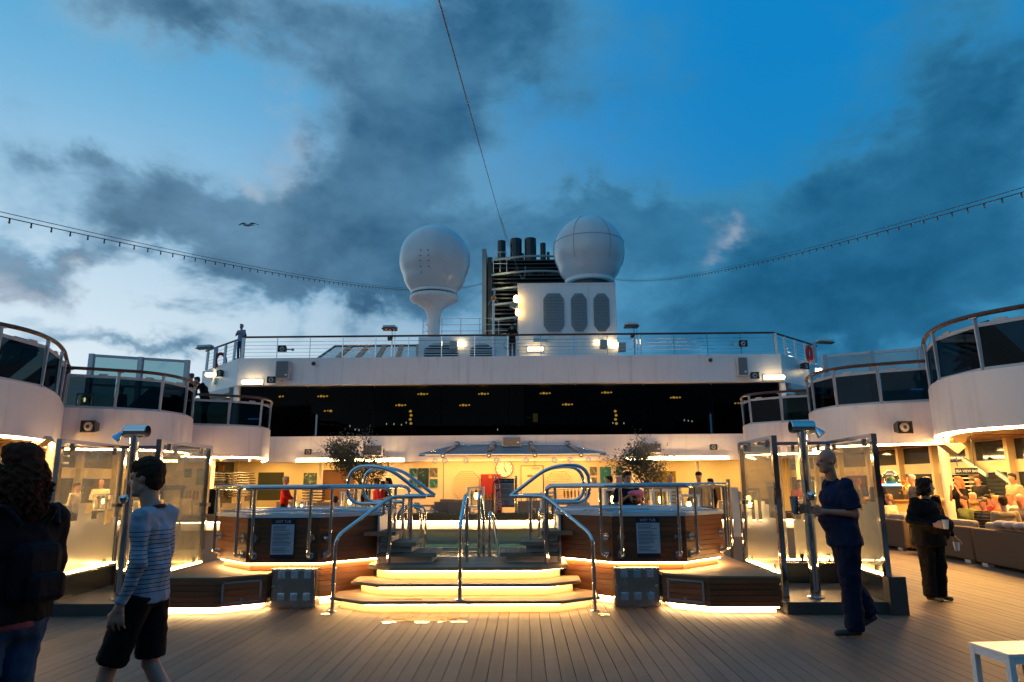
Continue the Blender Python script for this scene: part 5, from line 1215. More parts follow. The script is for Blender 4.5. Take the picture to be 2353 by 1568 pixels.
# lanterns: white frame with glass cylinder and bulb
def lantern(px, py, Y, h, label, X=None, Z=None):
    """py: the bulb"""
    p = at(px,py,Y=Y); w = h*.72; z0 = p.z-h*.55
    t = thing('lantern', label, 'lantern', (p.x,Y,z0), 'white framed lanterns')
    m = MB(); e = .05*h/.6
    for sx in (-1,1):
        for sy in (-1,1): m.cbox((p.x+sx*w/2,Y+sy*w/2,z0+h/2),(e,e,h))
    for z in (z0+e/2,z0+h-e/2):
        for s_ in (-1,1): m.cbox((p.x,Y+s_*w/2,z),(w-e,e,e)).cbox((p.x+s_*w/2,Y,z),(e,w-e,e))
    m.build('frame', whitem, t)
    MB().lathe([(w*.36,.04),(w*.36,h*.84)],(p.x,Y,z0),20).build('glass_cylinder', clearglass, t)
    MB().sphere((p.x,Y,z0+h*.55),(w*.13,w*.13,h*.17),10,8).build('bulb', bulb, t)
    MB().lathe([(.03,0),(.03,.06)],(p.x,Y,z0+h*.70),8).tube([(p.x,Y,z0+h*.8),(p.x,Y,z0+h-e)],.008,4).build('lamp_cap', black, t)
    lamp('lantern_lamp',(p.x,Y,z0+h*.3), 3, .1, t, aim=(0,-1,-.3))
for a in ((804,1152,17.0,.50,'lantern standing left of the looped handrails behind the left hot tub'),(693,1163,19.5,.30,'small lantern on a table behind the left hot tub rail'),(1094,1140,17,.48,'lantern behind the centre handrails'),
          (1260,1153,17.5,.50,'lantern between the right stair rail posts'),(1408,1148,15.5,.50,'left lantern behind the right hot tub'),(1518,1149,15.5,.50,'middle lantern right of the waiter behind the right hot tub'),
          (1583,1161,15.0,.48,'right lantern nearest to the right hot tub rail, lowest bulb'),(237,1147+5,18,.42,'lantern seen through the left shower glass'),(1848+10,1118,19,.36,'lantern seen through the right shower glass beside the blue shirt man')): lantern(*a)
lantern(192+3, 910+9, 23.0, .45, 'lantern on the left upper deck behind the smoked glass')
# olive trees in white planters
leafm = mat('olive_leaf', (.055,.065,.022), .55, var=.3, scale=3)
def olive(px, Y, R, zc, label, seed, dens=1.0):
    random.seed(seed); p = at(px,1120,Y=Y); x = p.x
    t = thing('olive_tree', label, 'tree', (x,Y,.55), 'potted olive trees')
    tr = MB(); crown = MB(); tips = []
    base = V((x,Y,.55))
    def branch(a, d, L, r, lev):
        pts = [a]; rr = [r]
        for k in range(4):
            d = (d+V((random.uniform(-.25,.25),random.uniform(-.25,.25),random.uniform(-.05,.2)))).normalized(); a = a+d*L/4; pts.append(a); rr.append(r*(1-.16*(k+1)))
            if lev >= 2: tips.append((a, d))
        tr.tube(pts, rr, 5)
        if lev < 3:
            for _ in range(4 if lev else 5):
                dd = (d*.5+V((random.uniform(-1,1),random.uniform(-1,1),random.uniform(-.25,.9)))).normalized()
                branch(pts[random.choice((2,3,4))], dd, L*random.uniform(.6,.85), r*.5, lev+1)
    branch(base, V((0,0,1)), zc-.7, .05, 0)
    for (a, d) in tips:
        if (a-V((x,Y,zc))).length > R*1.5: continue
        for _ in range(int(14*dens)):
            q = a+V((random.gauss(0,.12),random.gauss(0,.12),random.gauss(0,.12))); dd = V((random.uniform(-1,1),random.uniform(-1,1),random.uniform(-.6,1))).normalized(); n = dd.orthogonal().normalized()
            l = random.uniform(.06,.11); w = l*.17
            crown.add([q, q+dd*l*.5+n*w, q+dd*l, q+dd*l*.5-n*w],[(0,1,2,3)])
    tr.build('trunk', mat('olive_bark',(.10,.08,.055),.8), t); c = crown.build('foliage', leafm, t); c['kind'] = 'stuff'
    pt = thing('planter', 'white square planter of the '+('left' if px<1100 else 'right')+' olive tree', 'planter', (x,Y,0), 'white planters')
    MB().cbox((x,Y,.30),(.75,.75,.60)).build('box', whitem, pt); MB().cbox((x,Y,.605),(.66,.66,.01)).build('soil', mat('pale_pebbles',(.5,.48,.42),.8,bump=.8,bscale=40), pt)
olive(845, 20.5, .95, 1.75, 'dark olive tree behind the left looped handrail', 3)
olive(1486, 20.0, .95, 1.70, 'looser olive tree behind the waiter and the right hot tub', 11, .8)
random.seed(21)
# pool rules sign with rescue tube
K3 = lambda a,b: (919.2+a*.20143, 1005.3+b*.20143)
Ys = 14.45
a = at(*K3(1125,470),Y=Ys); b = at(*K3(1303,790),Y=Ys)
ps = thing('pool_sign', 'grey rules board headed SEA VIEW POOL between two steel posts', 'sign', ((a.x+b.x)/2,Ys,.915))
MB().box((a.x,Ys,b.z),(b.x,Ys+.02,a.z)).build('board', mat('navy_sign'), ps)
MB().box((a.x+.01,Ys-.006,b.z+.02),(b.x-.01,Ys-.0005,a.z-.09)).build('panel', mat('grey_sign_face',(.36,.34,.30),.5), ps)
text('SEA VIEW POOL', .050, ((a.x+b.x)/2+.025, Ys-.004, a.z-.045), mat('sign_lettering'), ps)
m = MB(); zz = a.z-.13; k = 0
while zz > b.z+.17:
    if k not in (3,9): m.box((a.x+.03,Ys-.009,zz-.005),(a.x+.03+(b.x-a.x-.06)*random.uniform(.6,1),Ys-.0065,zz+.003))
    zz -= .022; k += 1
m.build('small_print', ink, ps)
rc = V(((a.x+b.x)/2, Ys-.008, b.z+.08)); pts = [rc+V((.04*math.cos(2*PI*k/20),0,.04*math.sin(2*PI*k/20))) for k in range(20)]
MB().tube(pts,.005,4,closed=True).bar(rc+V((-.028,0,.028)),rc+V((.028,0,-.028)),.006).build('prohibition_ring', mat('fire_red'), ps)
for px in (K3(1093,0)[0],K3(1322,0)[0]):
    p = at(px,1100,Y=Ys); zt_ = at(px,K3(0,465)[1],Y=Ys).z; MB().tube([(p.x,Ys,.915),(p.x,Ys,zt_)],.028,10).sphere((p.x,Ys,zt_+.02),.03,8,6).build('post', steel, ps, smooth=True)
a = at(*K3(1090,480),Y=14.3); b = at(*K3(1150,875),Y=14.3)
rt_ = thing('rescue_tube', 'dark red rescue tube lettered GUARD leaning on the pool sign post', 'rescue tube', ((a.x+b.x)/2,14.3,.92))
xm = (a.x+b.x)/2
MB().tube(smooth_path([(xm-.03,14.30,a.z),(xm-.01,14.28,(a.z+b.z)/2+.2),(xm+.01,14.28,(a.z+b.z)/2-.1),(xm+.02,14.30,b.z)],4),[.035]+[.055]*11+[.045],14).build('float', mat('rescue_red',(.30,.012,.015),.5), rt_, smooth=True)
text('GUARD', .105, (xm+.01, 14.218, (a.z+b.z)/2-.08), white, rt_, rot=(PI/2,PI/2,0))
c0 = V((xm-.01,14.222,a.z-.14)); MB().tube([c0+V((.042*math.cos(2*PI*k/20),-.0,.042*math.sin(2*PI*k/20))) for k in range(20)],.006,4,closed=True).bar(c0+V((-.02,0,-.01)),c0+V((.02,0,.02)),.008).bar(c0+V((0,0,-.03)),c0+V((0,0,.0)),.01).build('round_mark', white, rt_)
MB().tube(smooth_path([(xm-.03,14.22,a.z-.02),(xm-.10,14.22,a.z-.1),(xm-.11,14.22,a.z-.45),(xm-.13,14.22,a.z-.62)],4),.014,5).build('strap', black, rt_)
# ------------------------------------------------------------------ side arcades: window walls
for s in (-1,1):
    txt = 'left' if s < 0 else 'right'
    ww = thing('window_wall', f'row of lit cream mullions with dark panes along the {txt} side arcade', 'window wall', (s*15.0,20,0), 'arcade window walls')
    ys_ = [9.6,11.6,13.6,15.4,17.1,18.8,20.6,22.4,24.4,26.6,29,31.6,34.2,37.9]
    for k, y in enumerate(ys_): MB().cbox((s*14.9,y,1.47),(.34,.16,2.92)).build('mullion', warmwall, ww)
    for a, b in zip(ys_, ys_[1:]):
        MB().box((s*14.95,a+.09,.9),(s*14.98,b-.09,1.75)).box((s*14.95,a+.09,2.12),(s*14.98,b-.09,2.7)).build('window_pane', mat('dark_night_pane',(.012,.022,.035),.06), ww)
        MB().box((s*14.90,a+.085,1.76),(s*15.0,b-.085,2.11)).box((s*14.90,a+.085,2.71),(s*15.0,b-.085,2.94)).build('transom', warmwall, ww)
        MB().box((s*14.88,a+.085,0),(s*15.0,b-.085,.89)).build('sill_panel', warmwall, ww)
    lamps_ = [(13.4,12.5),(13.4,17.5),(13.0,22),(12.8,27.5)]
    for x, y in lamps_: lamp('arcade_lamp', (s*x,y,2.66), 60, .5, ww, color=(1,.62,.22))
    lamp('arcade_lamp', (s*10.3,14.6,2.5), 120, .5, ww, color=(1,.55,.12))
# outside stair seen through the right wall (white stringer and treads)
os_ = thing('side_staircase', 'pale steel staircase with diagonal stringers at the right edge beyond the arcade', 'staircase', (14.4,14.0,0))
for (a, b) in (((2290,1085),(2410,1170)),((2213,1055),(2268,1092))):
    p = at(*a, X=14.55); q = at(*b, X=14.45); MB().bar(p,q,.06,.13).build('stringer', mat('bluish_white_steel',(.25,.42,.46),.4), os_)
for k in range(6):
    p = at(2200+9*k,1090+13*k*.7,X=14.62); MB().cbox((14.6,p.y,p.z),(.25,1.3,.04)).build('tread', mat('pale_tread',(.45,.42,.3),.5), os_)
lamp('stair_lamp',(14.2,13.2,2.4), 14, .3, os_, color=(.6,.95,1))  # unseen cool light added to keep the stringers bluish
# SEA VIEW BAR sign
p = at(2222,1083,Y=16.6); bs_ = thing('bar_sign', 'dark hanging sign lettered SEA VIEW BAR on the right', 'sign', p)
MB().box((p.x-.26,16.6,p.z-.075),(p.x+.26,16.63,p.z+.075)).build('board', mat('dark_sign',(.015,.02,.02),.3), bs_); text('SEA VIEW BAR', .082, (p.x,16.592,p.z), mat('lit_sign_letters',(.7,.72,.62),.5,emit=(.8,.85,.7),es=.25), bs_)
MB().bar((p.x-.2,16.615,p.z+.11),(p.x-.2,16.615,2.72),.015).bar((p.x+.2,16.615,p.z+.11),(p.x+.2,16.615,2.72),.015).build('hanger', darkmetal, bs_)
# box speaker hanging under the soffit right and left
for s,px,lab in ((1,2192,'beige wedge loudspeaker under the ceiling beside the right column'),(-1,90,'beige wedge loudspeaker under the ceiling behind the long haired person'),(-1,500+10,'beige wedge loudspeaker under the far left balcony')):
    Y = 15.6 if px != 510 else 26; p = at(px,1029 if px>1000 else (1012 if px==90 else 1052),Y=Y); tt = thing('wedge_speaker', lab, 'loudspeaker', p, 'beige wedge loudspeakers')
    MB().add([(v[0]*.62,v[1],v[2]*.62) for v in [(-.42,-.1,.12),(.22,-.1,.16),(.36,-.1,.02),(.02,-.1,-.24),(-.42,.2,.12),(.22,.2,.16),(.36,.2,.02),(.02,.2,-.24)]],[(0,3,2,1),(4,5,6,7),(0,1,5,4),(1,2,6,5),(2,3,7,6),(3,0,4,7)]).build('cabinet', mat('beige_speaker',(.36,.30,.20),.6), tt, at0=True, bevel=.02); MB().cbox((-.1,.05,.26),(.06,.06,.3)).build('bracket', greymetal, tt, at0=True)
# ------------------------------------------------------------------ sofas at the right
sofam = mat('brown_woven_sofa', (.075,.050,.032), .8, bump=.6, bscale=160); cush = mat('beige_cushion', (.26,.21,.15), .8)
def sofa(p0, p1, label, backh=.70, cushions=2, seed=0):
    a, b = V((*p0,0)), V((*p1,0)); u = (b-a).normalized(); L = (b-a).length; n = V((-u.y,u.x,0))
    if n.x < 0: n = -n
    c = (a+b)/2; t = thing('sofa', label, 'sofa', (c.x,c.y,0), 'brown woven sofas')
    MB().obox(c+n*.07+V((0,0,.36)), (L-.02,.14,.60), u).build('backrest', sofam, t, bevel=.03)
    MB().obox(c+n*.45+V((0,0,.21)), (L-.02,.62,.30), u).build('base', sofam, t)
    for d_ in (-1,1): MB().obox(c+u*(L/2-.08)*d_+n*.45+V((0,0,.30)), (.14,.60,.48), u).build('armrest', sofam, t, bevel=.02)
    for k in range(cushions):
        w = (L-.3)/cushions; cc = c+u*(-(L-.3)/2+w*(k+.5))
        MB().obox(cc+n*.21+V((0,0,.62)), (w-.02,.15,.30), u).build('back_cushion', cush, t, bevel=.05); MB().obox(cc+n*.52+V((0,0,.42)), (w-.02,.46,.12), u).build('seat_cushion', cush, t, bevel=.03)
    for d_ in (-1,1): MB().obox(c+u*(L/2-.25)*d_+n*.07+V((0,0,.03)), (.18,.10,.058), u).build('foot', greymetal, t)
sofa((9.02,17.6),(9.10,15.95),'sofa farthest back on the right, behind the shower post')
sofa((9.08,15.55),(9.02,13.45),'middle brown sofa behind the woman in black')
sofa((8.98,13.35),(8.75,9.9),'nearest brown sofa with a quilted pale blanket at the right edge')
q_ = MB(); m = []
for k in range(9): q_.sphere((9.05-.03*k*.5,12.6-.28*k,.76),(.14,.16,.07),10,6)
tag(q_.build('blanket', mat('pale_blanket',(.34,.30,.30),.8,bump=.4,bscale=20), smooth=True),'pale quilted blanket rolled over the back of the nearest sofa','blanket')
for i_, (x_, y_, lab) in enumerate(((10.6,13.0,'low round table in front of the nearest sofa guests'),(10.7,15.2,'low round table behind the capped man'),(10.6,17.6,'low round table beside the far sofa'),(12.6,15.0,'low round table near the side windows'))):
    t = thing('lounge_table', lab, 'table', (x_,y_,0), 'low lounge tables')
    MB().lathe([(.001,0),(.42,0),(.42,.03),(.001,.03)],(x_,y_,.60),20).build('table_top', mat('glossy_wood_top',(.50,.28,.10),.15), t); MB().lathe([(.22,0),(.22,.02),(.03,.04),(.03,.60)],(x_,y_,.001),14).build('leg', darkmetal, t)
    for j in range(4):
        a_ = j*1.6+i_; q_ = V((x_+.25*math.cos(a_),y_+.25*math.sin(a_),.631)); tt_ = thing('tumbler', f'{["nearest","right hand","farthest","left hand"][j]} drink glass on the {lab}', 'glass', q_, 'drinks on the lounge tables')
        MB().lathe([(.03,0),(.035,.13),(.031,.13),(.028,.01)], q_, 8).build('glass', clearglass, tt_); MB().lathe([(.027,.012),(.030,.09)], q_, 8).build('drink', mat('drink_'+('orange','yellow','clear')[j%3], ((.75,.16,.02),(.75,.45,.05),(.5,.5,.4))[j%3], .25), tt_)
# bar
bar = thing('bar_counter', 'light wooden bar counter with lit front behind the woman in black', 'bar counter', (12.2,19,0))
MB().box((11.5,17.2,0),(12.1,22.5,.98)).box((9.9,19.4,0),(11.49,19.9,.98)).build('front', mat('cream_bar_front',(.62,.45,.22),.4), bar)
MB().box((11.4,17.1,.985),(12.3,22.6,1.04)).box((9.8,19.3,.985),(11.39,20.0,1.04)).build('counter_top', mat('glossy_wood_top',(.50,.28,.10),.15), bar)
MB().box((9.85,19.35,.62),(11.2,19.38,.70)).build('trim', mat('white_paint'), bar)
lamp('bar_lamp',(12.4,19.5,2.6), 75, 1.2, bar, color=(1,.55,.18)); lamp('bar_lamp',(11.0,17.2,2.6), 55, .8, bar, color=(1,.58,.2))
def bottle(p, h, c, label, grp):
    t = tag(MB().lathe([(.037,0),(.037,h*.6),(.014,h*.75),(.014,h)], p, 8).build('bottle', mat('bottle_'+c[0], c[1], .12)), label, 'bottle', grp); return t
bc = [('amber',(.55,.20,.02)),('green',(.03,.12,.04)),('clear',(.6,.55,.45)),('red',(.5,.05,.02)),('dark',(.02,.015,.01))]
k = 0
sh_ = thing('bottle_shelf','stepped shelf of bottles on the bar behind the woman in black','shelf',(11.2,19.6,1.04))
for lv in range(3): MB().box((10.55,19.50+.12*lv,1.045+.0*lv),(11.55,19.61+.12*lv,1.07+.13*lv)).build('step', mat('glowing_shelf',(.8,.55,.2),.4,emit=(1,.6,.2),es=.6), sh_)
for lv in range(3):
    for j in range(9):
        c = bc[(j*2+lv*3)%5]; x = 10.60+.11*j; bottle(V((x,19.555+.12*lv,1.071+.13*lv)), random.uniform(.24,.33), c, f'{c[0]} bottle, {ord_[j]} from the left in the {["front","middle","back"][lv]} row on the bar shelf', 'bottles on the bar shelf')
for j in range(6):
    x = 10.0+.09*j; p = V((x,19.45,1.041)); t = thing('wine_glass', f'{ord_[j]} empty wine glass from the left on the bar beside the woven basket', 'glass', p, 'wine glasses on the bar')
    MB().lathe([(.035,0),(.005,.01),(.005,.09),(.035,.13),(.04,.20)],p,10).build('bowl', clearglass, t)
# snow-globe like dome
p = at(2046,1098,Y=18.6); dm = thing('glass_dome', 'clear glass dome lit blue at its base on the bar', 'dome', p)
MB().sphere((p.x,18.6,p.z),(.20,.20,.19),20,12).build('dome', clearglass, dm, smooth=True); MB().lathe([(.20,-.16),(.23,-.17),(.23,-.21),(.001,-.21)],(p.x,18.6,p.z),20).build('base', mat('blue_lit_base',(.2,.5,.8),.3,emit=(.15,.6,1),es=2.5), dm); MB().lathe([(.12,-.15),(.10,-.02),(.02,.05)],(p.x,18.6,p.z),10).build('ornament', mat('dark_green_ornament',(.02,.10,.05),.5), dm)
MB().box((p.x-.22,18.45,1.041),(p.x+.2,18.75,p.z-.215)).build('stand', black, dm)
bk = thing('wicker_basket', 'slouching wicker basket on the bar between the dome and the bottles', 'basket', (p.x+.45,18.7,1.04))
MB().lathe([(.30,0),(.33,.12),(.28,.26),(.18,.36),(.16,.33)],(p.x+.48,18.7,1.042),16).build('body', mat('wicker',(.62,.38,.12),.6,bump=.8,bscale=50), bk)
for k in range(4): MB().tube([(p.x+.2+.05*k,18.5,1.15+.07*k),(p.x+.1+.07*k,18.45,1.2+.08*k),(p.x+.3,18.55,1.33+.01*k)],.02,5).build('strand', mat('wicker'), bk)
# ------------------------------------------------------------------ upper deck odds and ends: upright folded loungers, blue strips
def folded(px, py, X, Y, L, ang, w, label):
    p = at(px,py+26,Y=Y); t = thing('folded_lounger', label, 'lounger', (p.x,Y,p.z), 'folded loungers on the upper decks')
    a = math.radians(ang); u = V((math.cos(a),0,math.sin(a))); n = V((-math.sin(a),0,math.cos(a)))
    MB().obox(p, (L,.6,w), u).build('mattress', black, t)
    MB().obox(p-n*(w/2+.05), (L*.9,.55,.04), u).obox(p-n*(w/2+.25)-u*L*.3, (.05,.5,.45), u).build('frame', darkmetal, t)
random.seed(5)
folded(2278,800,0,17.0,1.7,-48,.22,'folded lounger leaning left behind the right front smoked glass')
folded(2312,785,0,16.6,1.8,-48,.24,'second folded lounger leaning behind the right front smoked glass, nearer the edge')
folded(2262,815,0,17.6,1.2,-48,.12,'thin leaning lounger frame, leftmost behind the right front glass')
folded(5,810,0,16.5,1.5,42,.35,'folded lounger at the extreme left behind the front smoked glass')
folded(88,850,0,18.5,1.6,38,.22,'low folded lounger behind the left front smoked glass')
folded(318,906,0,23.5,1.7,42,.16,'folded lounger behind the left middle smoked glass')
folded(350,915,0,24.0,1.3,30,.2,'second folded lounger behind the left middle glass, right one')
folded(400,918,0,24.5,1.0,60,.5,'bundled lounger behind the right end of the left middle glass')
for pts, Y, lab in (([(113,898),(160,893.5),(190,895.5),(250,909)],24.5,'curved blue light line behind the left middle smoked glass'),([(570,963),(598,963)],30.0,'short blue light line behind the farthest left balcony glass'),([(2085+8,895),(2124,895)],24.0,'short blue light line behind the right middle smoked glass')):
    P = [at(x,y,Y=Y) for x,y in pts]; tag(MB().tube(P,.02,5).build('blue_light', blue_led), lab, 'light', 'blue light lines')
# ------------------------------------------------------------------ white table at the lower right corner
tt = thing('side_table', 'white metal side table cut off by the lower right corner', 'table', (4.0,4.85,0))
W_ = lambda a,b: (2010.7+a*.15758, 1321.3+b*.15758)
c1 = at(*W_(1365,978), Z=.45); c2 = at(*W_(1945,1158), Z=.45)
x0, y1 = c1.x, c1.y; y0 = c2.y; x0 = (c1.x+c2.x)/2-.02
x0 = c2.x-.0
ux = (c2-c1); ux.z = 0; L = ux.length; ux.normalize(); vy = V((-ux.y,ux.x,0))
if vy.x < 0: vy = -vy
Wd = .62
cc = (c1+c2)/2+vy*Wd/2
MB().obox(cc+V((0,0,-.012)), (L,Wd,.022), ux).build('table_top', mat('white_table_paint',(.80,.80,.80),.3), tt)
for f,g2 in ((-1,-1),(1,-1),(-1,1),(1,1)):
    MB().obox(cc+ux*f*(L/2-.02)+vy*g2*(Wd/2-.02)+V((0,0,-.237)), (.038,.038,.424), ux).build('leg', mat('white_table_paint'), tt)
for g2 in (-1,1): MB().obox(cc+vy*g2*(Wd/2-.02)+V((0,0,-.043)), (L-.085,.036,.036), ux).obox(cc+ux*g2*(L/2-.02)+V((0,0,-.043)), (.036,Wd-.085,.036), ux).build('apron', mat('white_table_paint'), tt)
b_ = cc+vy*.12; bn_ = thing('waste_bin', 'dark cylindrical bin under the white corner table', 'bin', (b_.x,b_.y,0))
MB().lathe([(.15,0),(.17,.30),(.17,.34)],(b_.x,b_.y,.001),24).build('body', mat('dark_brown_leather',(.03,.018,.012),.4), bn_, smooth=True)
MB().lathe([(.172,.33),(.178,.35),(.15,.352)],(b_.x,b_.y,.001),24).build('rim', mat('gilt_rim',(.6,.45,.3),.25,.9), bn_)
# bollard sign right of the right tub
p = at(1686,1180,Y=11.9); bo = thing('bollard_sign','slim steel post with a pale notice between the right hot tub and shower','sign',(p.x,11.9,.43))
MB().tube([(p.x-.06,11.9,.03),(p.x-.06,11.9,1.55)],.035,10).tube([(p.x+.12,11.9,.03),(p.x+.12,11.9,1.35)],.02,8).build('post', steel, bo, smooth=True); MB().box((p.x-.02,11.89,.62),(p.x+.10,11.90,1.42)).build('notice', mat('pale_sign_face'), bo)
# ================================================================== PEOPLE
FOLD = bpy.data.textures.new('cloth_folds', 'CLOUDS'); FOLD.noise_scale = .11; FOLD.noise_depth = 1
CREASE = bpy.data.textures.new('cloth_creases', 'CLOUDS'); CREASE.noise_scale = .038; CREASE.noise_depth = 2
LOCK = bpy.data.textures.new('hair_locks', 'CLOUDS'); LOCK.noise_scale = .022; LOCK.noise_depth = 3
class Body:
    """collects rounded primitives that a voxel remesh fuses into one continuous surface"""
    def __init__(s): s.mb = MB()
    def cap(s, a, b, ra, rb, n=12, flat=1.0, fdir=None):
        a, b = V(a), V(b); d = b-a; L = d.length; d = d.normalized() if L > 1e-6 else V((0,0,1))
        x = (V(fdir)-d*V(fdir).dot(d)).normalized() if fdir is not None else d.orthogonal().normalized(); y = d.cross(x)
        rings = []
        for t in (-90,-55,-20): rings.append((a+d*ra*math.sin(math.radians(t)), ra*math.cos(math.radians(t))))
        for t in (20,55,90): rings.append((b+d*rb*math.sin(math.radians(t)), rb*math.cos(math.radians(t))))
        vs = []
        for c, r in rings:
            r = max(r, .0008)
            vs += [c+x*r*math.cos(2*PI*k/n)*flat+y*r*math.sin(2*PI*k/n) for k in range(n)]
        fs = []
        m = len(rings)
        for i in range(m-1):
            for k in range(n): k2=(k+1)%n; fs.append((i*n+k,i*n+k2,(i+1)*n+k2,(i+1)*n+k))
        fs += [tuple(range(n-1,-1,-1)), tuple((m-1)*n+k for k in range(n))]
        s.mb.add(vs, fs); return s
    def fru(s, a, b, ra, rb, n=18, flat=1.0, fdir=(1,0,0)):
        """flat-ended tapered sleeve"""
        a, b = V(a), V(b); d = (b-a).normalized(); x = (V(fdir)-d*V(fdir).dot(d)).normalized(); y = d.cross(x)
        vs = [c+x*r*flat*math.cos(2*PI*k/n)+y*r*math.sin(2*PI*k/n) for c, r in ((a,ra),(b,rb)) for k in range(n)]
        s.mb.add(vs, [(k,(k+1)%n,n+(k+1)%n,n+k) for k in range(n)]+[tuple(range(n-1,-1,-1)), tuple(range(n,2*n))]); return s
    def ell(s, c, r, rot=None, n=16, m=10):
        t = MB().sphere((0,0,0), r, n, m)
        R = rot if rot is not None else Matrix.Identity(3)
        s.mb.add([V(c)+R@V(v) for v in t.v], t.f); return s
    def build(s, name, m, parent, voxel=.012, sm=4, clean=False):
        o = s.mb.build(name, m, parent, smooth=True, at0=True)
        r = o.modifiers.new('fuse', 'REMESH'); r.mode = 'VOXEL'; r.voxel_size = voxel; r.use_smooth_shade = True
        if sm: k = o.modifiers.new('relax', 'SMOOTH'); k.factor = .5; k.iterations = sm
        if voxel < .0135 and name in ('top','trousers','shorts'):
            d = o.modifiers.new('folds', 'DISPLACE'); d.texture = FOLD; d.strength = .030 if name != 'shorts' else .008; d.mid_level = .5; d.texture_coords = 'LOCAL'
            d = o.modifiers.new('creases', 'DISPLACE'); d.texture = CREASE; d.strength = .014; d.mid_level = .5; d.texture_coords = 'LOCAL'
        if voxel < .0105 and name in ('hair',):
            d = o.modifiers.new('locks', 'DISPLACE'); d.texture = LOCK; d.strength = .022; d.mid_level = .5; d.texture_coords = 'LOCAL'
        return o
def rotm(fr, upv):
    z = V(upv).normalized(); x = (V(fr)-z*V(fr).dot(z)).normalized(); y = z.cross(x); return Matrix((x,y,z)).transposed()
SK = mat('skin', (.42,.22,.14), .5, var=.03, scale=8, bump=.05)
SK2 = mat('reddish_skin', (.42,.17,.10), .5, var=.03, scale=8)
SK3 = mat('tan_skin', (.28,.15,.10), .5, var=.03, scale=8)
def cloth(name, c=(.3,.3,.3), **k): return mat(name, c, k.pop('rough', .9), var=.08, scale=9, bump=.35, bscale=k.pop('bscale', 24), spec=.12)
def stripes(name, c, c2, period, duty=.12, zmin=-9, zmax=9):
    if name in MATS: return MATS[name]
    m = cloth(name, c); q = G(m.node_tree); pr = m.node_tree.nodes['Principled BSDF']
    src = pr.inputs['Base Color'].links[0].from_socket
    tcd = q.n('ShaderNodeTexCoord'); sp_ = q.n('ShaderNodeSeparateXYZ'); m.node_tree.links.new(tcd.outputs['Object'], sp_.inputs[0])
    zz = q.m('ADD', sp_.outputs[2], q.m('MULTIPLY', q.noise(tcd.outputs['Object'], 3, 2, .5), .02))
    f = q.m('LESS_THAN', q.m('FRACT', q.m('DIVIDE', zz, period)), duty)
    f = q.m('MULTIPLY', q.m('MULTIPLY', f, q.m('GREATER_THAN', sp_.outputs[2], zmin)), q.m('LESS_THAN', sp_.outputs[2], zmax))
    q.put(pr.inputs['Base Color'], q.mix(f, src, c2)); return m
def hand(B, w, d, nrm, side, L=.19, curl=.5, spread=.12):
    """palm, four unequal bent fingers and a thumb. w wrist, d pointing direction, nrm palm-facing direction, side direction of the thumb"""
    w, d, nrm, side = V(w), V(d).normalized(), V(nrm).normalized(), V(side).normalized()
    pl = L*.50
    for o in (-.22,.0,.22): B.cap(w+side*L*o*.45, w+d*pl+side*L*o, L*.085, L*.075, 8)
    B.cap(w-d*L*.1, w+d*L*.1, L*.13, L*.15, 8)
    for i, (o, fl) in enumerate(((.27,.36),(.09,.42),(-.09,.40),(-.26,.30))):
        p = w+d*pl+side*L*o; dd = (d+side*spread*o*2).normalized(); a = 0
        for seg in range(3):
            ln = L*fl*(.45,.32,.23)[seg]*1.12; a += curl*(.55,.9,.7)[seg]
            e = p+(dd*math.cos(a)+nrm*math.sin(a))*ln; B.cap(p, e, L*.056*(1-.06*seg), L*.052*(1-.08*seg), 8); p = e
    p = w+d*L*.16+side*L*.16; e = p+(d*.55+side*.75+nrm*.25).normalized()*L*.24; B.cap(p, e, L*.062, L*.052, 8)
    f = e+(d*.85+side*.15+nrm*(.2+curl*.5)).normalized()*L*.20; B.cap(e, f, L*.050, L*.042, 8)
def head(B, c, fr, upv, hgt, near=True, ears=True, nose=1.0):
    """c = centre of the head; hgt = chin to crown"""
    R = rotm(fr, upv); k = hgt/.235
    def P(x,y,z): return V(c)+R@V((x*k,y*k,z*k))
    B.ell(P(-.012,0,.028), (.094*k,.074*k,.090*k), R); B.ell(P(.022,0,-.035), (.066*k,.058*k,.078*k), R)
    B.cap(P(.055,-.022,-.088), P(.055,.022,-.088), .026*k, .026*k); B.cap(P(.0,.045,-.06), P(.05,.02,-.092), .022*k, .02*k); B.cap(P(.0,-.045,-.06), P(.05,-.02,-.092), .022*k, .02*k)
    B.cap(P(.072,0,.012), P(.105*nose,0,-.020), .011*k, .015*k, 8); B.ell(P(.094,0,-.024), (.014*k,.018*k,.011*k), R)
    B.cap(P(.072,-.030,.026), P(.072,.030,.026), .014*k, .014*k, 8)
    B.cap(P(.078,-.018,-.052), P(.078,.018,-.052), .010*k, .010*k, 8); B.cap(P(.076,-.015,-.064), P(.076,.015,-.064), .010*k, .010*k, 8)
    if ears:
        for s in (-1,1): B.ell(P(-.008,.074*s,-.004), (.016*k,.009*k,.027*k), R)
    return P
def eyes(P, parent, k, voxel=None):
    m = MB()
    for s in (-1,1): m.sphere(P(.070,.028*s,.010), .011*k, 8, 6)
    m.build('eye', mat('eye', (.05,.04,.035), .2), parent, smooth=True, at0=True)
DEF = dict(pel=(0,0,.530), chest=(0,0,.715), neck=(0,0,.815), head=(.012,0,.925), shL=(-.005,.105,.795), shR=(-.005,-.105,.795), elL=(-.02,.135,.625), elR=(-.02,-.135,.625),
           wrL=(.03,.14,.485), wrR=(.03,-.14,.485), hipL=(0,.052,.515), hipR=(0,-.052,.515), knL=(.01,.055,.285), knR=(.01,-.055,.285), anL=(-.01,.055,.045), anR=(-.01,-.055,.045),
           toL=(.085,.065,.018), toR=(.085,-.065,.018))
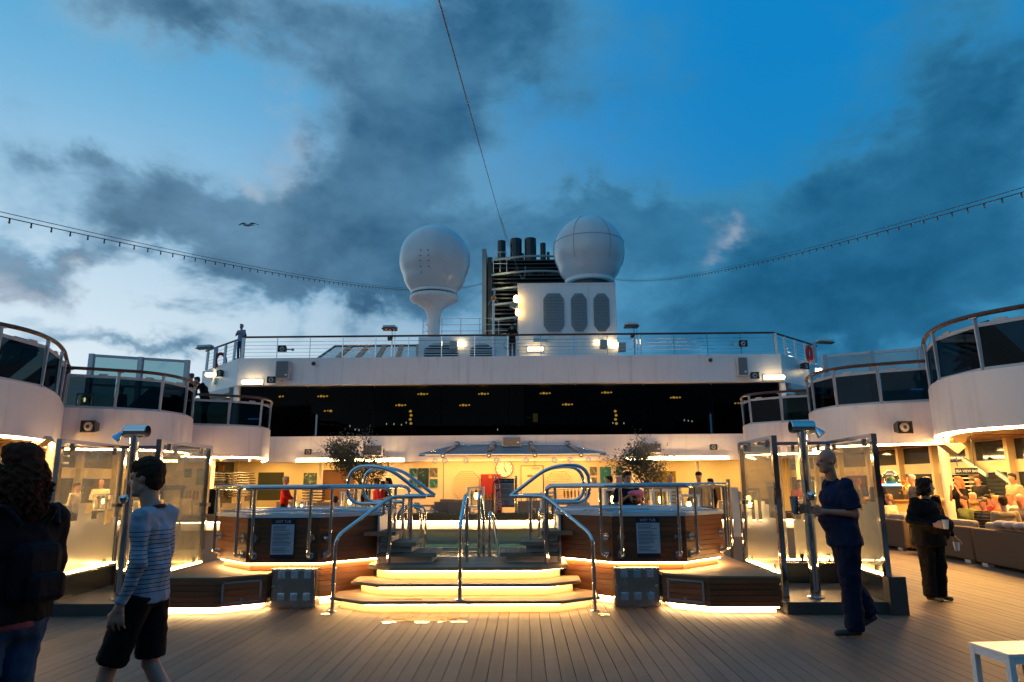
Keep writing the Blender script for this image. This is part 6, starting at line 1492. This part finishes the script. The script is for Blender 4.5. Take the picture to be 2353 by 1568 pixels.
def person(label, loc, face, H, top, bottom, hair=None, skin=None, pose=None, fat=1.0, long_sleeve=True, shorts=False, hairstyle='short', voxel=.02, near=False, shoe=None, seated=False, group=None, headdir=None, cap=None, handsL=None, handsR=None, coat=None, hem=.50, name='person', legs=True, headscale=1.0, extra=None, legfat=1.0):
    """face: heading in degrees (0 = towards +x). Local +x is forward, +y the person's left."""
    t = thing(name, label, 'person', loc, group, rz=math.radians(face))
    J = dict(DEF)
    if seated: J.update(dict(knL=(.25,.07,.53),knR=(.25,-.07,.53),anL=(.25,.07,.27),anR=(.25,-.07,.27),toL=(.33,.08,.25),toR=(.33,-.08,.25)))
    if pose: J.update(pose)
    J = {k: V(v)*H for k, v in J.items()}; h = H; sk = skin or SK
    hd = V(headdir) if headdir else V((1,0,-.05))
    B = Body()
    P = head(B, J['head'], hd, (J['head']-J['neck']+V((0,0,.25*h)) if True else (0,0,1)), .130*h*headscale, near)
    B.cap(J['neck']-V((0,0,.02*h)), J['head']-V((.01*h,0,.035*h)), .034*h*(.8+.2*fat), .033*h)
    B.cap(J['chest']+V((0,0,.03*h)), J['neck'], .045*h, .034*h)
    for s in 'LR':
        sh, el, wr = J['sh'+s], J['el'+s], J['wr'+s]
        B.cap(sh, el, .024*h*fat, .020*h*fat); B.cap(el, wr, .0215*h*(.5+.5*fat), .0145*h)
        cfg = handsL if s == 'L' else handsR
        if near:
            d = (wr-el).normalized(); o = 1 if s == 'L' else -1
            cfg = cfg or dict(nrm=(0,-o,0), side=(1,0,0), curl=.55, d=(.12,0,-1))
            hand(B, wr, cfg.get('d', d), cfg['nrm'], cfg['side'], .098*h, cfg.get('curl',.38))
        else:
            d = (wr-el).normalized(); B.cap(wr, wr+d*.045*h, .018*h, .022*h, 8, .6); B.cap(wr+d*.045*h, wr+d*.085*h, .020*h, .012*h, 8, .6); B.cap(wr+d*.01*h, wr+d*.05*h+V((.02*h,0,0)), .010*h, .008*h, 8)
        B.cap(J['chest'], sh, .032*h, .020*h)
    # bare legs inside the clothes keep the figure one continuous body
    B.cap(J['pel'], J['chest'], .045*h, .045*h)
    if legs:
        for s in 'LR':
            hp, kn, an, to = (J[q+s] for q in ('hip','kn','an','to'))
            B.cap(hp, kn, .036*h, .031*h); B.cap(kn, kn.lerp(an,.35)-V((.008*h,0,0)), .029*h, .033*h); B.cap(kn.lerp(an,.35), an+V((0,0,.01*h)), .031*h, .016*h); B.cap(an, an.lerp(to,.6), .013*h, .008*h)
    B.build('body', sk, t, voxel*.8 if near else voxel, 3 if near else 2)
    if near: eyes(P, t, .13*h/.235*headscale)
    # top
    C = Body(); w = fat; R = rotm((1,0,0), J['neck']-J['pel'])
    C.ell(J['chest']+V((.004*h,0,.01*h)), (.066*h*w,.098*h*w,.085*h), R); C.ell(J['pel'].lerp(J['chest'],.45)+V((.012*h*(w-1)*4,0,0)), (.066*h*w*w,.088*h*w,.10*h), R)
    C.ell(J['pel']+V((0,0,(hem-.50)*h)), (.070*h*w,.092*h*w,.055*h), R)
    C.cap(J['shL'], J['shR'], .036*h, .036*h); C.cap(J['chest']+V((0,0,.05*h)), J['neck']-V((0,0,.012*h)), .055*h, .040*h)
    if not seated: C.fru(J['pel'].lerp(J['chest'],.8), V((J['pel'].x,J['pel'].y,hem*h)), .088*h*w, .098*h*w, 20, .74)
    for s in 'LR':
        sh, el, wr = J['sh'+s], J['el'+s], J['wr'+s]; g_ = 1+(w-1)*.8
        C.cap(J['chest'].lerp(sh,.6), sh, .05*h, .036*h*g_)
        if long_sleeve: C.cap(sh, el, .036*h*g_, .029*h*g_); C.cap(el, el.lerp(wr,.5), .028*h*g_, .023*h); C.fru(el.lerp(wr,.2), wr.lerp(el,.04), .0255*h*g_, .0195*h)
        else: C.cap(sh, sh.lerp(el,.4), .036*h*g_, .034*h*g_); C.fru(sh.lerp(el,.2), sh.lerp(el,.85), .035*h*g_, .036*h*g_)
    to_ = C.build('top', top, t, voxel, 3)
    # bottoms
    D = Body(); D.ell(J['pel'], (.066*h*w,.090*h*w,.06*h), R)
    for s in 'LR':
        hp, kn, an = (J[q+s] for q in ('hip','kn','an'))
        g_ = (1+(w-1)*.9)*legfat
        if shorts: D.fru(hp+V((0,0,.02*h)), hp.lerp(kn,.93), .055*h*g_, .054*h*g_)
        else: D.cap(hp, kn, .053*h*g_, .040*h*g_); D.cap(kn, kn.lerp(an,.5), .038*h*g_, .034*h*g_); D.fru(kn.lerp(an,.1), an+V((0,0,-.012*h)), .036*h*g_, .034*h*g_)
    D.build('skirt' if shorts == 'skirt' else ('shorts' if shorts else 'trousers'), bottom, t, voxel, 3)
    if legs:
        for s in 'LR':
            an, to = J['an'+s], J['to'+s]; E_ = Body(); E_.cap(an-V((.018*h,0,.022*h)), to, .021*h, .018*h, 10); E_.cap(an, an-V((0,0,.018*h)), .024*h, .024*h)
            so = E_.build('shoe', shoe or mat('dark_shoe', (.02,.02,.025), .5), t, voxel*.8, 1)
    # hair
    if hair:
        E_ = Body(); k = .13*h*headscale/.235; Rh = rotm(hd, J['head']-J['neck']+V((0,0,.25*h)))
        Q = lambda x,y,z: J['head']+Rh@V((x*k,y*k,z*k))
        E_.ell(Q(-.022,0,.042), (.094*k,.083*k,.088*k), Rh)
        E_.ell(Q(-.050,0,-.005), (.062*k,.076*k,.075*k), Rh)
        if hairstyle == 'short': E_.ell(Q(.02,0,.088), (.068*k,.068*k,.040*k), Rh); E_.ell(Q(-.055,0,.055), (.060*k,.078*k,.070*k), Rh)
        if hairstyle == 'quiff': E_.ell(Q(.018,0,.078), (.078*k,.076*k,.052*k), Rh); E_.ell(Q(-.018,0,.070), (.085*k,.082*k,.072*k), Rh); E_.ell(Q(-.045,0,.045), (.080*k,.083*k,.085*k), Rh); E_.ell(Q(-.066,0,-.02), (.050*k,.068*k,.065*k), Rh)
        if hairstyle == 'bob':
            E_.ell(Q(-.045,0,-.02), (.075*k,.095*k,.11*k), Rh); E_.ell(Q(.01,0,.08), (.075*k,.080*k,.05*k), Rh)
            for j in range(26): a = j*2.4; E_.ell(Q(-.04+.075*math.cos(a), .095*math.sin(a), .10-.0085*j), (.024*k,)*3)
        if hairstyle == 'long':
            E_.ell(Q(-.07,0,-.06), (.075*k,.100*k,.12*k), Rh); E_.ell(Q(-.085,0,-.17), (.055*k,.085*k,.10*k), Rh); E_.ell(Q(.015,0,.085), (.07*k,.075*k,.045*k), Rh)
        E_.build('hair', hair, t, voxel*.7, 4)
    if cap:
        E_ = Body(); k = .13*h/.235; Rh = rotm(hd, J['head']-J['neck']+V((0,0,.25*h))); Q = lambda x,y,z: J['head']+Rh@V((x*k,y*k,z*k))
        E_.ell(Q(-.012,0,.062), (.098*k,.086*k,.066*k), Rh); E_.ell(Q(.10,0,.045), (.060*k,.058*k,.010*k), Rh); E_.build('cap', cap, t, voxel*.6, 1)
    if extra: extra(t, J, h, P)
    return t, J, P
hb = mat('brown_hair', (.040,.018,.010), .7, spec=.15, var=.3, scale=30, bump=.8, bscale=120); hk = mat('dark_hair', (.012,.009,.008), .6, spec=.2, bump=.8, bscale=120); hg = mat('grey_hair', (.30,.27,.24), .7, bump=.8, bscale=120)
hr = mat('reddish_hair', (.075,.022,.010), .75, spec=.12, var=.35, scale=30, bump=.9, bscale=140); hf = mat('fair_hair', (.30,.16,.06), .6, bump=.8, bscale=120)
def world(t, v): return t.matrix_basis @ V(v)
# ---- foreground 1: striped sweater, walking left (legs cut by the frame)
p = at(352, 1100, Y=4.25)
H1 = 1.665
swm = stripes('striped_knit', (.26,.31,.40), (.012,.014,.03), .0245, .16, .88, 1.25)
t, J, P = person('young person in blue striped sweater and black knee shorts walking left', (p.x+.03, 4.25, 0), 183, H1, swm, cloth('black_shorts', (.008,.007,.008)), hair=hb, skin=mat('cool_skin',(.42,.21,.15),.5,var=.03), near=True, voxel=.011,
    pose=dict(head=(.045,0,.925), neck=(.012,0,.825), chest=(0,0,.715), elL=(-.015,.125,.645), wrL=(.030,.125,.505), elR=(.0,-.12,.64), wrR=(.03,-.115,.51),
              knL=(.085,.045,.295), anL=(.16,.045,.055), toL=(.26,.045,.05), knR=(-.01,-.05,.29), anR=(-.12,-.05,.065), toR=(-.04,-.055,.02)),
    shorts=True, hairstyle='quiff', headdir=(1,.05,-.02), fat=.93, headscale=1.02)
E_ = Body()
nk = J['neck']; 
MB().tube([nk+V((.044*math.cos(2*PI*k/20)*H1+.003, .036*math.sin(2*PI*k/20)*H1, .008*math.cos(2*PI*k/20)*-1*H1-.006)) for k in range(20)], .011, 6, closed=True).build('collar', mat('dark_red_collar', (.14,.01,.012), .8), t, smooth=True, at0=True)
# ---- foreground 2: long-haired person with backpack, back to us, at the left edge
p = at(52, 1100, Y=3.25)
def pack(t, J, h, P):
    c = J['chest']+V((-.085*h,.0,-.055*h)); bp = mat('navy_backpack', (.004,.0045,.009), .7, bump=.5, bscale=30, spec=.15)
    MB().obox(c, (.070*h,.125*h,.155*h), (1,0,0)).build('backpack', bp, t, smooth=False, at0=True, bevel=.045)
    MB().obox(c+V((-.05*h,0,-.035*h)), (.035*h,.10*h,.075*h), (1,0,0)).build('backpack_pocket', bp, t, at0=True, bevel=.03)
    for s in (-1,1): MB().tube(smooth_path([c+V((0,s*.05*h,.12*h)), J['chest']+V((-.03*h,s*.075*h,.115*h)), J['chest']+V((.075*h,s*.075*h,.03*h)), J['chest']+V((.04*h,s*.10*h,-.09*h))],5),.014,6).build('strap', mat('navy_backpack'), t, smooth=True, at0=True)
    MB().tube(smooth_path([c+V((-.02*h,0,.12*h)),c+V((-.05*h,0,.16*h)),c+V((-.0*h,0,.13*h))],4),.008,5).build('handle', mat('navy_backpack'), t, at0=True)
    # wavy hair in thick strands
    k = .13*h/.235; S_ = Body(); random.seed(4)
    for j in range(260):
        a = random.uniform(-2.2,2.2)+PI; r0 = V((.100*math.cos(a)*k-.01, .095*math.sin(a)*k, random.uniform(-.09,.03)*k)); q = J['head']+r0; pts = [q]
        L_ = random.uniform(.07,.17); ph = random.uniform(0,6)
        for i in range(9): q = q+V((-.004+.012*math.cos(ph+i*1.5)+random.uniform(-.006,.004), .012*math.sin(ph+i*1.5)+random.uniform(-.006,.006), -L_/9)); pts.append(q)
        for a_, b_ in zip(pts, pts[1:]): S_.cap(a_, b_, .0060, .0050, 5)
    S_.build('hair_strands', hr, t, .0042, 0)
    W2 = Body(); W2.fru(J['pel']+V((0,0,.03*h)), J['pel']+V((0,0,-.012*h)), .098*h, .102*h, 20, .8); W2.build('shirt_hem', mat('pink_shirt_hem', (.22,.04,.06), .8), t, .012, 1)
person('person with long wavy reddish hair, black jacket and backpack, cut off at the left edge', (p.x, 3.25, 0), 163, 1.70, cloth('black_jacket', (.010,.009,.011)), cloth('blue_jeans', (.025,.055,.11)), hair=hr, near=True, voxel=.013, fat=1.22,
    pose=dict(head=(.02,.0,.93), wrL=(.14,.06,.60), elL=(.02,.135,.64), wrR=(.14,-.05,.60), elR=(.02,-.135,.64)), hairstyle='long', headdir=(1,.28,-.03), hem=.535, extra=pack)
# ---- foreground 3: bald man in a navy polo walking left with drinks
p = at(1950, 1466, Z=0)
Hm = 1.84; navy = cloth('navy_polo', (.012,.020,.050)); jean = cloth('dark_jeans', (.008,.014,.034))
mx = at(1928, 1200, Y=7.45).x
t, J, P = person('bald man in navy polo and dark jeans walking past the right shower carrying drinks', (mx, 7.45, .0), 176, Hm, navy, jean, hair=None, skin=SK2, near=True, voxel=.012, fat=1.27, long_sleeve=False, hem=.47, legfat=1.18,
    pose=dict(head=(.040,.012,.93), neck=(.012,0,.825), chest=(.0,0,.715), pel=(-.02,0,.53), hipL=(-.02,.05,.515), hipR=(-.025,-.05,.515), elL=(-.045,.125,.645), wrL=(.105,.10,.655), elR=(.0,-.13,.65), wrR=(.145,-.03,.665),
              shL=(-.015,.105,.795), shR=(.0,-.105,.795), knL=(-.012,.05,.285), anL=(-.012,.045,.045), toL=(.085,.055,.018), knR=(-.045,-.05,.28), anR=(-.135,-.05,.105), toR=(-.075,-.055,.035)),
    headdir=(1,.12,.02), handsL=dict(nrm=(.1,-1,0), side=(0,0,1), d=(1,-.15,0), curl=.9), handsR=dict(nrm=(.1,1,0), side=(0,0,1), d=(1,.1,0), curl=.9),
    shoe=mat('dark_trainers', (.03,.035,.045), .5, bump=.3), headscale=1.03)
MB().add([(v) for v in [J['neck']+V((.05*Hm,.035*Hm,-.02*Hm)),J['neck']+V((.062*Hm,0,-.055*Hm)),J['neck']+V((.05*Hm,-.035*Hm,-.02*Hm)),J['neck']+V((.02*Hm,0,.01*Hm))]],[(0,1,3),(1,2,3)]).build('collar', navy, t, at0=True)
wl = J['wrL']+V((.155,-.035,0)); g0 = world(t, wl)
gt = thing('wine_glass', 'stemmed wine glass held by the bald man in the navy polo', 'glass', g0)
MB().lathe([(.038,-.14),(.004,-.135),(.004,-.05),(.03,-.02),(.040,.03),(.034,.085)], g0, 16).build('bowl', clearglass, gt, smooth=True)
g1 = world(t, J['wrR']+V((.16,.04,.03)))
g2t = thing('drinking_glass', 'short glass of pale drink in the far hand of the navy polo man', 'glass', g1)
MB().lathe([(.034,-.09),(.044,.10),(.040,.10),(.031,-.085)], g1, 16).build('tumbler', clearglass, g2t, smooth=True); MB().lathe([(.030,-.085),(.038,.07),(.001,.071)], g1, 14).build('drink', mat('lilac_drink', (.38,.33,.45), .3), g2t)
# ---- foreground 4: woman in black with two cups
lx = at(2168, 1383, Z=0); Hw = 1.555; blk = cloth('black_top', (.008,.008,.009))
def bag(t, J, h, P):
    E_ = Body(); c = J['hipL']+V((.02*h,.10*h,.03*h)); E_.ell(c, (.07*h,.03*h,.075*h)); E_.build('handbag', mat('black_handbag', (.012,.012,.014), .4), t, .012, 2)
    MB().tube(smooth_path([c+V((.05*h,0,.05*h)), J['chest']+V((.075*h,.03*h,.02*h)), J['shR']+V((.03*h,.02*h,.03*h)), J['chest']+V((-.08*h,0,.03*h)), c+V((-.04*h,0,.05*h))],6),.008,6).build('strap', mat('black_handbag'), t, at0=True)
    MB().tube(smooth_path([J['neck']+V((.05*h,.03*h,0)), J['neck']+V((.075*h,.0,-.05*h)), J['neck']+V((.05*h,-.03*h,0))],6),.006,5).build('neck_cord', mat('black_handbag'), t, at0=True)
    m = MB(); 
    for s in (-1,1): m.tube([P(.088,.030*s+.020*math.cos(2*PI*j/12),.010+.017*math.sin(2*PI*j/12)) for j in range(12)], .0022, 4, closed=True)
    m.build('spectacles', darkmetal, t, at0=True)
    # curly hair clumps
    S_ = Body(); random.seed(8); k = .13*h/.235
    for j in range(70):
        v = V((random.gauss(0,1),random.gauss(0,1),random.gauss(0,1))).normalized()
        if v.x > .45 and v.z < .55: continue
        if v.z < -.55: continue
        S_.ell(P(-.02+.095*v.x, .092*v.y, .032+.092*v.z), (.021*k,)*3, n=8, m=6)
    S_.build('curls', hk, t, .010, 1)
t, J, P = person('heavy woman in black with dark curly hair and spectacles carrying two cups past the sofas', (lx.x-.03, lx.y+.1, 0), -62, Hw, blk, cloth('black_trousers', (.007,.007,.008)), hair=hk, skin=mat('pale_skin',(.45,.28,.21),.5,var=.03), near=True, voxel=.011, fat=1.62, hairstyle='bob', headdir=(.62,.78,.0), hem=.44, headscale=1.08,
    pose=dict(neck=(.01,0,.815), head=(.03,.0,.918), shL=(0,.125,.785), shR=(0,-.125,.785), elR=(.0,-.205,.65), wrR=(.145,-.135,.615), elL=(-.01,.21,.64), wrL=(.05,.265,.50), hipL=(0,.062,.51), hipR=(0,-.062,.51), knL=(.02,.06,.28), knR=(0,-.06,.28), anL=(0,.055,.045), anR=(-.01,-.055,.045)),
    handsR=dict(nrm=(0,1,0), side=(0,0,1), d=(1,.35,0), curl=.95), handsL=dict(nrm=(0,-1,0), side=(1,0,0), curl=.7), extra=bag)
def cup(p, label, tilt=0):
    c = thing('paper_cup', label, 'cup', p); MB().lathe([(.028,-.055),(.041,.055),(.043,.057),(.038,.052),(.027,-.05)], p, 18).build('cup', mat('white_cup', (.62,.63,.66), .5), c, smooth=False)
    MB().lathe([(.001,.045),(.0375,.046),(.001,.047)], p, 14).build('drink', mat('coffee', (.06,.03,.015), .2), c)
cup(world(t, J['wrR']+V((.115,.05,.01))), 'white ribbed cup held at waist height by the woman in black')
cup(world(t, J['wrL']+V((.02,.0,-.12))), 'pale cup hanging in the lowered hand of the woman in black')
# ---- upper deck people
def deck_person(px, py_head, Y, zf, H, *a, **k):
    p = at(px, py_head, Y=Y); return person(k.pop('label'), (p.x, Y, zf), k.pop('face'), H, *a, **k)
def camhold(t, J, h, P):
    m = (J['wrL']+J['wrR'])/2+V((.05*h,0,.03*h)); MB().cbox(m, (.05,.16,.085)).build('camera_held', black, t, at0=True)
wb = cloth('pale_blue_shirt', (.18,.24,.36)); jn = cloth('blue_jeans')
def rucks(t, J, h, P):
    E_ = Body(); E_.ell(J['chest']+V((-.10*h,0,-.04*h)), (.06*h,.09*h,.12*h)); E_.build('backpack', mat('navy_backpack'), t, .025, 2)
deck_person(556,745,32.95,7.46,1.80, wb, jn, label='man in pale blue shirt with backpack standing at the left corner of the top railing', face=-110, hair=hg, pose=dict(elL=(.03,.14,.66),wrL=(.10,.04,.735),elR=(.03,-.15,.67),wrR=(.10,-.03,.74)), long_sleeve=False, extra=rucks)
deck_person(1177,750,33.3,7.46,1.78, cloth('dark_jacket',(.012,.013,.014)), cloth('brown_trousers',(.07,.025,.012)), label='man in dark jacket taking a photograph over the middle of the top railing', face=-92, hair=hk, pose=dict(elL=(.05,.14,.70),wrL=(.10,.05,.86),elR=(.05,-.14,.70),wrR=(.10,-.05,.86)), hem=.46, extra=camhold)
deck_person(476,885,25.8,3.62,1.96, cloth('dark_coat',(.010,.010,.012)), cloth('black_trousers'), label='person in dark coat bending over the farthest left balcony rail', face=215, hair=hk, pose=dict(chest=(.05,0,.71),neck=(.12,0,.80),head=(.19,0,.885),shL=(.10,.10,.80),shR=(.10,-.10,.79),elL=(.21,.13,.71),wrL=(.30,.10,.66),elR=(.21,-.13,.71),wrR=(.30,-.10,.66)), hem=.42, fat=1.2)
deck_person(437,905,23.6,3.62,1.70, cloth('dark_coat'), cloth('black_trousers'), label='head and shoulders of a person behind the corner of the left middle balcony', face=160, hair=mat('purple_dark_hair',(.03,.015,.03),.6))
deck_person(276,930,23.2,3.3,1.50, cloth('dark_coat'), cloth('black_trousers'), label='dark silhouette of a person behind the left middle smoked glass', face=90, hair=hk)
deck_person(1905,905,24.2,3.3,1.35, cloth('dark_coat'), cloth('black_trousers'), label='seated silhouette behind the right middle balcony glass', face=90, hair=hk)
deck_person(1783,930,27.3,3.4,1.3, cloth('dark_coat'), cloth('black_trousers'), label='small silhouette behind the farthest right balcony glass', face=90, hair=hk)
# ---- terrace people
def mid(px, Y, H, label, face, top, bottom, **k):
    p = at(px, 1120, Y=Y); return person(label, (p.x, Y, k.pop('z',0)), face, H, top, bottom, voxel=.024, **k)
whs = cloth('white_shirt', (.62,.60,.55)); dk = cloth('dark_suit', (.012,.012,.015))
mid(655,21.5,1.76,'grey haired person in a bright red sweater behind the left hot tub', 0, cloth('red_sweater',(.42,.02,.015)), dk, hair=hg, skin=SK2, pose=dict(elL=(.05,.12,.65),wrL=(.14,.09,.60),elR=(.05,-.12,.65),wrR=(.14,-.09,.60)))
mid(772,19.0,1.62,'seated person in a white shirt with braces behind the left hot tub, seen from behind', 110, whs, dk, hair=hb, seated=True, z=-.42)
mid(866,22.5,1.68,'person in a bright pink top behind the left looped handrail', 200, cloth('hot_pink',(.62,.05,.07)), dk, hair=hk)
mid(838,23.5,1.66,'partly hidden person behind the olive tree, far left of the pink top person', 0, cloth('dark_coat'), dk, hair=hf)
mid(893,21.0,1.70,'dark haired woman in a black top holding a tray behind the left looped handrail', 190, blk, dk, hair=hk, hairstyle='long', pose=dict(elL=(.02,.13,.65),wrL=(.12,.08,.63),elR=(.02,-.13,.65),wrR=(.12,-.08,.63)), long_sleeve=False)
mid(880,24.0,1.62,'person in red partly hidden between the looped handrails, left', 180, cloth('red_sweater'), dk, hair=hk)
def towel(t, J, h, P):
    E_ = Body(); c = (J['wrL']+J['wrR'])/2+V((.05*h,0,.02*h)); E_.ell(c,(.035*h,.09*h,.03*h)); E_.ell(c+V((0,.05*h,-.01*h)),(.03*h,.04*h,.05*h)); E_.build('pink_cloth', mat('pink_cloth',(.65,.18,.30),.8), t, .015, 2)
    MB().obox(J['chest']+V((.072*h,.045*h,.0)), (.004,.06,.018),(1,0,0)).build('name_badge', white, t, at0=True)
p = at(1441,1120,Y=12.6)
person('waiter in black polishing with a pink cloth behind the right hot tub', (p.x,12.6,0), -75, 1.70, cloth('black_tunic',(.010,.010,.016)), dk, hair=hk, skin=SK3, voxel=.014, near=True, fat=1.15, long_sleeve=False, extra=towel, headscale=1.06,
    pose=dict(elR=(.03,-.15,.66),wrR=(.13,-.02,.765),elL=(.04,.15,.66),wrL=(.13,.05,.755)))
mid(1402,19.5,1.70,'man in a black pullover in profile left of the waiter', 175, cloth('black_tunic'), dk, hair=hk, skin=SK2)
mid(1425,18.0,1.68,'person mostly hidden behind the waiter', 200, cloth('dark_coat'), dk, hair=hg)
mid(1548,18.5,1.74,'bald man in a pale patterned shirt behind the right hot tub', 205, stripes('patterned_shirt',(.62,.55,.40),(.30,.24,.14),.09,.35), dk, hair=None, pose=dict(neck=(.02,0,.815),head=(.05,0,.91)))
mid(1607,17.6,1.78,'man in a black baseball cap and pale open jacket behind the right hot tub', -100, cloth('khaki_jacket',(.30,.25,.16)), dk, hair=hk, cap=cloth('black_cap',(.012,.012,.014)), hem=.46, fat=1.1)
mid(1634,19.5,1.62,'man in a dark suit with white collar right of the capped man', 190, dk, dk, hair=hk)
mid(472,15.0,1.72,'dark clothed person partly hidden behind the right post of the left shower', 90, cloth('dark_coat'), jn, hair=hk)
mid(232,20.5,1.70,'bald bartender in white shirt and dark waistcoat seen through the left shower glass', -60, whs, dk, hair=None, pose=dict(elL=(.06,.14,.66),wrL=(.15,.02,.64),elR=(.06,-.14,.66),wrR=(.15,-.02,.65)), extra=lambda t,J,h,P: Body().ell(J['chest']+V((.0,0,-.04*h)),(.073*h,.074*h,.12*h)).build('waistcoat', dk, t, .02, 2))
mid(176,18.5,1.60,'person in a pale top in profile at the left of the left shower glass', 0, whs, dk, hair=hb)
# through the right shower glass
mid(1786,19.5,1.72,'grey haired man in a dark jacket behind the narrow right shower pane', -10, cloth('olive_jacket',(.06,.055,.04)), dk, hair=hg)
mid(1836,19.0,1.58,'woman in a bright coral top seen through the right shower glass', -90, cloth('coral_top',(.62,.06,.06)), dk, hair=hk, hairstyle='long')
mid(1822+40,21,1.62,'person in dark top right of the coral top woman behind glass', 180, cloth('dark_coat'), dk, hair=hb)
mid(1972,17.5,1.60,'fair haired person standing behind the right shower glass', 150, cloth('brown_top',(.10,.06,.03)), dk, hair=hf)
mid(2098,18.2,1.68,'man in a grey shirt standing between the bar shelf and the right column', 170, cloth('grey_shirt',(.10,.09,.09)), dk, hair=hg, skin=SK2)
mid(2250,19.5,1.66,'person in a dark top standing far back near the bar sign', 200, cloth('dark_coat'), dk, hair=hb, skin=SK2)
mid(2330,17.5,1.70,'man in a tan shirt standing at the far right by the staircase', 190, cloth('khaki_jacket'), dk, hair=hk, skin=SK2)
# ---- right arcade people
mid(2015,17.8,1.66,'man in a black jacket standing at the bar beside the glass dome', 200, blk, dk, hair=hb, skin=SK2)
mid(2038,18.9,1.66,'barman in white shirt with dark braces beside the glass dome', 0, whs, dk, hair=hr, skin=SK2)
def sit(px, Y, zoff, H, label, face, top, **k):
    X = k.pop('X', None); p = at(px,1120,Y=Y); return person(label, (p.x, Y, zoff), face, H, top, dk, voxel=.022, seated=True, **k)
sit(2011,17.9,-.36,1.66,'seated man in a grey patterned jacket at the left end of the far sofa', 200, stripes('grey_check',(.07,.065,.06),(.15,.14,.12),.04,.3), hair=hg, skin=SK2, fat=1.1)
sit(2040,17.2,-.38,1.60,'seated person with fair hair in a cream hooded top on the far sofa', 120, cloth('cream_hoodie',(.60,.52,.36)), hair=hf, fat=1.12)
mid(2132,17.0,1.62,'person in a pale green top behind the bottles', 160, cloth('pale_green_top',(.25,.33,.12)), dk, hair=hf)
mid(2205,16.0,1.62,'long haired woman in a black T-shirt drinking below the bar sign', 185, blk, dk, hair=mat('copper_hair',(.35,.10,.025),.6), hairstyle='long', long_sleeve=False, skin=SK2, pose=dict(elL=(.05,.13,.67),wrL=(.09,.06,.83),elR=(.06,-.12,.67),wrR=(.10,-.04,.82)))
sit(2212,15.6,-.42,1.62,'seated person in an olive top right of the woman in black', 190, cloth('olive_top',(.13,.15,.05)), hair=hb, skin=SK2)
sit(2254,14.4,-.44,1.64,'seated man in a baseball cap and black checked shirt on the near sofa', 200, stripes('black_check',(.012,.013,.015),(.07,.07,.075),.06,.25), hair=hk, cap=cloth('cap_grey',(.10,.09,.08)), skin=SK2)
sit(2286,15.0,-.40,1.62,'seated person in an orange top behind the man in the hooded jumper', 160, cloth('orange_top',(.55,.07,.015)), hair=mat('copper_hair'), skin=SK2)
sit(2300,13.4,-.42,1.66,'seated man in a beige hooded jumper with his back turned on the near sofa', 75, cloth('beige_hoodie',(.26,.22,.13)), hair=hb, fat=1.15, extra=lambda t,J,h,P: Body().cap(J['neck']+V((-.05*h,.06*h,-.03*h)),J['neck']+V((-.05*h,-.06*h,-.03*h)),.035*h,.035*h).build('hood', cloth('beige_hoodie'), t, .018, 2))
sit(2340,13.7,-.38,1.66,'seated bald man with clasped hands at the right edge of the photo', 210, cloth('grey_shirt',(.10,.09,.09)), hair=None, skin=SK2, pose=dict(elL=(.08,.12,.66),wrL=(.16,.02,.68),elR=(.08,-.12,.66),wrR=(.16,-.02,.68)), fat=1.1)

sit(2233,17.4,-.40,1.64,'seated grey haired person farther back under the bar sign', 200, cloth('teal_top',(.04,.12,.13)), hair=hg, skin=SK2)
sit(2268,16.9,-.42,1.62,'seated person in a burgundy top behind the capped man', 180, cloth('burgundy_top',(.16,.02,.03)), hair=hk, skin=SK2)
sit(2318,16.2,-.40,1.64,'seated person in a pale shirt behind the man in the hooded jumper', 190, whs, hair=hf, skin=SK2)
sit(2148,15.9,-.40,1.62,'seated person in dark blue mostly hidden behind the woman in black', 170, navy, hair=hb, skin=SK2)
